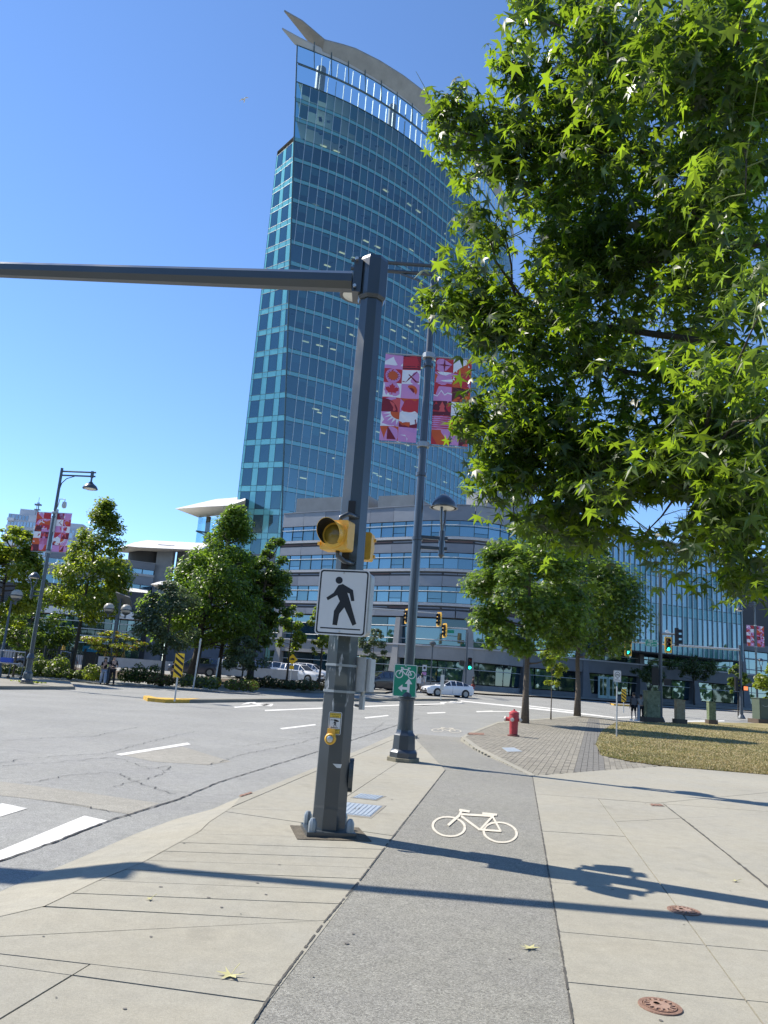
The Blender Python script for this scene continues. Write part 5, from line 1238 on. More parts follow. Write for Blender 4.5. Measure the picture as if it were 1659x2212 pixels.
        sh(0, 5, sq, 'orange', 0); sh(0, 5, qd(1, 0, .5, 90), 'pink', 1); sh(0, 5, [(0, .2), (.4, 1), (0, 1)], 'red', 1); sh(1, 5, sq, 'plum', 0); sh(1, 5, [(0, 1), (.5, .1), (.5, 1)], 'pink', 1); sh(1, 5, [(.6, 1), (1, .1), (1, 1)], 'hot', 1)
    pr_.build('print', BM, t); return t
for lp, rz, nm in ((LP1, 0, 'near'), (LP2, R(-8), 'left'), (p3, R(10), 'far')):
    ux = Vector((math.cos(rz), math.sin(rz), 0))
    a, c = lp + ux * -.56 + Vector((0, 0, 8.60)), lp + ux * .56 + Vector((0, 0, 8.60))
    if nm == 'near':
        banner('banner with crossed hockey sticks left of the nearest lamp pole', a, rz, 'A'); banner('banner with striped cell right of the nearest lamp pole, touching leaves', c, rz, 'B')
    elif nm == 'left':
        banner('banner left of the pole on the far left street lamp', a, rz, 'B', True); banner('banner right of the pole on the far left street lamp', c, rz, 'A', True)
    else:
        banner('small distant banner left of the lamp pole at the right edge', a, rz, 'A'); banner('small distant banner right of the lamp pole at the right edge', c, rz, 'B')
# bike route sign on the lamp
bs = place('bike_route_sign', 'green bike route sign with white arrows on the banner lamp base', 'sign', (.67, 15.80, 1.56), R(-4))
b = MB(); b.prism(rrect(.47, .64, .03), 0, .006, M=RX); b.build('panel', GRN, bs)
b = MB(); ringp(b, rrect(.462, .632, .028), rrect(.44, .61, .02), .0068); b.build('border', WHT, bs)
b = MB(); bike(b, 0, .165, .20, .0072); b.build('bicycle', WHT, bs)
b = MB(); line2(b, (.075, -.24), (.075, -.04), .05, .007); flat(b, [(.0, -.06), (.15, -.06), (.075, .05)], .0072); line2(b, (.07, -.15), (-.05, -.15), .05, .0074); flat(b, [(-.13, -.15), (-.045, -.075), (-.045, -.225)], .0072); b.build('arrow', WHT, bs)
for y in (.29, -.29): b = MB(); b.lathe([(.014, 0), (.014, .006), (0, .008)], 8, M=RX, c=(0, -.006, y)); b.build('screw', SCREW, bs)
# ---- fire hydrant
hp = G(1109, 1590); HR = mat('hydrant_red', (0.40, 0.045, 0.05), 0.5, var=0.2, vscale=10); HWH = mat('hydrant_cap', (0.62, 0.58, 0.50), 0.6, var=0.15)
hy = thing('fire_hydrant', 'faded red fire hydrant with pale caps on the brick corner', 'hydrant', hp, R(-25)); k_ = 1.0
b = MB(); b.lathe([(.20, 0), (.20, .035), (.14, .04), (.14, .07)], 18); b.build('flange', mat('hydrant_foot', (.16, .05, .04), .8), hy, smooth=30)
b = MB(); b.lathe([(.135, .05), (.145, .45), (.165, .56), (.165, .60), (.158, .70), (.17, .705), (.17, .72), (.15, .77), (.08, .81), (.03, .825), (.03, .87), (0, .875)], 22); b.build('barrel', HR, hy, smooth=35)
for dr, r, ln, nm in (((0, -1, 0), .065, .06, 'hose_cap'), ((-1, 0, 0), .085, .12, 'pumper_cap'), ((1, 0, 0), .06, .04, 'hose_cap')):
    b = MB(); d = Vector(dr); p = Vector((0, 0, .53)); b.cyl(p + d * .12, p + d * (.15 + ln), r * .8, n=14); nz = b.build('nozzle', HR, hy, smooth=30)
    b = MB(); b.cyl(p + d * (.15 + ln), p + d * (.20 + ln), r, r * .92, n=14); b.cyl(p + d * (.20 + ln), p + d * (.235 + ln), .025, n=5); b.build(nm, HWH, hy, smooth=30)
# ---- small signs and posts
def post(t, h_, r=.03, mt=None): b = MB(); b.cyl((0, 0, 0), (0, 0, h_), r, n=8); b.build('post', mt or GREYM, t, smooth=30)
q = G(1332, 1592); ns = thing('no_cycling_sign', 'white sign with bicycle in a ring reading ON SIDEWALK on a post by the lawn', 'sign', q, R(4)); post(ns, 1.9)
zc = D(1335, 1461, q.y).z
b = MB(); b.prism(rrect(.30, .45, .04), .032, .038, M=RX, T=(0, 0, zc)); b.build('panel', WHT, ns)
b = MB(); off = zc
def up(bb, dz, dy=.0):
    bb.v = [(x, y + dy, z + dz) for x, y, z in bb.v]
b = MB(); ringp(b, rrect(.285, .435, .034), rrect(.268, .418, .03), .0395); up(b, zc); b.build('border', INK, ns)
b = MB(); ringp(b, circ(0, .06, .108), circ(0, .06, .088), .0395); up(b, zc); b.build('ring', INK, ns); b = MB(); bike(b, 0, .06, .07, .04, lw=.13); up(b, zc); b.build('bicycle', INK, ns)
for tx, yy, fw_ in (('ON', -.085, 1), ('SIDEWALK', -.145, .9)): b = MB(); letter(b, tx, .05, 0, yy, .0397, fw=fw_); up(b, zc); b.build('lettering', INK, ns, kind='stuff')
SY = mat('hazard_yellow', (.80, .50, .02), .45)
def hazard(label, px, Y, w_, h_, zc, ph):
    q = onground(px, Y, .02); t = thing('hazard_marker', label, 'road sign', q, R(3), 'striped island markers'); post(t, zc + h_ / 2, .035)
    b = MB(); b.prism(rrect(w_, h_, .03), .035, .041, M=RX, T=(0, 0, zc)); b.build('panel', SY, t)
    n = 4
    for k in range(n):
        y = -h_ / 2 + h_ * (k + .35) / n; s_ = w_ * .46; tp = h_ / n * .48
        b = MB(); flat(b, [(-s_, y + w_ * .38), (s_, y - w_ * .30), (s_, y - w_ * .30 + tp), (-s_, y + w_ * .38 + tp)] if k < n - 1 else [(-s_, y + w_ * .38), (s_, y - w_ * .30), (s_, y - w_ * .30 + tp * .8), (-s_, y + w_ * .2 + tp)], .0425); up(b, zc); b.build('stripe', INK, t)
    return t
hazard('yellow and black striped marker on the left traffic island nose', 377, 32.4, .37, .98, D(383.5, 1438, 32.4).z, 0)
hazard('small yellow and black striped marker beyond the lawn', 1347, 62, .37, 1.0, D(1349, 1503, 62).z - hz(62), 0)
# pale utility cabinets by the far crossing
GRS = mat('grass_wrap', (.07, .09, .045), .8, col2=(.26, .29, .18), vscale=3.2); FOR = mat('forest_wrap', (.05, .08, .04), .8, col2=(.20, .25, .14), vscale=9); BRK = mat('bark_wrap', (.22, .15, .08), .8, col2=(.38, .33, .2), vscale=8); OLV = mat('olive_cabinet', (.075, .10, .07), .55, var=.1)
def ucab(label, px0, px1, ytop, ybase, mt, Y=None, slope=0, door=1, mark=False):
    q = G((px0 + px1) / 2, ybase); Y = q.y; w_ = (D(px1, ybase, Y) - D(px0, ybase, Y)).length; h_ = D((px0 + px1) / 2, ytop, Y).z - q.z
    t = thing('utility_cabinet', label, 'utility cabinet', q, R(8), 'utility cabinets by the crossing')
    b = MB(); b.box((0, 0, .12), (w_ * 1.35, w_ * .9, .34)); b.build('plinth', mat('dark_plinth', (.10, .075, .055), .9, var=.2), t)
    b = MB(); b.box((0, 0, .28 + (h_ - .28) / 2), (w_, w_ * .62, h_ - .28)); b.build('body', mt, t)
    b = MB(); b.box((0, 0, h_ + .03), (w_ * 1.06, w_ * .7, .06), M=Matrix.Rotation(R(slope), 3, 'Y')); b.build('lid', mt, t)
    b = MB(); b.box((0, -w_ * .315, .32 + (h_ - .36) / 2), (w_ * .88, .012, h_ - .44)); d_ = b.build('door', mt, t); b = MB(); b.box((w_ * .36, -w_ * .33, h_ * .55), (.03, .03, .12)); b.build('handle', BAND, d_)
    if mark:
        b = MB(); pts = [(-.35, .12), (-.2, .0), (-.05, .06), (.02, .2), (.1, .1), (.3, .02), (.36, .14)]
        for a, c in zip(pts, pts[1:]): line2(b, (a[0] * w_, a[1]), (c[0] * w_, c[1]), .03, w_ * .325)
        up(b, h_ * .68); b.build('graffiti', mat('chalk', (.35, .38, .36), .8), t)
    return t
ucab('tall cabinet wrapped with a grassy picture beside the two pedestrians', 1393, 1423, 1494, 1559, GRS)
ucab('low brown bark-patterned cabinet, middle of the row behind lawn', 1459, 1478, 1513, 1563, BRK, slope=5)
ucab('narrow cabinet with dark forest picture and sloping top behind lawn', 1529, 1545, 1518, 1564, FOR, slope=9)
ucab('wide dark olive cabinet with chalk scrawl at the right edge', 1632, 1674, 1510, 1562, OLV, mark=True)
# ---- far traffic signals
def head(label, loc, yaw, lit=None, sides=3, yel=True, s=1.0, back=False):
    t = thing('traffic_light', label, 'traffic light', loc, yaw, 'traffic lights at the far crossing')
    hgt = (.36 * sides + .05) * s
    b = MB(); b.prism(rrect(.40 * s, hgt + .06, .05), -.20 * s, -.02, M=RX); b.build('housing', YEL if yel else BLK, t)
    b = MB(); b.prism(rrect((.62 if yel else .42) * s, hgt + (.24 if yel else .06), .07), -.03, .0, M=RX); b.build('backplate', YEL if yel == 1 else BLK, t)
    b = MB(); b.prism(rrect(.36 * s, hgt, .04), .0, .01, M=RX); b.build('face', BLK, t)
    for k in range(sides):
        z = (sides - 1) * .18 * s - k * .36 * s; on = lit == k
        b = MB(); b.lathe([(.15 * s, .012), (.1 * s, .035), (0, .045)], 16, M=RX, c=(0, 0, z)); b.build('lens', (LITG if k == 2 else LITO) if on else (LENSR if k == 0 else LENSD), t, smooth=True)
        b = MB()
        for j in range(11):
            a = R(-20 + 220 * j / 10)
            for dz in (.01, .24): b.v.append((math.cos(a) * .16 * s, -dz, z + math.sin(a) * .16 * s))
        for j in range(10): b.f.append([2 * j, 2 * j + 2, 2 * j + 3, 2 * j + 1]); b.m.append(0)
        b.build('visor', BLK, t)
    return t
def pedhead(label, loc, yaw, lit=False):
    t = thing('pedestrian_signal', label, 'pedestrian signal', loc, yaw); b = MB(); b.prism(rrect(.46, .42, .04), -.2, .0, M=RX); b.build('housing', BLK, t)
    b = MB(); flat(b, rrect(.36, .32, .02), .012); b.build('screen', LITO if lit else LENSD, t)
    b = MB(); b.box((0, -.1, .23), (.46, .22, .02)); b.build('hood', BLK, t)
    return t
def spole(label, px, ybase, ytop, armpx=None, army=None, armY=None, r=.12, Y=None):
    q = G(px, ybase) if Y is None else onground(px, Y); Y = q.y; t = thing('traffic_signal_pole', label, 'signal pole', q); H = D(px, ytop, Y).z - q.z
    b = MB(); b.lathe([(r, 0), (r * .65, H), (0, H + .02)], 10); b.build('pole', FARP, t, smooth=40)
    b = MB(); b.lathe([(r * 2.2, 0), (r * 2.2, .08), (r * 1.2, .35)], 8); b.build('base', FARP, t)
    if armpx is not None:
        e = D(armpx, army, armY or Y) - q; a = Vector((0, 0, e.z if abs(e.z - H) < 1.2 else H - .2)); b = MB(); b.cyl((0, 0, e.z), e, r * .7, r * .4, n=8); b.build('mast_arm', GREYM, t, smooth=30)
    return t, q
_, s0 = spole('slim signal pole with short arm at the podium corner, behind the white sedan', 1004, 1492, 1366, 958, 1355, Y=76)
head('yellow traffic light facing left, higher of the pair near the podium', D(948, 1338, 74), R(-52), None)
head('yellow traffic light facing left, lower of the pair near the podium', D(960, 1362, 75), R(-58), None)
head('traffic light with green lit on the slim pole behind the white sedan', D(1015, 1434, 76), R(0), 2, yel=0)
pedhead('dark pedestrian signal left of the slim pole behind the sedan', D(998, 1432, 76), R(10))
_, sb = spole('far signal pole hidden behind the sign, its pale arm reaching right', 762, 1490, 1318, 946, 1325, 72, Y=72)
head('yellow traffic light partly hidden by the banner lamp pole', D(878, 1331, 72), R(-65), None)
st = thing('street_name_sign', 'small green street name blade above the far slim signal pole', 'sign', D(970, 1364, 75.5)); b = MB(); b.box((0, 0, 0), (1.0, .03, .3)); b.build('panel', GRN, st)
_, s1 = spole('tall dark signal pole beside the grassy cabinet', 1427, 1560, 1238, 1466, 1371, r=.14)
head('traffic light seen from the side on the arm right of the tall pole', D(1465, 1376, s1.y - .3), R(78), None, yel=0)
head('dark signal head seen from behind, left of the tall pole', D(1415, 1461, s1.y - .1), R(160), None, yel=0)
pedhead('small pedestrian signal seen from behind, right of the tall pole', D(1441, 1474, s1.y), R(175))
_, s2 = spole('signal pole with long pale mast arm near the right edge', 1602, 1552, 1394, 1352, 1386, r=.15, Y=67)
sy = s2.y - .25
head('yellow backed traffic light with green lit beside the street name sign', D(1443.5, 1393, sy), R(2), 2)
head('traffic light with green lit half hidden by the round street tree', D(1357, 1400, sy), R(2), 2)
pedhead('pedestrian signal with orange hand on the right edge signal pole', D(1611, 1487, s2.y - .2), R(4), True)
head('narrow signal head seen edge on, left of the right edge pole', D(1593, 1478, s2.y), R(80), None, yel=0)
dm = thing('diamond_sign', 'small pale diamond sign above the green-lit traffic light', 'sign', D(1441, 1368, sy)); b = MB(); b.prism([(0, .33), (.33, 0), (0, -.33), (-.33, 0)], 0, .02, M=RX); b.build('panel', WHT, dm); b = MB(); b.cyl((0, .03, -.7), (0, .03, .1), .03, n=6); b.build('post', GREYM, dm)
sn = thing('street_name_sign', 'green street name sign reading 102 Ave and 102A Ave on the mast arm', 'sign', D(1407, 1389, sy), R(2)); wS = (D(1420, 1389, sy) - D(1394, 1388, sy)).length; hS = wS * .56
b = MB(); b.prism(rrect(wS, hS, .05), -.02, .0, M=RX); b.build('panel', GRN, sn)
b = MB(); ringp(b, rrect(wS * .98, hS * .97, .05), rrect(wS * .95, hS * .92, .04), .002); letter(b, '102', hS * .5, -wS * .1, hS * .22, .003, fw=1.15); letter(b, 'AVE', hS * .24, wS * .33, hS * .24, .003); letter(b, '102', hS * .42, -wS * .2, -hS * .24, .003, fw=1.1); letter(b, 'A', hS * .32, wS * .1, -hS * .26, .003); letter(b, 'AVE', hS * .2, wS * .27, -hS * .2, .003)
flat(b, [(-wS * .42, hS * .36), (-wS * .39, hS * .28), (-wS * .45, hS * .28)], .003); flat(b, [(wS * .42, -hS * .24), (wS * .38, -hS * .16), (wS * .38, -hS * .32)], .003); b.build('lettering', WHT, sn)
# ---- other lamps, signs and posts across the road
def globe_lamp(label, px, Y, heads, ytop, panel=None, group=None):
    q = onground(px, Y); H = D(px, ytop, Y).z - q.z; t = thing('globe_lamp', label, 'street lamp', q, 0, group)
    b = MB(); b.lathe([(.16, 0), (.14, .5), (.075, .6), (.06, H), (0, H + .02)], 12); b.build('pole', FARP, t, smooth=35)
    for hx in heads:
        b = MB(); b.cyl((0, 0, H - .12), (hx, 0, H - .12), .035, n=6); b.cyl((hx, 0, H - .2), (hx, 0, H + .02), .06, n=8); b.lathe([(.08, H), (.2, H + .1)], 12, c=(hx, 0, 0)); b.build('arm', FARP, t)
        b = MB(); b.lathe([(.12, H + .05), (.27, H + .16), (.34, H + .36), (.30, H + .52), (.17, H + .66), (0, H + .7)], 18, c=(hx, 0, 0)); gl_ = b.build('globe', OPAL, t, smooth=True)
        b = MB(); b.lathe([(.345, H + .30), (.36, H + .33), (.345, H + .37)], 18, c=(hx, 0, 0)); b.lathe([(.14, H + .03), (.29, H + .15), (.27, H + .17)], 18, c=(hx, 0, 0)); b.build('cage', FARP, gl_)
    return t
globe_lamp('black post with two round globe lamps above the couple', 231, 49.6, (-.55, .55), 1326)
globe_lamp('single globe lamp post at the very left edge of the photo', -4, 45, (.25,), 1296)
q = onground(236, 52); sp = thing('solar_panel', 'square solar panel on its own post behind the globe lamps', 'solar panel', q); H = D(246, 1293, 52).z - q.z
b = MB(); b.cyl((0, 0, 0), (0, 0, H), .07, n=8); b.build('post', FARP, sp); b = MB(); b.box((.2, 0, H), (1.15, .9, .06), M=Matrix.Rotation(R(-38), 3, 'X') @ Matrix.Rotation(R(20), 3, 'Y')); b.build('panel', mat('solar_back', (.16, .165, .17), .6), sp)
q = onground(929, 80); gl2 = thing('path_lamp', 'slim single lamp post at the podium wall right of the banner lamp', 'street lamp', q); H = D(916, 1395, 80).z - q.z
b = MB(); b.cyl((0, 0, 0), (0, 0, H), .06, n=8); b.build('post', FARP, gl2); b = MB(); b.lathe([(.1, H), (.34, H + .25), (.34, H + .4), (.1, H + .55), (0, H + .56)], 14); b.build('lantern', FARP, gl2, smooth=35)
q = onground(914, 78); ps = thing('parking_sign', 'tall narrow parking sign stack on a post near the woman', 'sign', q, R(4)); H = D(914, 1436, 78).z - q.z; post(ps, H, .04, FARP)
for k, (mt_, hh) in enumerate(((WHT, .6), (BC['pink'], .3), (WHT, .55))): b = MB(); b.box((0, -.06, H - .3 - k * .55), (.42, .02, hh)); b.build('panel', mt_, ps)
b = MB(); flat(b, circ(0, H - .3, .13), .075); b.build('symbol', INK, ps)
q = onground(952, 62); bo = thing('blank_sign', 'small pale sign seen edge on before the white sedan', 'sign', q, R(60)); b = MB(); b.cyl((0, 0, 0), (0, 0, 1.7), .035, n=6); b.build('post', GREYM, bo); b = MB(); b.box((0, -.05, 1.35), (.6, .03, 1.15)); b.build('panel', GREYM, bo)
for k, (px, ytop, lab) in enumerate(((417, 1378, 'leaning grey sign post in front of the big trees'), (462, 1420, 'second grey sign post lower among the shrubs'))):
    q = onground(px, 50 + k * 4); t = thing('sign_post', lab, 'post', q); H = D(px, ytop, 50 + k * 4).z - q.z; b = MB(); b.cyl((0, 0, 0), (.12, 0, H), .05, n=6); b.build('post', GREYM, t)
    b = MB(); b.box((.1, -.08, H - .5), (.08, .02, .9)); b.build('panel', GREYM, t)
q = onground(109, 62); ws = thing('far_crosswalk_sign', 'small distant white crossing sign behind the black fence', 'sign', q, R(4)); H = D(109, 1390, 62).z - q.z; post(ws, H, .04); b = MB(); b.prism(rrect(.42, .58, .04), .05, .06, M=RX, T=(0, 0, H - .3)); b.build('panel', WHT, ws); b = MB(); ped(b, 0, 0, .56, .062); up(b, H - .3); b.build('walking_figure', INK, ws)
q = onground(627, 74); ys = thing('warning_sign', 'yellow diamond warning sign beside the white parked cars', 'sign', q, R(4)); H = D(628, 1424, 74).z - q.z; post(ys, H + .2, .04); b = MB(); b.prism([(0, .5), (.5, 0), (0, -.5), (-.5, 0)], .05, .06, M=RX, T=(0, 0, H)); b.build('panel', SY, ys); b = MB(); flat(b, [(-.2, -.06), (.2, -.06), (.2, .06), (.05, .14), (-.2, .06)], .062); up(b, H); b.build('symbol', INK, ys); b = MB(); b.prism(rrect(.42, .34, .03), .05, .06, M=RX, T=(0, 0, H - .75)); b.build('lower_panel', SY, ys)
# ---- black fence, rail and terrace pieces on the left
FENM = mat('fence_black', (.03, .035, .035), .5, .2); F0, F1 = G(-70, 1453), G(203, 1467); fdir = (F1 - F0); flen = fdir.length; fang = math.atan2(fdir.y, fdir.x)
fn = thing('metal_fence', 'black metal picket fence behind the far left street lamp', 'fence', (F0.x, F0.y, .05), fang); FH = 1.85; nps = 9
for k in range(nps + 1): b = MB(); b.box((flen * k / nps, 0, FH / 2 + .05), (.13, .13, FH + .2)); b.build('post', FENM, fn)
for z in (.18, FH - .1): b = MB(); b.box((flen / 2, 0, z), (flen, .04, .05)); b.build('rail', FENM, fn)
for k in range(int(flen / .16)): 
    if k < 290: piece('picket', FENM, (.08 + k * .16, 0, FH / 2 + .05), (.022, .022, FH - .2), 0, fn)
q = G(27, 1468); ra = thing('cycle_rack', 'pale steel tubular rack with wheels at the left edge by the lamp', 'rack', (q.x, q.y, .03), R(6))
for z, l_ in ((1.5, 1.7), (.85, 1.3)): b = MB(); b.tube([(-l_ / 2 - .4, 0, z), (l_ / 2 - .4, 0, z - .02)], .035, 6); b.build('rail', LEDGE, ra)
for x in (-1.0, -.25, .42): b = MB(); b.tube([(x, 0, .08), (x + .05, 0, 1.5)], .03, 6); b.build('leg', FARP, ra); b = MB(); b.cyl((x, -.02, .09), (x, .02, .09), .09, n=10); b.build('wheel', BLK, ra)
b = MB(); b.box((-.5, .1, 1.0), (.6, .3, .25)); b.build('blue_bag', mat('blue_bag', (.03, .08, .4), .6), ra)
q = onground(187, 58); bx = thing('information_panel', 'dark display panel with a bright blue top behind the fence', 'panel', q); b = MB(); b.box((0, 0, .9), (.9, .2, 1.8)); b.build('body', DKWALL, bx); b = MB(); b.box((0, 0, 1.98), (1.1, .25, .4)); b.build('header', mat('blue_header', (.02, .25, .5), .5), bx)
for k, (px, y) in enumerate(((81, 1393), (131, 1397))):
    q = onground(px, 72); um = thing('folded_parasol', ('yellow folded parasol left of the distant crossing sign', 'yellow folded parasol right of the distant crossing sign')[k], 'parasol', q); H = D(px, y - 9, 72).z - q.z; b = MB(); b.cyl((0, 0, 0), (0, 0, H), .04, n=6); b.build('pole', FARP, um); b = MB(); b.lathe([(.28, H - 1.3), (.2, H - .6), (.03, H), (0, H)], 8); b.build('cloth', mat('parasol_yellow', (.55, .33, .05), .8), um)
for i, (px, Y) in enumerate(((108, 54.5), (120, 56), (200, 57))):
    pass
# gull
gq = D(528, 215, 70); gu = thing('gull', 'white gull gliding in the blue sky left of the tower', 'bird', gq, R(20)); GW = mat('gull_white', (.75, .75, .74), .6)
gu.rotation_euler = (R(-18), R(-42), R(25))
b = MB(); b.lathe([(0, -.24), (.05, -.18), (.075, -.02), (.06, .14), (.03, .24), (0, .27)], 10, M=RX); b.add([(-.05, -.0, 0), (.05, 0, 0), (.09, .36, 0), (-.09, .36, 0)], [[0, 1, 2, 3]]); b.build('body', GW, gu, smooth=True)
for s_ in (-1, 1):
    b = MB(); V = [(s_ * .04, -.10, .02), (s_ * .30, -.14, .11), (s_ * .66, .06, .06), (s_ * .32, .03, .10), (s_ * .04, .08, .02)]; b.add(V + [(x, y, z + .012) for x, y, z in V], [[0, 1, 3, 4], [1, 2, 3], [9, 8, 6, 5], [8, 7, 6]]); b.build('wing', GW, gu)
# fallen leaves
LEAFY = mat('fallen_leaf', (.46, .43, .20), .7, var=.2)
def star(n=5):
    out = []
    for k in range(n):
        a = R(90 + (k - 2) * 58); out.append((math.cos(a) * (1, 1, 1.05, 1, 1)[k], math.sin(a))); 
        if k < n - 1: a2 = R(90 + (k - 1.5) * 58); out.append((math.cos(a2) * .37, math.sin(a2) * .37))
    return [(-.06, -.12)] [:0] + out
def fallen(px, py, s, rot, label):
    q = G(px, py) + Vector((0, 0, .004)); t = thing('fallen_leaf', label, 'leaf', q, rot, 'fallen leaves'); b = MB(); st_ = star(); pts = [(x * s, y * s, .004 + .16 * s * abs(x) ** 1.3) for x, y in st_]
    b.add([(0, 0, 0.003)] + pts, [[0, i + 1, i + 2] for i in range(len(pts) - 1)]); b.build('blade', LEAFY, t); b = MB(); b.tube([(0, 0, .003), (0.1 * s, -.5 * s, .02), (.2 * s, -1.0 * s, .03)], .002, 4); b.build('stalk', LEAFY, t)
fallen(499, 2108, .085, 2.6, 'pale yellow fallen star leaf on the concrete slab, bottom left')
fallen(1145, 2051, .07, .4, 'pale yellow fallen leaf lying on the bike path')
fallen(1590, 1905, .05, 1.0, 'small tan fallen leaf on the right concrete slabs')
fallen(325, 1944, .04, 2.0, 'tiny curled brown leaf on the grooved concrete')
# ------------------------------------------------------------------ cars
TYRE = mat('tyre', (.02, .02, .02), .85); RIM = mat('rim', (.32, .33, .34), .35, .8); CGL = glass_mat('car_glass', (1, 1, 1), (.9, .95, 1), .10, .03, opaque=(.015, .018, .02))
HLT = mat('headlight', (.75, .78, .8), .15, spec=.8); TLT = mat('taillight', (.35, .02, .02), .25); TRIM = mat('car_trim', (.02, .02, .022), .5); CHR = mat('chrome', (.6, .6, .6), .2, .9)
def paint(nm, c): return mat('car_' + nm, c, .3, .0, spec=.6, coat=.8)
def car(label, loc, yaw, col, kind='suv'):
    """nose points along -X"""
    t = thing('parked_car' if kind == 'suv' else 'white_sedan', label, 'car', loc, yaw, 'cars across the road')
    if kind == 'suv':      # x, bottom, belt, top, half width belt, half width top
        L, Wd = 4.6, .92
        st = [(-2.3, .35, .62, .62, .70, .70), (-2.22, .25, .82, .82, .82, .80), (-1.9, .22, .98, .98, .90, .86), (-1.15, .22, 1.06, 1.06, .92, .86), (-.95, .22, 1.07, 1.12, .92, .84), (-.25, .22, 1.09, 1.62, .92, .70), (.4, .22, 1.1, 1.70, .92, .70), (1.35, .22, 1.12, 1.68, .92, .68), (1.9, .24, 1.14, 1.60, .90, .66), (2.15, .26, 1.12, 1.22, .86, .78), (2.28, .38, .95, .98, .80, .74)]
        cab = (4, 9); wx = (-1.42, 1.42); wr = .37
    else:
        L, Wd = 4.65, .9
        st = [(-2.32, .32, .55, .55, .66, .66), (-2.24, .2, .68, .70, .80, .76), (-1.85, .18, .80, .84, .88, .82), (-1.05, .18, .88, .93, .90, .84), (-.85, .18, .90, .97, .90, .82), (-.05, .18, .94, 1.38, .90, .64), (.45, .18, .95, 1.42, .90, .62), (1.15, .18, .97, 1.33, .90, .62), (1.75, .2, 1.0, 1.12, .88, .70), (2.1, .25, 1.0, 1.04, .84, .76), (2.3, .4, .9, .92, .74, .70)]
        cab = (4, 8); wx = (-1.38, 1.38); wr = .33
    bo, gl_ = MB(), MB(); rings = []
    for x, zb, zm, zt, wb_, wt in st:
        rings.append([(x, -wb_ * .93, zb), (x, -wb_, zb + (zm - zb) * .55), (x, -wb_ * .98, zm), (x, -wt, zt), (x, wt, zt), (x, wb_ * .98, zm), (x, wb_, zb + (zm - zb) * .55), (x, wb_ * .93, zb)])
    for i in range(len(rings) - 1):
        a, c = rings[i], rings[i + 1]; incab = cab[0] <= i < cab[1]
        for k in range(7):
            q = [a[k], c[k], c[k + 1], a[k + 1]]
            steep = abs(st[i + 1][3] - st[i][3]) > .28
            isg = incab and (k in (2, 4) or (k == 3 and steep))
            bo.poly(q); 
            if isg:
                m_ = [sum(p[j] for p in q) / 4 for j in range(3)]; n_ = (Vector(q[1]) - Vector(q[0])).cross(Vector(q[3]) - Vector(q[0])).normalized()
                if n_.dot(Vector((0, m_[1], m_[2] - .9)) + Vector((m_[0] * .3, 0, 0))) < 0: n_ = -n_
                qq = [Vector(m_) + (Vector(p) - Vector(m_)) * .88 + n_ * .012 for p in q]; b = MB(); b.poly(qq); b.build('windscreen' if k == 3 else 'window', CGL, t)
    bo.poly(rings[0][::-1]); bo.poly(rings[-1]); o = bo.build('body', col, t, smooth=28)
    bm = bmesh.new(); bm.from_mesh(o.data); bmesh.ops.remove_doubles(bm, verts=bm.verts[:], dist=.0005); bmesh.ops.recalc_face_normals(bm, faces=bm.faces[:]); bm.to_mesh(o.data); bm.free()
    for x in wx:
        for s_ in (-1, 1):
            b = MB(); b.cyl((x, s_ * (Wd - .2), wr * 1.02), (x, s_ * (Wd + .008), wr * 1.02), wr * 1.14, n=20); b.build('wheel_arch', TRIM, t)
            b = MB(); b.cyl((x, s_ * (Wd - .2), wr), (x, s_ * (Wd + .02), wr), wr, n=22); w_ = b.build('wheel', TYRE, t, smooth=40)
            b = MB(); b.lathe([(wr * .68, 0), (wr * .66, .012), (wr * .2, .0), (0, .015)], 16, c=(x, s_ * (Wd + .02), wr), M=Matrix.Rotation(R(-90 * s_), 3, 'X')); b.build('rim', RIM, w_, smooth=40)
            b = MB()
            for k in range(5): a = 2 * math.pi * k / 5; b.box((x + math.cos(a) * wr * .4, s_ * (Wd + .03), wr + math.sin(a) * wr * .4), (wr * .5, .02, wr * .16), M=Matrix.Rotation(-a, 3, 'Y'))
            b.build('spoke', RIM, w_, kind='stuff')
    zh = st[2][2] - .12
    for s_ in (-1, 1):
        b = MB(); b.box((-2.16, s_ * .62, zh - .06), (.22, .36, .13), s_ * -.35); b.build('headlight', HLT, t)
        b = MB(); b.box((2.2, s_ * .66, .88), (.16, .26, .16)); b.build('taillight', TLT, t)
        b = MB(); b.box((-.72, s_ * (Wd + .06), st[4][2] + .06), (.12, .18, .12), taper=.8); b.build('mirror', col, t)
        b = MB(); b.box((.1, s_ * (Wd - .004), st[5][2] * .62), (.012, .01, .6)); b.build('door_seam', TRIM, t); b = MB(); b.box((.45, s_ * (Wd - .002), st[5][2] * .82), (.2, .03, .03)); b.build('door_handle', col, t)
    b = MB(); b.box((-2.27, 0, zh - .12), (.1, .9, .14)); b.build('grille', TRIM, t); b = MB(); b.box((-2.28, 0, .42), (.1, 1.3, .16)); b.build('air_intake', TRIM, t)
    b = MB(); b.box((-2.345, 0, .52), (.02, .42, .12)); b.build('number_plate', WHT, t)
    b = MB(); b.box((0, 0, .2), (L * .9, 1.5, .12)); b.build('underbody', TRIM, t)
    if kind == 'suv':
        for s_ in (-1, 1): b = MB(); b.tube([(-.1, s_ * .62, 1.68), (0, s_ * .62, 1.74), (1.4, s_ * .62, 1.73), (1.5, s_ * .62, 1.67)], .018, 5); b.build('roof_rail', TRIM, t)
    return t
CW, CDK, CBK, CSI = paint('white', (.78, .78, .78)), paint('navy', (.035, .045, .075)), paint('black', (.015, .015, .018)), paint('silver', (.5, .51, .52))
car('white sedan driving on the cross street near the far slim signal pole', G(966, 1504.5, ROADZ), R(20), CW, 'sedan')
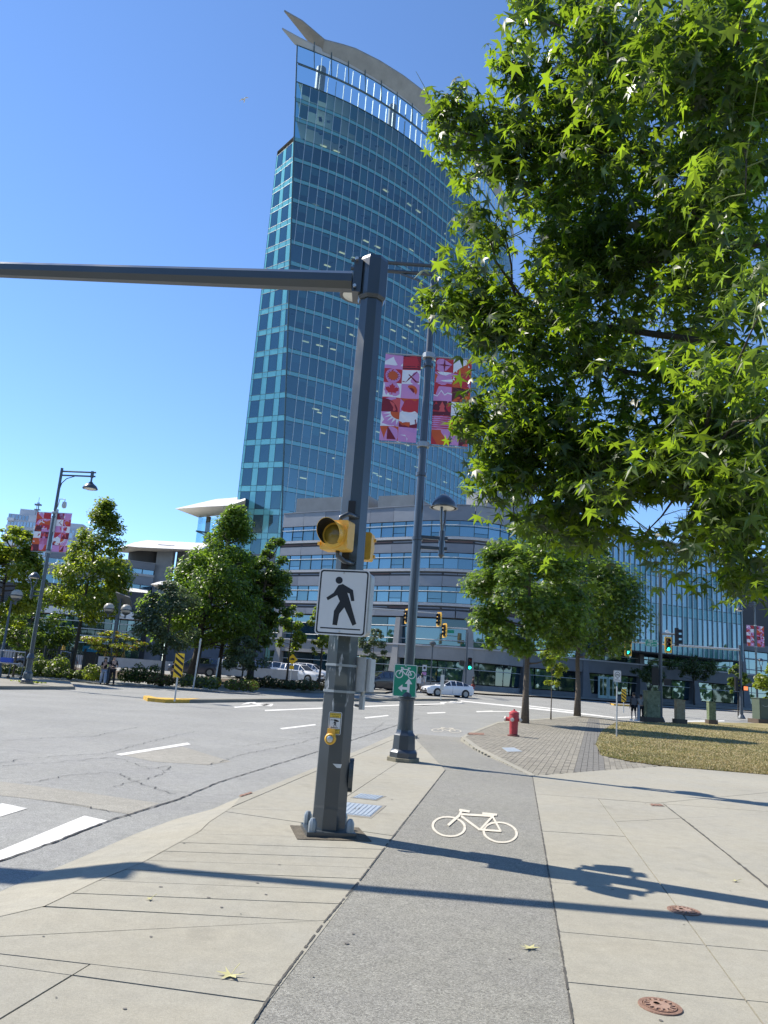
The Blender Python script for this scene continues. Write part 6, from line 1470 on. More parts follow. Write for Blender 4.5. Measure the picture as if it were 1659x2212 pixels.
def pcar(label, px, Y, yaw, col): return car(label, onground(px, Y, -.02), yaw, col)
pcar('white SUV parked nearest the lone street tree, right of the two', 648, 76, R(152), CW)
pcar('white SUV parked left of another white one behind low hedge', 573, 80, R(20), CW)
pcar('white vehicle partly hidden behind the right white SUV', 672, 84, R(165), CW)
pcar('dark navy SUV parked under the big tree by the striped marker', 417, 74, R(15), CDK)
pcar('silver car half hidden by shrubs right of the navy SUV', 482, 76, R(10), CSI)
pcar('dark car between the silver car and the white SUVs', 531, 78, R(-20), CDK)
pcar('black SUV waiting beyond the island, left of the bike sign', 858, 75, R(20), CBK)
pcar('dark low car just left of the black SUV, beside cabinet', 822, 72, R(30), CBK)
pcar('dark car glimpsed through the black fence at far left', 92, 60, R(5), CDK)
# ------------------------------------------------------------------ trees and shrubs
def leafcloud(name, C, N, Dn, size, tmpl, tris, mts, parent, kind='stuff', midx=None, curl=None):
    C = np.asarray(C, float); N = np.asarray(N, float); Dn = np.asarray(Dn, float); n = len(C)
    N /= np.linalg.norm(N, axis=1, keepdims=True) + 1e-9; Dn = Dn - N * (Dn * N).sum(1, keepdims=True); Dn /= np.linalg.norm(Dn, axis=1, keepdims=True) + 1e-9
    Sx = np.cross(Dn, N); T = np.asarray(tmpl, float); k = len(T); s = np.asarray(size, float)[:, None, None]
    V = C[:, None, :] + s * (T[None, :, 0:1] * Sx[:, None, :] + T[None, :, 1:2] * Dn[:, None, :] + T[None, :, 2:3] * (1 if curl is None else np.asarray(curl)[:, None, None]) * N[:, None, :])
    F = np.asarray(tris); m_ = len(F); idx = (F[None] + (np.arange(n) * k)[:, None, None]).reshape(-1)
    me = bpy.data.meshes.new(name); me.vertices.add(n * k); me.vertices.foreach_set('co', V.reshape(-1).astype(np.float32))
    me.loops.add(n * m_ * 3); me.loops.foreach_set('vertex_index', idx.astype(np.int32))
    me.polygons.add(n * m_); me.polygons.foreach_set('loop_start', np.arange(0, n * m_ * 3, 3, dtype=np.int32))
    for x in mts: me.materials.append(x)
    if midx is not None: me.polygons.foreach_set('material_index', np.repeat(np.asarray(midx, np.int32), m_))
    me.update(calc_edges=True); o = bpy.data.objects.new(name, me); COL.objects.link(o); o.parent = parent; tag(o, kind=kind); return o
RH = [(0, -.5, 0), (.36, -.02, .10), (0, .55, -.04), (-.36, -.02, .10)]; RHT = [(0, 1, 2), (0, 2, 3)]
TRI5 = [(0, 0, 0), (0, .6, -.05), (.22, .15, .04), (.6, .2, -.06), (.2, -.12, .03), (.38, -.5, -.08), (0, -.2, .03), (-.38, -.5, -.08), (-.2, -.12, .03), (-.6, .2, -.06), (-.22, .15, .04)]
T5T = [(0, i + 1 if i < 10 else 1, i) for i in range(1, 11)]
BARK = mat('bark', (.15, .12, .09), .95, col2=(.08, .065, .05), vscale=14, bump=.6, bscale=25); BARKD = mat('dark_bark', (.06, .05, .04), .95, var=.3, vscale=10, bump=.5, bscale=20)
LM = {'mid': leaf_mat('leaf_mid', (.085, .135, .024), (.25, .42, .035), tfac=.5), 'dark': leaf_mat('leaf_dark', (.058, .10, .022), (.16, .27, .03)), 'yellow': leaf_mat('leaf_yellow', (.12, .155, .022), (.38, .48, .035), tfac=.55),
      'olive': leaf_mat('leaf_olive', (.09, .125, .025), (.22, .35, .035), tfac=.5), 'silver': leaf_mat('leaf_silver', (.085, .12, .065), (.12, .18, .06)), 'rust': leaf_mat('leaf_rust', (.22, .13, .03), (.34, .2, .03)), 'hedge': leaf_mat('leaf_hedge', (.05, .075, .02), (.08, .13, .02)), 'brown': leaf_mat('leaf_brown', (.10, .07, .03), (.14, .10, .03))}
def tree(label, base, H, Rd, zb, prof, n, ls, key, tr=.14, nclump=46, seed=1, bark=None, lean=0, group=None, cat='tree', name='street_tree', flatten=.75, key2=None, shape=(RH, RHT), loose=1.0):
    g = np.random.default_rng(seed); t = thing(name, label, cat, base, 0, group)
    def rad(u):
        return {'round': Rd * np.sqrt(np.maximum(0.02, np.sin(np.pi * np.clip(u, 0, 1) ** .8))), 'cone': Rd * np.maximum(.05, (1 - u) ** .75) * np.minimum(1, .35 + u * 5), 'egg': Rd * np.maximum(.06, np.sin(np.pi * np.clip(u * .86 + .1, 0, 1)) ** .7), 'vase': Rd * np.maximum(.1, np.minimum(1, .35 + u * 1.1) * np.sqrt(np.maximum(0.05, 1 - u ** 3)))}[prof]
    u = g.random(nclump) ** .9; a = g.random(nclump) * 2 * np.pi; rr = rad(u) * (.35 + .65 * np.sqrt(g.random(nclump))) * (0.88 + .2 * g.random(nclump))
    cc = np.stack([np.cos(a) * rr + lean * u, np.sin(a) * rr, zb + (H - zb) * (.03 + .94 * u)], 1)
    cr = (.16 + .17 * g.random(nclump)) * np.maximum(.55 * Rd, rad(u)) * loose
    top = np.array([[lean, 0, H - .03 * H]]); cc = np.concatenate([cc, top]); cr = np.concatenate([cr, [Rd * .16]])
    w_ = cr ** 2; w_ /= w_.sum(); ci = g.choice(len(cc), n, p=w_)
    d = g.normal(size=(n, 3)); d /= np.linalg.norm(d, axis=1, keepdims=True); d *= (g.random((n, 1)) ** .5); d[:, 2] *= flatten
    P = cc[ci] + d * cr[ci][:, None] * 1.25
    out = P - np.array([0, 0, zb + (H - zb) * .45]); out /= np.linalg.norm(out, axis=1, keepdims=True)
    N = np.array([0, 0, .8]) + d * .5 + out * .35 + g.normal(size=(n, 3)) * .45; Dn = out + np.array([0, 0, -.6]) + g.normal(size=(n, 3)) * .6
    mi = (g.random(n) < .3).astype(int) if key2 else np.zeros(n, int)
    leafcloud('crown', P, N, Dn, ls * (.65 + .7 * g.random(n)), *shape, [LM[key]] + ([LM[key2]] if key2 else []), t, midx=mi)
    b = MB(); pts = [(0, 0, -.1)]; 
    for k in range(1, 7): pts.append((lean * k / 9 + g.normal() * .03 * tr / .14, g.normal() * .03 * tr / .14, H * .9 * k / 6))
    b.tube(pts, [tr * 1.35] + [tr * (1.05 - .95 * k / 6.3) for k in range(1, 7)], 9); b.build('trunk', bark or BARK, t, smooth=True)
    b = MB()
    for k in range(min(30, nclump)):
        e = Vector(cc[k]); z0 = max(zb * .75, min(e.z - .25 * e.xy.length, H * .85)); s0 = Vector((lean * z0 / H, 0, z0)); mid = s0.lerp(e, .5) + Vector((0, 0, -.06 * (e - s0).length)); b.tube([s0, mid, e], [tr * .32, tr * .2, tr * .06], 5)
    b.build('branch', bark or BARK, t, kind='stuff', smooth=True); return t
def at(px, Y, dz=0.0): return onground(px, Y, dz)
def hgt(px, y, Y): return D(px, y, Y).z - hz(Y)
ST = 'street trees round the crossing'
b7 = G(1134, 1562); tree('street tree on the brick corner right behind the red hydrant', b7, hgt(1110, 1120, b7.y), 2.75, 2.7, 'egg', 17000, .20, 'mid', .155, 100, 3, group=ST, key2='dark', shape=(TRI5, T5T))
b8 = G(1247, 1547); tree('wider round street tree further back, right of the hydrant tree', b8, hgt(1240, 1165, b8.y), 3.95, 3.2, 'egg', 16000, .25, 'dark', .19, 110, 4, group=ST, key2='mid', shape=(TRI5, T5T))
b9 = G(1190, 1554); tree('thin young sapling between the two street trees', b9, hgt(1200, 1395, b9.y), .75, 1.75, 'vase', 800, .17, 'yellow', .035, 16, 5, group=ST, loose=1.5, shape=(TRI5, T5T))
tree('tall pointed maple behind the fence, right of the left banners', at(150, 55), hgt(192, 1078, 55), 3.7, 3.9, 'cone', 17000, .22, 'yellow', .15, 80, 6, BARKD, lean=.75, key2='olive', loose=1.05)
tree('big spreading dark tree left of the tower base, tallest there', at(408, 60), hgt(495, 1096, 60), 5.2, 2.7, 'cone', 24000, .24, 'mid', .34, 90, 7, BARKD, lean=2.2, key2='dark')
tree('broad dark tree beside the tower foot, right of the tallest', at(538, 63), hgt(572, 1158, 63), 2.35, 2.6, 'egg', 16000, .24, 'dark', .26, 60, 8, BARKD, lean=.8, key2='mid')
tree('lower filler tree with dark crown between the big trees', at(470, 64), hgt(475, 1185, 64), 4.1, 2.0, 'egg', 15000, .24, 'mid', .2, 80, 18, BARKD, key2='dark')
tree('silvery drooping tree left of the big dark tree', at(348, 54), hgt(345, 1255, 54), 2.3, 1.9, 'egg', 6000, .2, 'silver', .14, 52, 9, BARKD)
tree('small silvery tree at the foot of the broad dark tree', at(520, 57), hgt(520, 1375, 57), 1.7, 1.1, 'round', 2600, .2, 'silver', .08, 30, 10, BARKD)
tree('slender tree just left of the crosswalk sign, further of the pair', at(618, 66), hgt(622, 1305, 66), 1.35, 2.6, 'egg', 2800, .21, 'mid', .1, 34, 11, BARKD, key2='yellow')
tree('yellow-green tree partly behind the crosswalk sign, on the verge', G(688, 1487), hgt(694, 1288, 60), 1.5, 2.7, 'egg', 3400, .2, 'olive', .11, 38, 12, BARKD, key2='yellow')
tree('small pale tree between the crosswalk sign and the banner lamp', at(801, 78), hgt(806, 1358, 78), 1.6, 2.4, 'egg', 2000, .22, 'silver', .07, 30, 13, BARKD)
tree('bright tree cut by the left edge of the photo', at(-24, 47), hgt(0, 1135, 47), 2.3, 2.6, 'egg', 10000, .24, 'yellow', .16, 60, 14, BARKD, key2='olive')
tree('dark mass of leaves low behind the left banner lamp', at(50, 56), hgt(60, 1300, 56), 2.6, 1.2, 'round', 4600, .24, 'dark', .12, 44, 15, BARKD)
tree('small low tree at the left edge above the rack', at(28, 49), hgt(28, 1352, 49), 1.6, 1.6, 'vase', 2200, .17, 'olive', .06, 28, 16, BARKD, flatten=.35)
tree('small amber-leaved maple above the couple', at(232, 50), hgt(225, 1362, 50), 2.0, 1.7, 'vase', 2800, .15, 'yellow', .06, 34, 17, BARKD, flatten=.22, key2='rust')
tree('little street tree left of the right edge signal pole', at(1595, 70), hgt(1583, 1434, 70), 1.0, 1.9, 'egg', 1300, .24, 'olive', .05, 20, 19, BARKD, group=ST)
tree('bright green tree cut by the right edge of the photo', at(1668, 70), hgt(1660, 1432, 70), 1.5, .9, 'egg', 2600, .24, 'yellow', .1, 30, 20, BARKD)
tree('dark shaded tree in front of the arcade, left of two', at(1405, 91), hgt(1405, 1440, 91), 2.4, 2.3, 'vase', 1500, .26, 'hedge', .1, 26, 21, BARKD)  # both arcade trees: shade put into the crown colour by darker hedge leaves
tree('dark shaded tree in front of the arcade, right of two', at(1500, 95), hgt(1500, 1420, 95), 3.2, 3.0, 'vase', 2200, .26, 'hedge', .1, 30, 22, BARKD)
def shrub(label, px0, px1, ytop, Y, key, n, seed, key2=None, deep=1.2, ls=.13, name='shrub'):
    c = at((px0 + px1) / 2, Y, .05); Wd = (D(px1, 1450, Y) - D(px0, 1450, Y)).length; H = D((px0 + px1) / 2, ytop, Y).z - c.z; g = np.random.default_rng(seed); t = thing(name, label, 'shrub', c)
    k = max(6, int(Wd / .5)); X = np.linspace(-Wd / 2, Wd / 2, k) + g.normal(size=k) * .12; hh = H * (.72 + .3 * g.random(k)); ci = g.integers(0, k, n); d = g.normal(size=(n, 3)); d /= np.linalg.norm(d, axis=1, keepdims=True)
    P = np.stack([X[ci] + d[:, 0] * .42, d[:, 1] * deep * .5, np.maximum(.03, hh[ci] * (.5 + .52 * d[:, 2] * g.random(n) ** .3))], 1); N = d * .7 + np.array([0, -.1, .5]) + g.normal(size=(n, 3)) * .4
    leafcloud('leaves', P, N, g.normal(size=(n, 3)), ls * (.6 + .8 * g.random(n)), RH, RHT, [LM[key]] + ([LM[key2]] if key2 else []), t, midx=(g.random(n) < .3).astype(int) if key2 else None)
    b = MB()
    for x in X: b.tube([(x * .9, 0, 0), (x, .05, H * .6)], [.03, .012], 5)
    b.build('stem', BARKD, t, kind='stuff'); return t
shrub('rounded dark green bush right of the couple', 268, 330, 1432, 52, 'hedge', 2600, 31, 'mid')
shrub('low brownish ground shrub left of the striped marker', 330, 372, 1453, 51, 'brown', 1500, 32, 'olive', ls=.11)
shrub('pale leafy low shrub behind the striped marker', 392, 450, 1452, 51, 'silver', 1700, 33, 'yellow')
shrub('low green groundcover clump on the verge by two grey posts', 448, 545, 1463, 52, 'olive', 2300, 34, 'brown')
shrub('clipped dark hedge in front of the white SUVs', 540, 672, 1461, 60, 'hedge', 3800, 35, 'brown', deep=1.6, name='hedge')
shrub('rusty orange end of the hedge by the verge tree', 655, 700, 1465, 62, 'rust', 900, 36, 'hedge', deep=1.2)
shrub('tall grassy bush behind the fence near the lamp base', 72, 130, 1412, 51.5, 'olive', 2200, 37, 'yellow')
shrub('low planting along the fence foot left of the couple', 100, 215, 1440, 51, 'hedge', 3600, 38, 'olive')
shrub('low planting at the far left behind the rack', -60, 70, 1432, 51, 'hedge', 3200, 39, 'olive')
shrub('yellowish bush close beside the couple on the fence end', 196, 232, 1430, 50, 'yellow', 1300, 40, 'olive')
shrub('tuft of dry weeds at the foot of the far left lamp', 46, 76, 1474, 40.3, 'yellow', 260, 41, deep=.4, ls=.08)

# ---- the big star-leaved tree hanging in from the right
SGL = leaf_mat('star_leaf', (.030, .062, .010), (.30, .47, .024), .38, .47, .32, 2.0)
SGD = leaf_mat('star_leaf_deep', (.020, .046, .011), (.15, .25, .02), .42, .40, .30, 2.0)
SGT = mat('leaf_twig', (.16, .20, .06), .7)
big = thing('sweetgum_tree', 'large overhanging tree with star-shaped leaves filling the upper right', 'tree', (0, 0, 0))
TB = Vector((5.6, 5.3, 0)); b = MB(); b.tube([TB, TB + Vector((.05, .05, 2)), TB + Vector((-.05, .1, 4.2)), TB + Vector((-.1, .2, 6.5)), TB + Vector((-.2, .3, 9.5))], [.2, .17, .14, .10, .04], 12); b.build('trunk', BARK, big, smooth=True)
TIPS = [(1118, 12, 5.4), (1185, 110, 5.8), (1078, 118, 6.0), (925, 226, 6.4), (912, 288, 6.3), (975, 262, 6.4), (960, 330, 6.2), (1018, 470, 5.9), (1080, 470, 5.9), (1200, 330, 6.3), (1280, 60, 4.9), (1440, 50, 4.3), (1600, 40, 3.7), (1290, 250, 5.8), (1400, 180, 4.9), (1540, 200, 4.2), (1130, 250, 6.1), (1050, 380, 6.2), (1150, 420, 6.2),
        (905, 652, 6.6), (968, 572, 6.6), (1010, 650, 6.4), (1100, 640, 6.3), (1020, 740, 6.4), (1060, 850, 6.2), (985, 895, 6.1), (1070, 960, 6.2), (1200, 570, 6.1), (1290, 470, 6.3), (1450, 400, 5.3), (1610, 420, 4.2), (1250, 690, 5.9), (1380, 600, 6.1), (1540, 640, 5.0), (1640, 680, 3.7),
        (1050, 1060, 6.4), (1110, 1125, 6.4), (1185, 1015, 6.2), (1275, 1150, 6.3), (1250, 930, 5.9), (1385, 1185, 6.1), (1290, 1045, 5.7), (1330, 840, 5.9), (1480, 1170, 5.7), (1560, 1010, 5.0), (1600, 1210, 5.4), (1650, 1300, 5.1), (1640, 1090, 4.7), (1650, 890, 4.2), (1490, 800, 5.4), (1420, 960, 6.0), (1150, 800, 6.2), (1130, 910, 6.3),
        (1360, 360, 6.6), (1480, 540, 6.6), (1320, 740, 6.8), (1560, 780, 6.4), (1250, 420, 6.9), (1420, 720, 6.9), (1600, 600, 6.2), (1540, 330, 6.0), (1600, 960, 6.2), (1230, 1080, 6.8), (1180, 690, 6.8), (1520, 100, 5.6), (1640, 220, 5.0), (1360, 120, 6.0)]
HUBS = [D(*q) for q in ((1370, 170, 5.3), (1240, 330, 6.2), (1300, 560, 6.2), (1520, 500, 5.4), (1250, 790, 6.1), (1300, 1030, 6.2), (1520, 1010, 5.5), (1580, 170, 4.4), (1130, 690, 6.4), (1130, 960, 6.3))]
g = np.random.default_rng(11); P, N, Dn, Sz = [], [], [], []; bb, tw = MB(), MB()
def bough(a, c, r0, r1, sag):
    L_ = (c - a).length; pts = [a.lerp(c, k / 6) + Vector((g.normal() * .03 * L_ * (0 < k < 6), g.normal() * .03 * L_ * (0 < k < 6), sag * L_ * math.sin(math.pi * k / 6))) for k in range(7)]
    bb.tube(pts, [r0 + (r1 - r0) * k / 6 for k in range(7)], 6); return pts
for h_ in HUBS:
    hd_ = (h_.xy - TB.xy).length; s0 = TB + Vector((0, .1, max(1.9, min(8.2, h_.z - .5 * hd_)))); bough(s0, h_, .05, .022, .10)
for (x, y, Y) in TIPS:
    e = D(x, y, Y); hub = min(HUBS, key=lambda q: (q - e).length + .8 * max(0, e.x - q.x)); line = bough(hub, e, .016, .003, .07)
    edge = x < 1060 or (y < 260 and x < 1130)
    for k in range(13 if edge else 35):
        t_ = 1 - (.5 if edge else 1.0) * g.random() ** 1.2 * .9; f_ = t_ * 6; i0 = min(5, int(f_)); seg_ = line[i0].lerp(line[i0 + 1], f_ - i0)
        c = seg_ + Vector(g.normal(size=3) * (.085 if edge else .26)); c.z += .04
        if k < 8: tw.tube([seg_, seg_.lerp(c, .5) + Vector((0, 0, .02)), c], [.005, .0035, .002], 4)
        for j in range(g.integers(7, 12)):
            az = g.random() * 6.28; r_ = .04 + (.09 if edge else .13) * g.random(); d = Vector((math.cos(az), math.sin(az), -.3 + .5 * g.random())); p = c + d * r_ + Vector((0, 0, g.normal() * .06))
            P.append(p); Dn.append(d * .9 + Vector((0, 0, -.8 - .9 * g.random()))); N.append(Vector((d.x * .55, d.y * .55, .75)) + Vector(g.normal(size=3) * .42)); Sz.append(.083 * (.55 + .8 * g.random()))
ST_ = star(); LT = [(0, -.05, 0)] + [(x_, y_ + .02, -.22 * (abs(x_) + abs(y_)) ** 1.6 + .06 * abs(x_)) for x_, y_ in ST_] + [(-.02, -.08, 0), (.01, -.95, -.12), (.04, -.95, -.12), (.03, -.08, 0)]
LTT = [(0, i + 1, i + 2) for i in range(len(ST_) - 1)] + [(len(ST_) + 1, len(ST_) + 2, len(ST_) + 3), (len(ST_) + 1, len(ST_) + 3, len(ST_) + 4)]
P, N, Dn, Sz = map(np.array, (P, N, Dn, Sz)); mi = (g.random(len(P)) < .4).astype(int)
dist = np.linalg.norm(P - np.array([0, 0, EYE]), axis=1); v = P - np.array([0, 0, EYE]); kf = v @ np.array(FW); px = 829.5 + 1659 * (v @ np.array(CR)) / kf; py = 1106 - 1659 * (v @ np.array(CU)) / kf
OUTL = [(1098, -80), (1098, 0), (1081, 72), (1062, 115), (1055, 163), (983, 168), (925, 182), (891, 240), (887, 322), (920, 355), (950, 372), (958, 420), (1000, 490), (1035, 538), (1079, 542), (1107, 560), (1100, 432), (1170, 470), (1168, 600), (1093, 595), (1007, 595), (997, 545), (959, 545), (944, 600), (884, 640), (882, 690), (925, 740), (992, 788), (1030, 807), (1048, 862), (1011, 875), (973, 894), (978, 965), (1007, 935), (1011, 975), (1055, 1000), (1016, 1043), (1021, 1081), (1074, 1105), (1131, 1187), (1199, 1206), (1247, 1244), (1275, 1263), (1295, 1235), (1343, 1240), (1386, 1254), (1429, 1230), (1482, 1283), (1549, 1283), (1592, 1302), (1631, 1355), (1900, 1355), (1900, -80)]
HOLE = [(1323, 1118), (1380, 1078), (1505, 1070), (1510, 1100), (1440, 1132), (1370, 1147)]
jx, jy = px + g.normal(size=len(px)) * 24, py + g.normal(size=len(px)) * 24                    # the crown's ragged outline
keep = np.array([kf[i] > 1.2 and (px[i] > 1659 or py[i] < 0 or (inside((jx[i], jy[i]), OUTL) and not inside((px[i], py[i]), HOLE))) for i in range(len(px))])
P, N, Dn, Sz, mi, dist, px, py = (q[keep] for q in (P, N, Dn, Sz, mi, dist, px, py))
vis = (px > 0) & (px < 1659) & (py > 0) & (py < 1400); order = np.argsort(np.where(vis, dist / Sz, 1e9)); first = order[:280]; mask = np.ones(len(P), bool); mask[first] = False
leafcloud('foliage', P[mask], N[mask], Dn[mask], Sz[mask], LT, LTT, [SGL, SGD], big, midx=mi[mask], curl=(.3 + 2.3 * g.random(len(P)))[mask])
lm_ = []
for mt_, cu_ in ((SGL, .5), (SGD, .5), (SGL, 1.4), (SGD, 1.4), (SGL, 2.4), (SGD, 2.4)):
    me = bpy.data.meshes.new('leaf'); me.from_pydata([(q[0], q[1], q[2] * cu_) for q in LT], [], [list(q) for q in LTT]); me.materials.append(mt_); lm_.append(me)
for i in first:
    n_ = Vector(N[i]).normalized(); d = Vector(Dn[i]); d = (d - n_ * d.dot(n_)).normalized(); sx = d.cross(n_)
    M4 = Matrix((sx, d, n_)).transposed().to_4x4(); M4 = Matrix.Translation(Vector(P[i])) @ M4 @ Matrix.Scale(float(Sz[i]), 4)
    o = bpy.data.objects.new('leaf', lm_[mi[i] + 2 * int(g.integers(0, 3))]); COL.objects.link(o); o.matrix_world = M4; o.parent = big
bb.build('branch', BARKD, big, kind='stuff', smooth=True); tw.build('twig', SGT, big, kind='stuff')

# a belt of trees across the street behind the viewer, seen only mirrored in the facades
g = np.random.default_rng(77); n = 9000; LNE = resample(catmull([(-120, 95, 0), (-112, 30, 0), (-95, -28, 0), (0, -36, 0), (70, -30, 0), (115, 5, 0), (135, 70, 0)], 12), .5); LI = g.integers(0, len(LNE), n); LP = np.array([LNE[i][:] for i in LI]); X = LI * .55; hm = 9 + 3.5 * np.sin(X * .21) + 2.5 * np.sin(X * .07 + 2) + 1.5 * np.sin(X * .55)
Z = hm * g.random(n) ** .8 + .2; XY = LP[:, :2] + g.normal(size=(n, 2)) * 2.4
o = leafcloud('treeline', np.concatenate([XY, Z[:, None]], 1), np.concatenate([-XY / 60 + np.array([0, .5]) + g.normal(size=(n, 2)) * .5, (.4 + .5 * g.random(n))[:, None]], 1), g.normal(size=(n, 3)), 1.5 + g.random(n), RH, RHT, [LM['mid'], LM['dark']], None, 'stuff', (g.random(n) < .5).astype(int))
# ------------------------------------------------------------------ people
SKIN = mat('skin', (.45, .28, .20), .6); SKIN2 = mat('skin_dark', (.22, .13, .09), .6)
def skinned(name, pts, edges, rad, mt, parent=None, lv=1, root=0):
    me = bpy.data.meshes.new(name); me.from_pydata(pts, edges, []); o = bpy.data.objects.new(name, me); COL.objects.link(o)
    bm = bmesh.new(); bm.from_mesh(me); ly = bm.verts.layers.skin.verify(); bm.verts.ensure_lookup_table()
    for i, v in enumerate(bm.verts):
        r = rad[i]; v[ly].radius = r if isinstance(r, tuple) else (r, r); v[ly].use_root = (i == root)
    bm.to_mesh(me); bm.free(); m1 = o.modifiers.new('skin', 'SKIN'); m1.use_smooth_shade = True; m2 = o.modifiers.new('sub', 'SUBSURF'); m2.levels = lv; m2.render_levels = lv
    dg = bpy.context.evaluated_depsgraph_get(); dg.update(); nm = bpy.data.meshes.new_from_object(o.evaluated_get(dg)); o.modifiers.clear(); o.data = nm; nm.materials.clear(); nm.materials.append(mt)
    bpy.data.meshes.remove(me); nm.name = name
    if parent is not None: o.parent = parent
    return o
def person(label, loc, yaw, h, shirt, legs, hair, skin=SKIN, long_hair=False, wide=1.0, shorts=False, skirt=False, stride=.14, armL=None, armR=None, sleeve=.5):
    k = h / 1.75; J = {}
    J['pel'], J['spi'], J['che'], J['nec'], J['hb'], J['hd'], J['top'] = (0, 0, .95), (0, .01, 1.14), (0, .0, 1.34), (0, .01, 1.49), (0, -.005, 1.55), (0, -.02, 1.64), (0, -.01, 1.71)
    J['nose'] = (0, -.125, 1.63)
    for s_, nm in ((-1, 'L'), (1, 'R')):
        J['ear' + nm] = (s_ * .085, 0, 1.63); J['sh' + nm] = (s_ * .175, .01, 1.43); sw = s_ * stride
        el, wr = ((s_ * .235, .02 + sw * .3, 1.13), (s_ * .235, -.08 + sw * .7, .90)) if (armL if s_ < 0 else armR) is None else (armL if s_ < 0 else armR)
        J['el' + nm], J['wr' + nm] = el, wr; d = (Vector(wr) - Vector(el)).normalized(); hd_ = Vector(wr) + d * .07; J['ha' + nm] = tuple(hd_)
        sd = d.cross(Vector((1, 0, 0))).normalized()
        for f in range(4): q = hd_ + sd * ((f - 1.5) * .018) + d * (.085, .1, .095, .075)[f] + Vector((-s_ * .015, -.01, 0)); J['f%d' % f + nm] = tuple(q)
        J['th' + nm] = tuple(hd_ + sd * .05 + d * .02)
        J['hi' + nm], J['kn' + nm], J['an' + nm], J['to' + nm] = (s_ * .095, 0, .90), (s_ * .105, -.03 - sw * .6, .49), (s_ * .105, .03 - sw * 1.3, .075), (s_ * .12, -.12 - sw * 1.3, .03)
    E_ = [('pel', 'spi'), ('spi', 'che'), ('che', 'nec'), ('nec', 'hb'), ('hb', 'hd'), ('hd', 'top'), ('hd', 'nose')]
    for n_ in 'LR':
        E_ += [('che', 'sh' + n_), ('sh' + n_, 'el' + n_), ('el' + n_, 'wr' + n_), ('wr' + n_, 'ha' + n_), ('ha' + n_, 'th' + n_), ('pel', 'hi' + n_), ('hi' + n_, 'kn' + n_), ('kn' + n_, 'an' + n_), ('an' + n_, 'to' + n_), ('hd', 'ear' + n_)] + [('ha' + n_, 'f%d' % f + n_) for f in range(4)]
    RD = dict(pel=(.15, .11), spi=(.13, .1), che=(.155, .105), nec=.052, hb=.06, hd=(.085, .1), top=.065, nose=.014)
    for n_ in 'LR': RD.update({'ear' + n_: .02, 'sh' + n_: .058, 'el' + n_: .042, 'wr' + n_: .028, 'ha' + n_: (.036, .02), 'th' + n_: .01, 'hi' + n_: .088, 'kn' + n_: .056, 'an' + n_: .038, 'to' + n_: .034}); RD.update({'f%d' % f + n_: .009 for f in range(4)})
    def mk(name, keys, grow, mt, parent, lv=1):
        ks = [q for q in J if q in keys]; ix = {q: i for i, q in enumerate(ks)}
        ed = [(ix[a], ix[c]) for a, c in E_ if a in ix and c in ix]
        rr = []
        for q in ks:
            r = RD[q]; r = r if isinstance(r, tuple) else (r, r); gk = grow(q); rr.append(((r[0] * gk[0] + gk[1]) * k, (r[1] * gk[0] + gk[1]) * k))
        return skinned(name, [tuple(c * k for c in J[q]) for q in ks], ed, rr, mt, parent, lv)
    p = mk('person', set(J), lambda q: (1, 0), skin, None); p.location = loc; p.rotation_euler = (0, 0, yaw); tag(p, label, 'person')
    keep = {q: J[q] for q in J}
    for n_ in 'LR': J['el' + n_] = tuple(Vector(keep['sh' + n_]).lerp(Vector(keep['el' + n_]), sleeve + .3)) if sleeve < .7 else keep['el' + n_]; J['wr' + n_] = tuple(Vector(keep['el' + n_]).lerp(Vector(keep['wr' + n_]), .9))
    up_ = {'pel', 'spi', 'che', 'shL', 'shR', 'elL', 'elR'} | ({'wrL', 'wrR'} if sleeve > .7 else set())
    mk('top', up_, lambda q: (1.05, .014), shirt, p); J.update(keep)
    if skirt:
        b = MB(); b.lathe([(.15 * k, 1.0 * k), (.19 * k, .85 * k), (.25 * k, .5 * k)], 16); b.build('skirt', legs, p, smooth=True)
    else:
        if shorts:
            for n_ in 'LR': J['kn' + n_] = tuple(Vector(keep['hi' + n_]).lerp(Vector(keep['kn' + n_]), .85))
        lo = {'pel', 'hiL', 'hiR', 'knL', 'knR'} | (set() if shorts else {'anL', 'anR'})
        mk('trousers', lo, lambda q: (1.0 * (wide if q[:2] in ('kn', 'an') else 1.03), .016), legs, p); J.update(keep)
    b = MB(); b.lathe([(.092, 1.60), (.108, 1.66), (.10, 1.72), (.06, 1.765), (0, 1.775)], 14, c=(0, .022, 0)); b.v = [(x * k, y * k, z * k) for x, y, z in b.v]; hr = b.build('hair', hair, p, smooth=True)
    if long_hair: b = MB(); b.lathe([(.03, 1.36), (.085, 1.42), (.105, 1.6), (.08, 1.7)], 12, c=(0, .055, 0)); b.v = [(x * k, y * k, z * k) for x, y, z in b.v]; b.build('long_hair', hair, p, smooth=True)
    for n_ in 'LR':
        a = Vector(J['an' + n_]); b = MB(); b.box((a.x * k, (a.y - .055) * k, .045 * k), (.095 * k, .27 * k, .09 * k), taper=.75); b.build('shoe', BLK if not shorts else WHT, p)
        b = MB(); b.box((.032 * (-1 if n_ == 'L' else 1) * k, -.112 * k, 1.655 * k), (.022 * k, .014 * k, .009 * k)); b.build('eye', INK, p)
    b = MB(); b.box((0, -.108 * k, 1.583 * k), (.04 * k, .012 * k, .008 * k)); b.build('mouth', mat('lip', (.3, .1, .09), .5), p)
    return p
BKC, JEAN, GRYC = mat('black_cloth', (.012, .012, .014), .9), mat('pale_jeans', (.28, .34, .44), .9, var=.1), mat('grey_cloth', (.1, .1, .11), .9); REDC, PATC = mat('red_cloth', (.22, .05, .05), .9), mat('patterned_cloth', (.5, .48, .47), .9, col2=(.1, .1, .1), vscale=22); HAIRB = mat('dark_hair', (.015, .012, .010), .5)
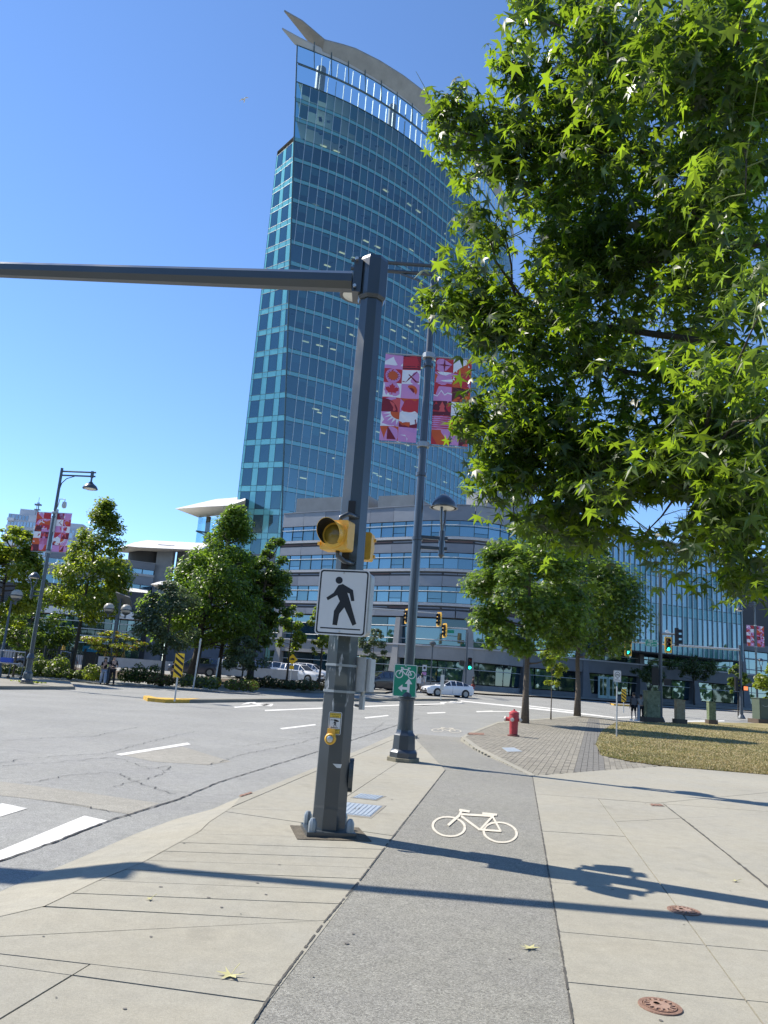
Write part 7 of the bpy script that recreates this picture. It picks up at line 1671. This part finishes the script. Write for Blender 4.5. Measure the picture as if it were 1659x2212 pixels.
q = G(222, 1480.5, ROADZ); hC = (D(222, 1413, q.y) - q).z
person('woman in black top and wide pale blue jeans walking beside the man', G(221, 1479, ROADZ), R(25), 1.66, BKC, JEAN, HAIRB, long_hair=True, wide=1.75, stride=.2, armR=((.24, -.06, 1.15), (.16, -.28, 1.17)))
person('man in black shirt and black trousers with drink, walking by woman', G(239, 1481, ROADZ), R(35), 1.80, BKC, BKC, HAIRB, stride=.12, armL=((-.25, -.03, 1.14), (-.12, -.28, 1.12)), armR=((.26, -.02, 1.14), (.13, -.28, 1.08)))
person('pedestrian in dark clothes almost hidden behind the striped marker', G(371, 1480, ROADZ), R(80), 1.7, BKC, GRYC, HAIRB, stride=.25)
person('woman in patterned dress by the parking sign carrying a white bag', onground(910, 74), R(170), 1.66, PATC, PATC, HAIRB, long_hair=True, skirt=True, stride=.1)
person('person in black jacket and loose red trousers by the podium wall', onground(1021, 77), R(100), 1.68, BKC, REDC, HAIRB, skin=SKIN2, wide=1.6, stride=.1, sleeve=.9)
pr1 = person('person in black hoodie and shorts with backpack beside the grassy cabinet', G(1369, 1557), R(195), 1.78, BKC, BKC, HAIRB, shorts=True, stride=.06, sleeve=.9)
person('person in patterned shirt and black trousers next to the hooded one', G(1385, 1557), R(150), 1.70, PATC, BKC, HAIRB, stride=.08)
def bag(label, name, p, size, mt): t = thing(name, label, 'bag', p); b = MB(); b.prism(rrect(size[0], size[2], min(size) * .3), -size[1] / 2, size[1] / 2, M=RX); b.build('body', mt, t); b = MB(); b.tube([(-size[0] * .3, 0, size[2] * .45), (0, 0, size[2] * .85), (size[0] * .3, 0, size[2] * .45)], .015, 5); b.build('strap', mt, t)
q = G(1369, 1557); bag('black backpack on the person in shorts by the grassy cabinet', 'backpack', q + Vector((-.06, -.2, 1.22)), (.3, .16, .44), GRYC)
q = onground(910, 74); bag('white shoulder bag on the woman by the parking sign', 'shoulder_bag', q + Vector((-.27, -.1, 1.0)), (.36, .14, .5), WHT)
q = G(239, 1481, ROADZ); t = thing('drink_cup', 'pale yellow drink cup in the hand of the man in black', 'cup', q + Vector((-.24, -.3, 1.12))); b = MB(); b.lathe([(.035, 0), (.045, .14), (0, .142)], 10); b.build('cup', mat('yellow_drink', (.5, .5, .15), .4), t)
q = G(1379, 1557.5); t = thing('bollard', 'short pale bollard between the two pedestrians and cabinet', 'bollard', q); b = MB(); b.lathe([(.09, 0), (.09, .95), (.05, 1.02), (0, 1.03)], 12); b.build('post', LEDGE, t, smooth=40)
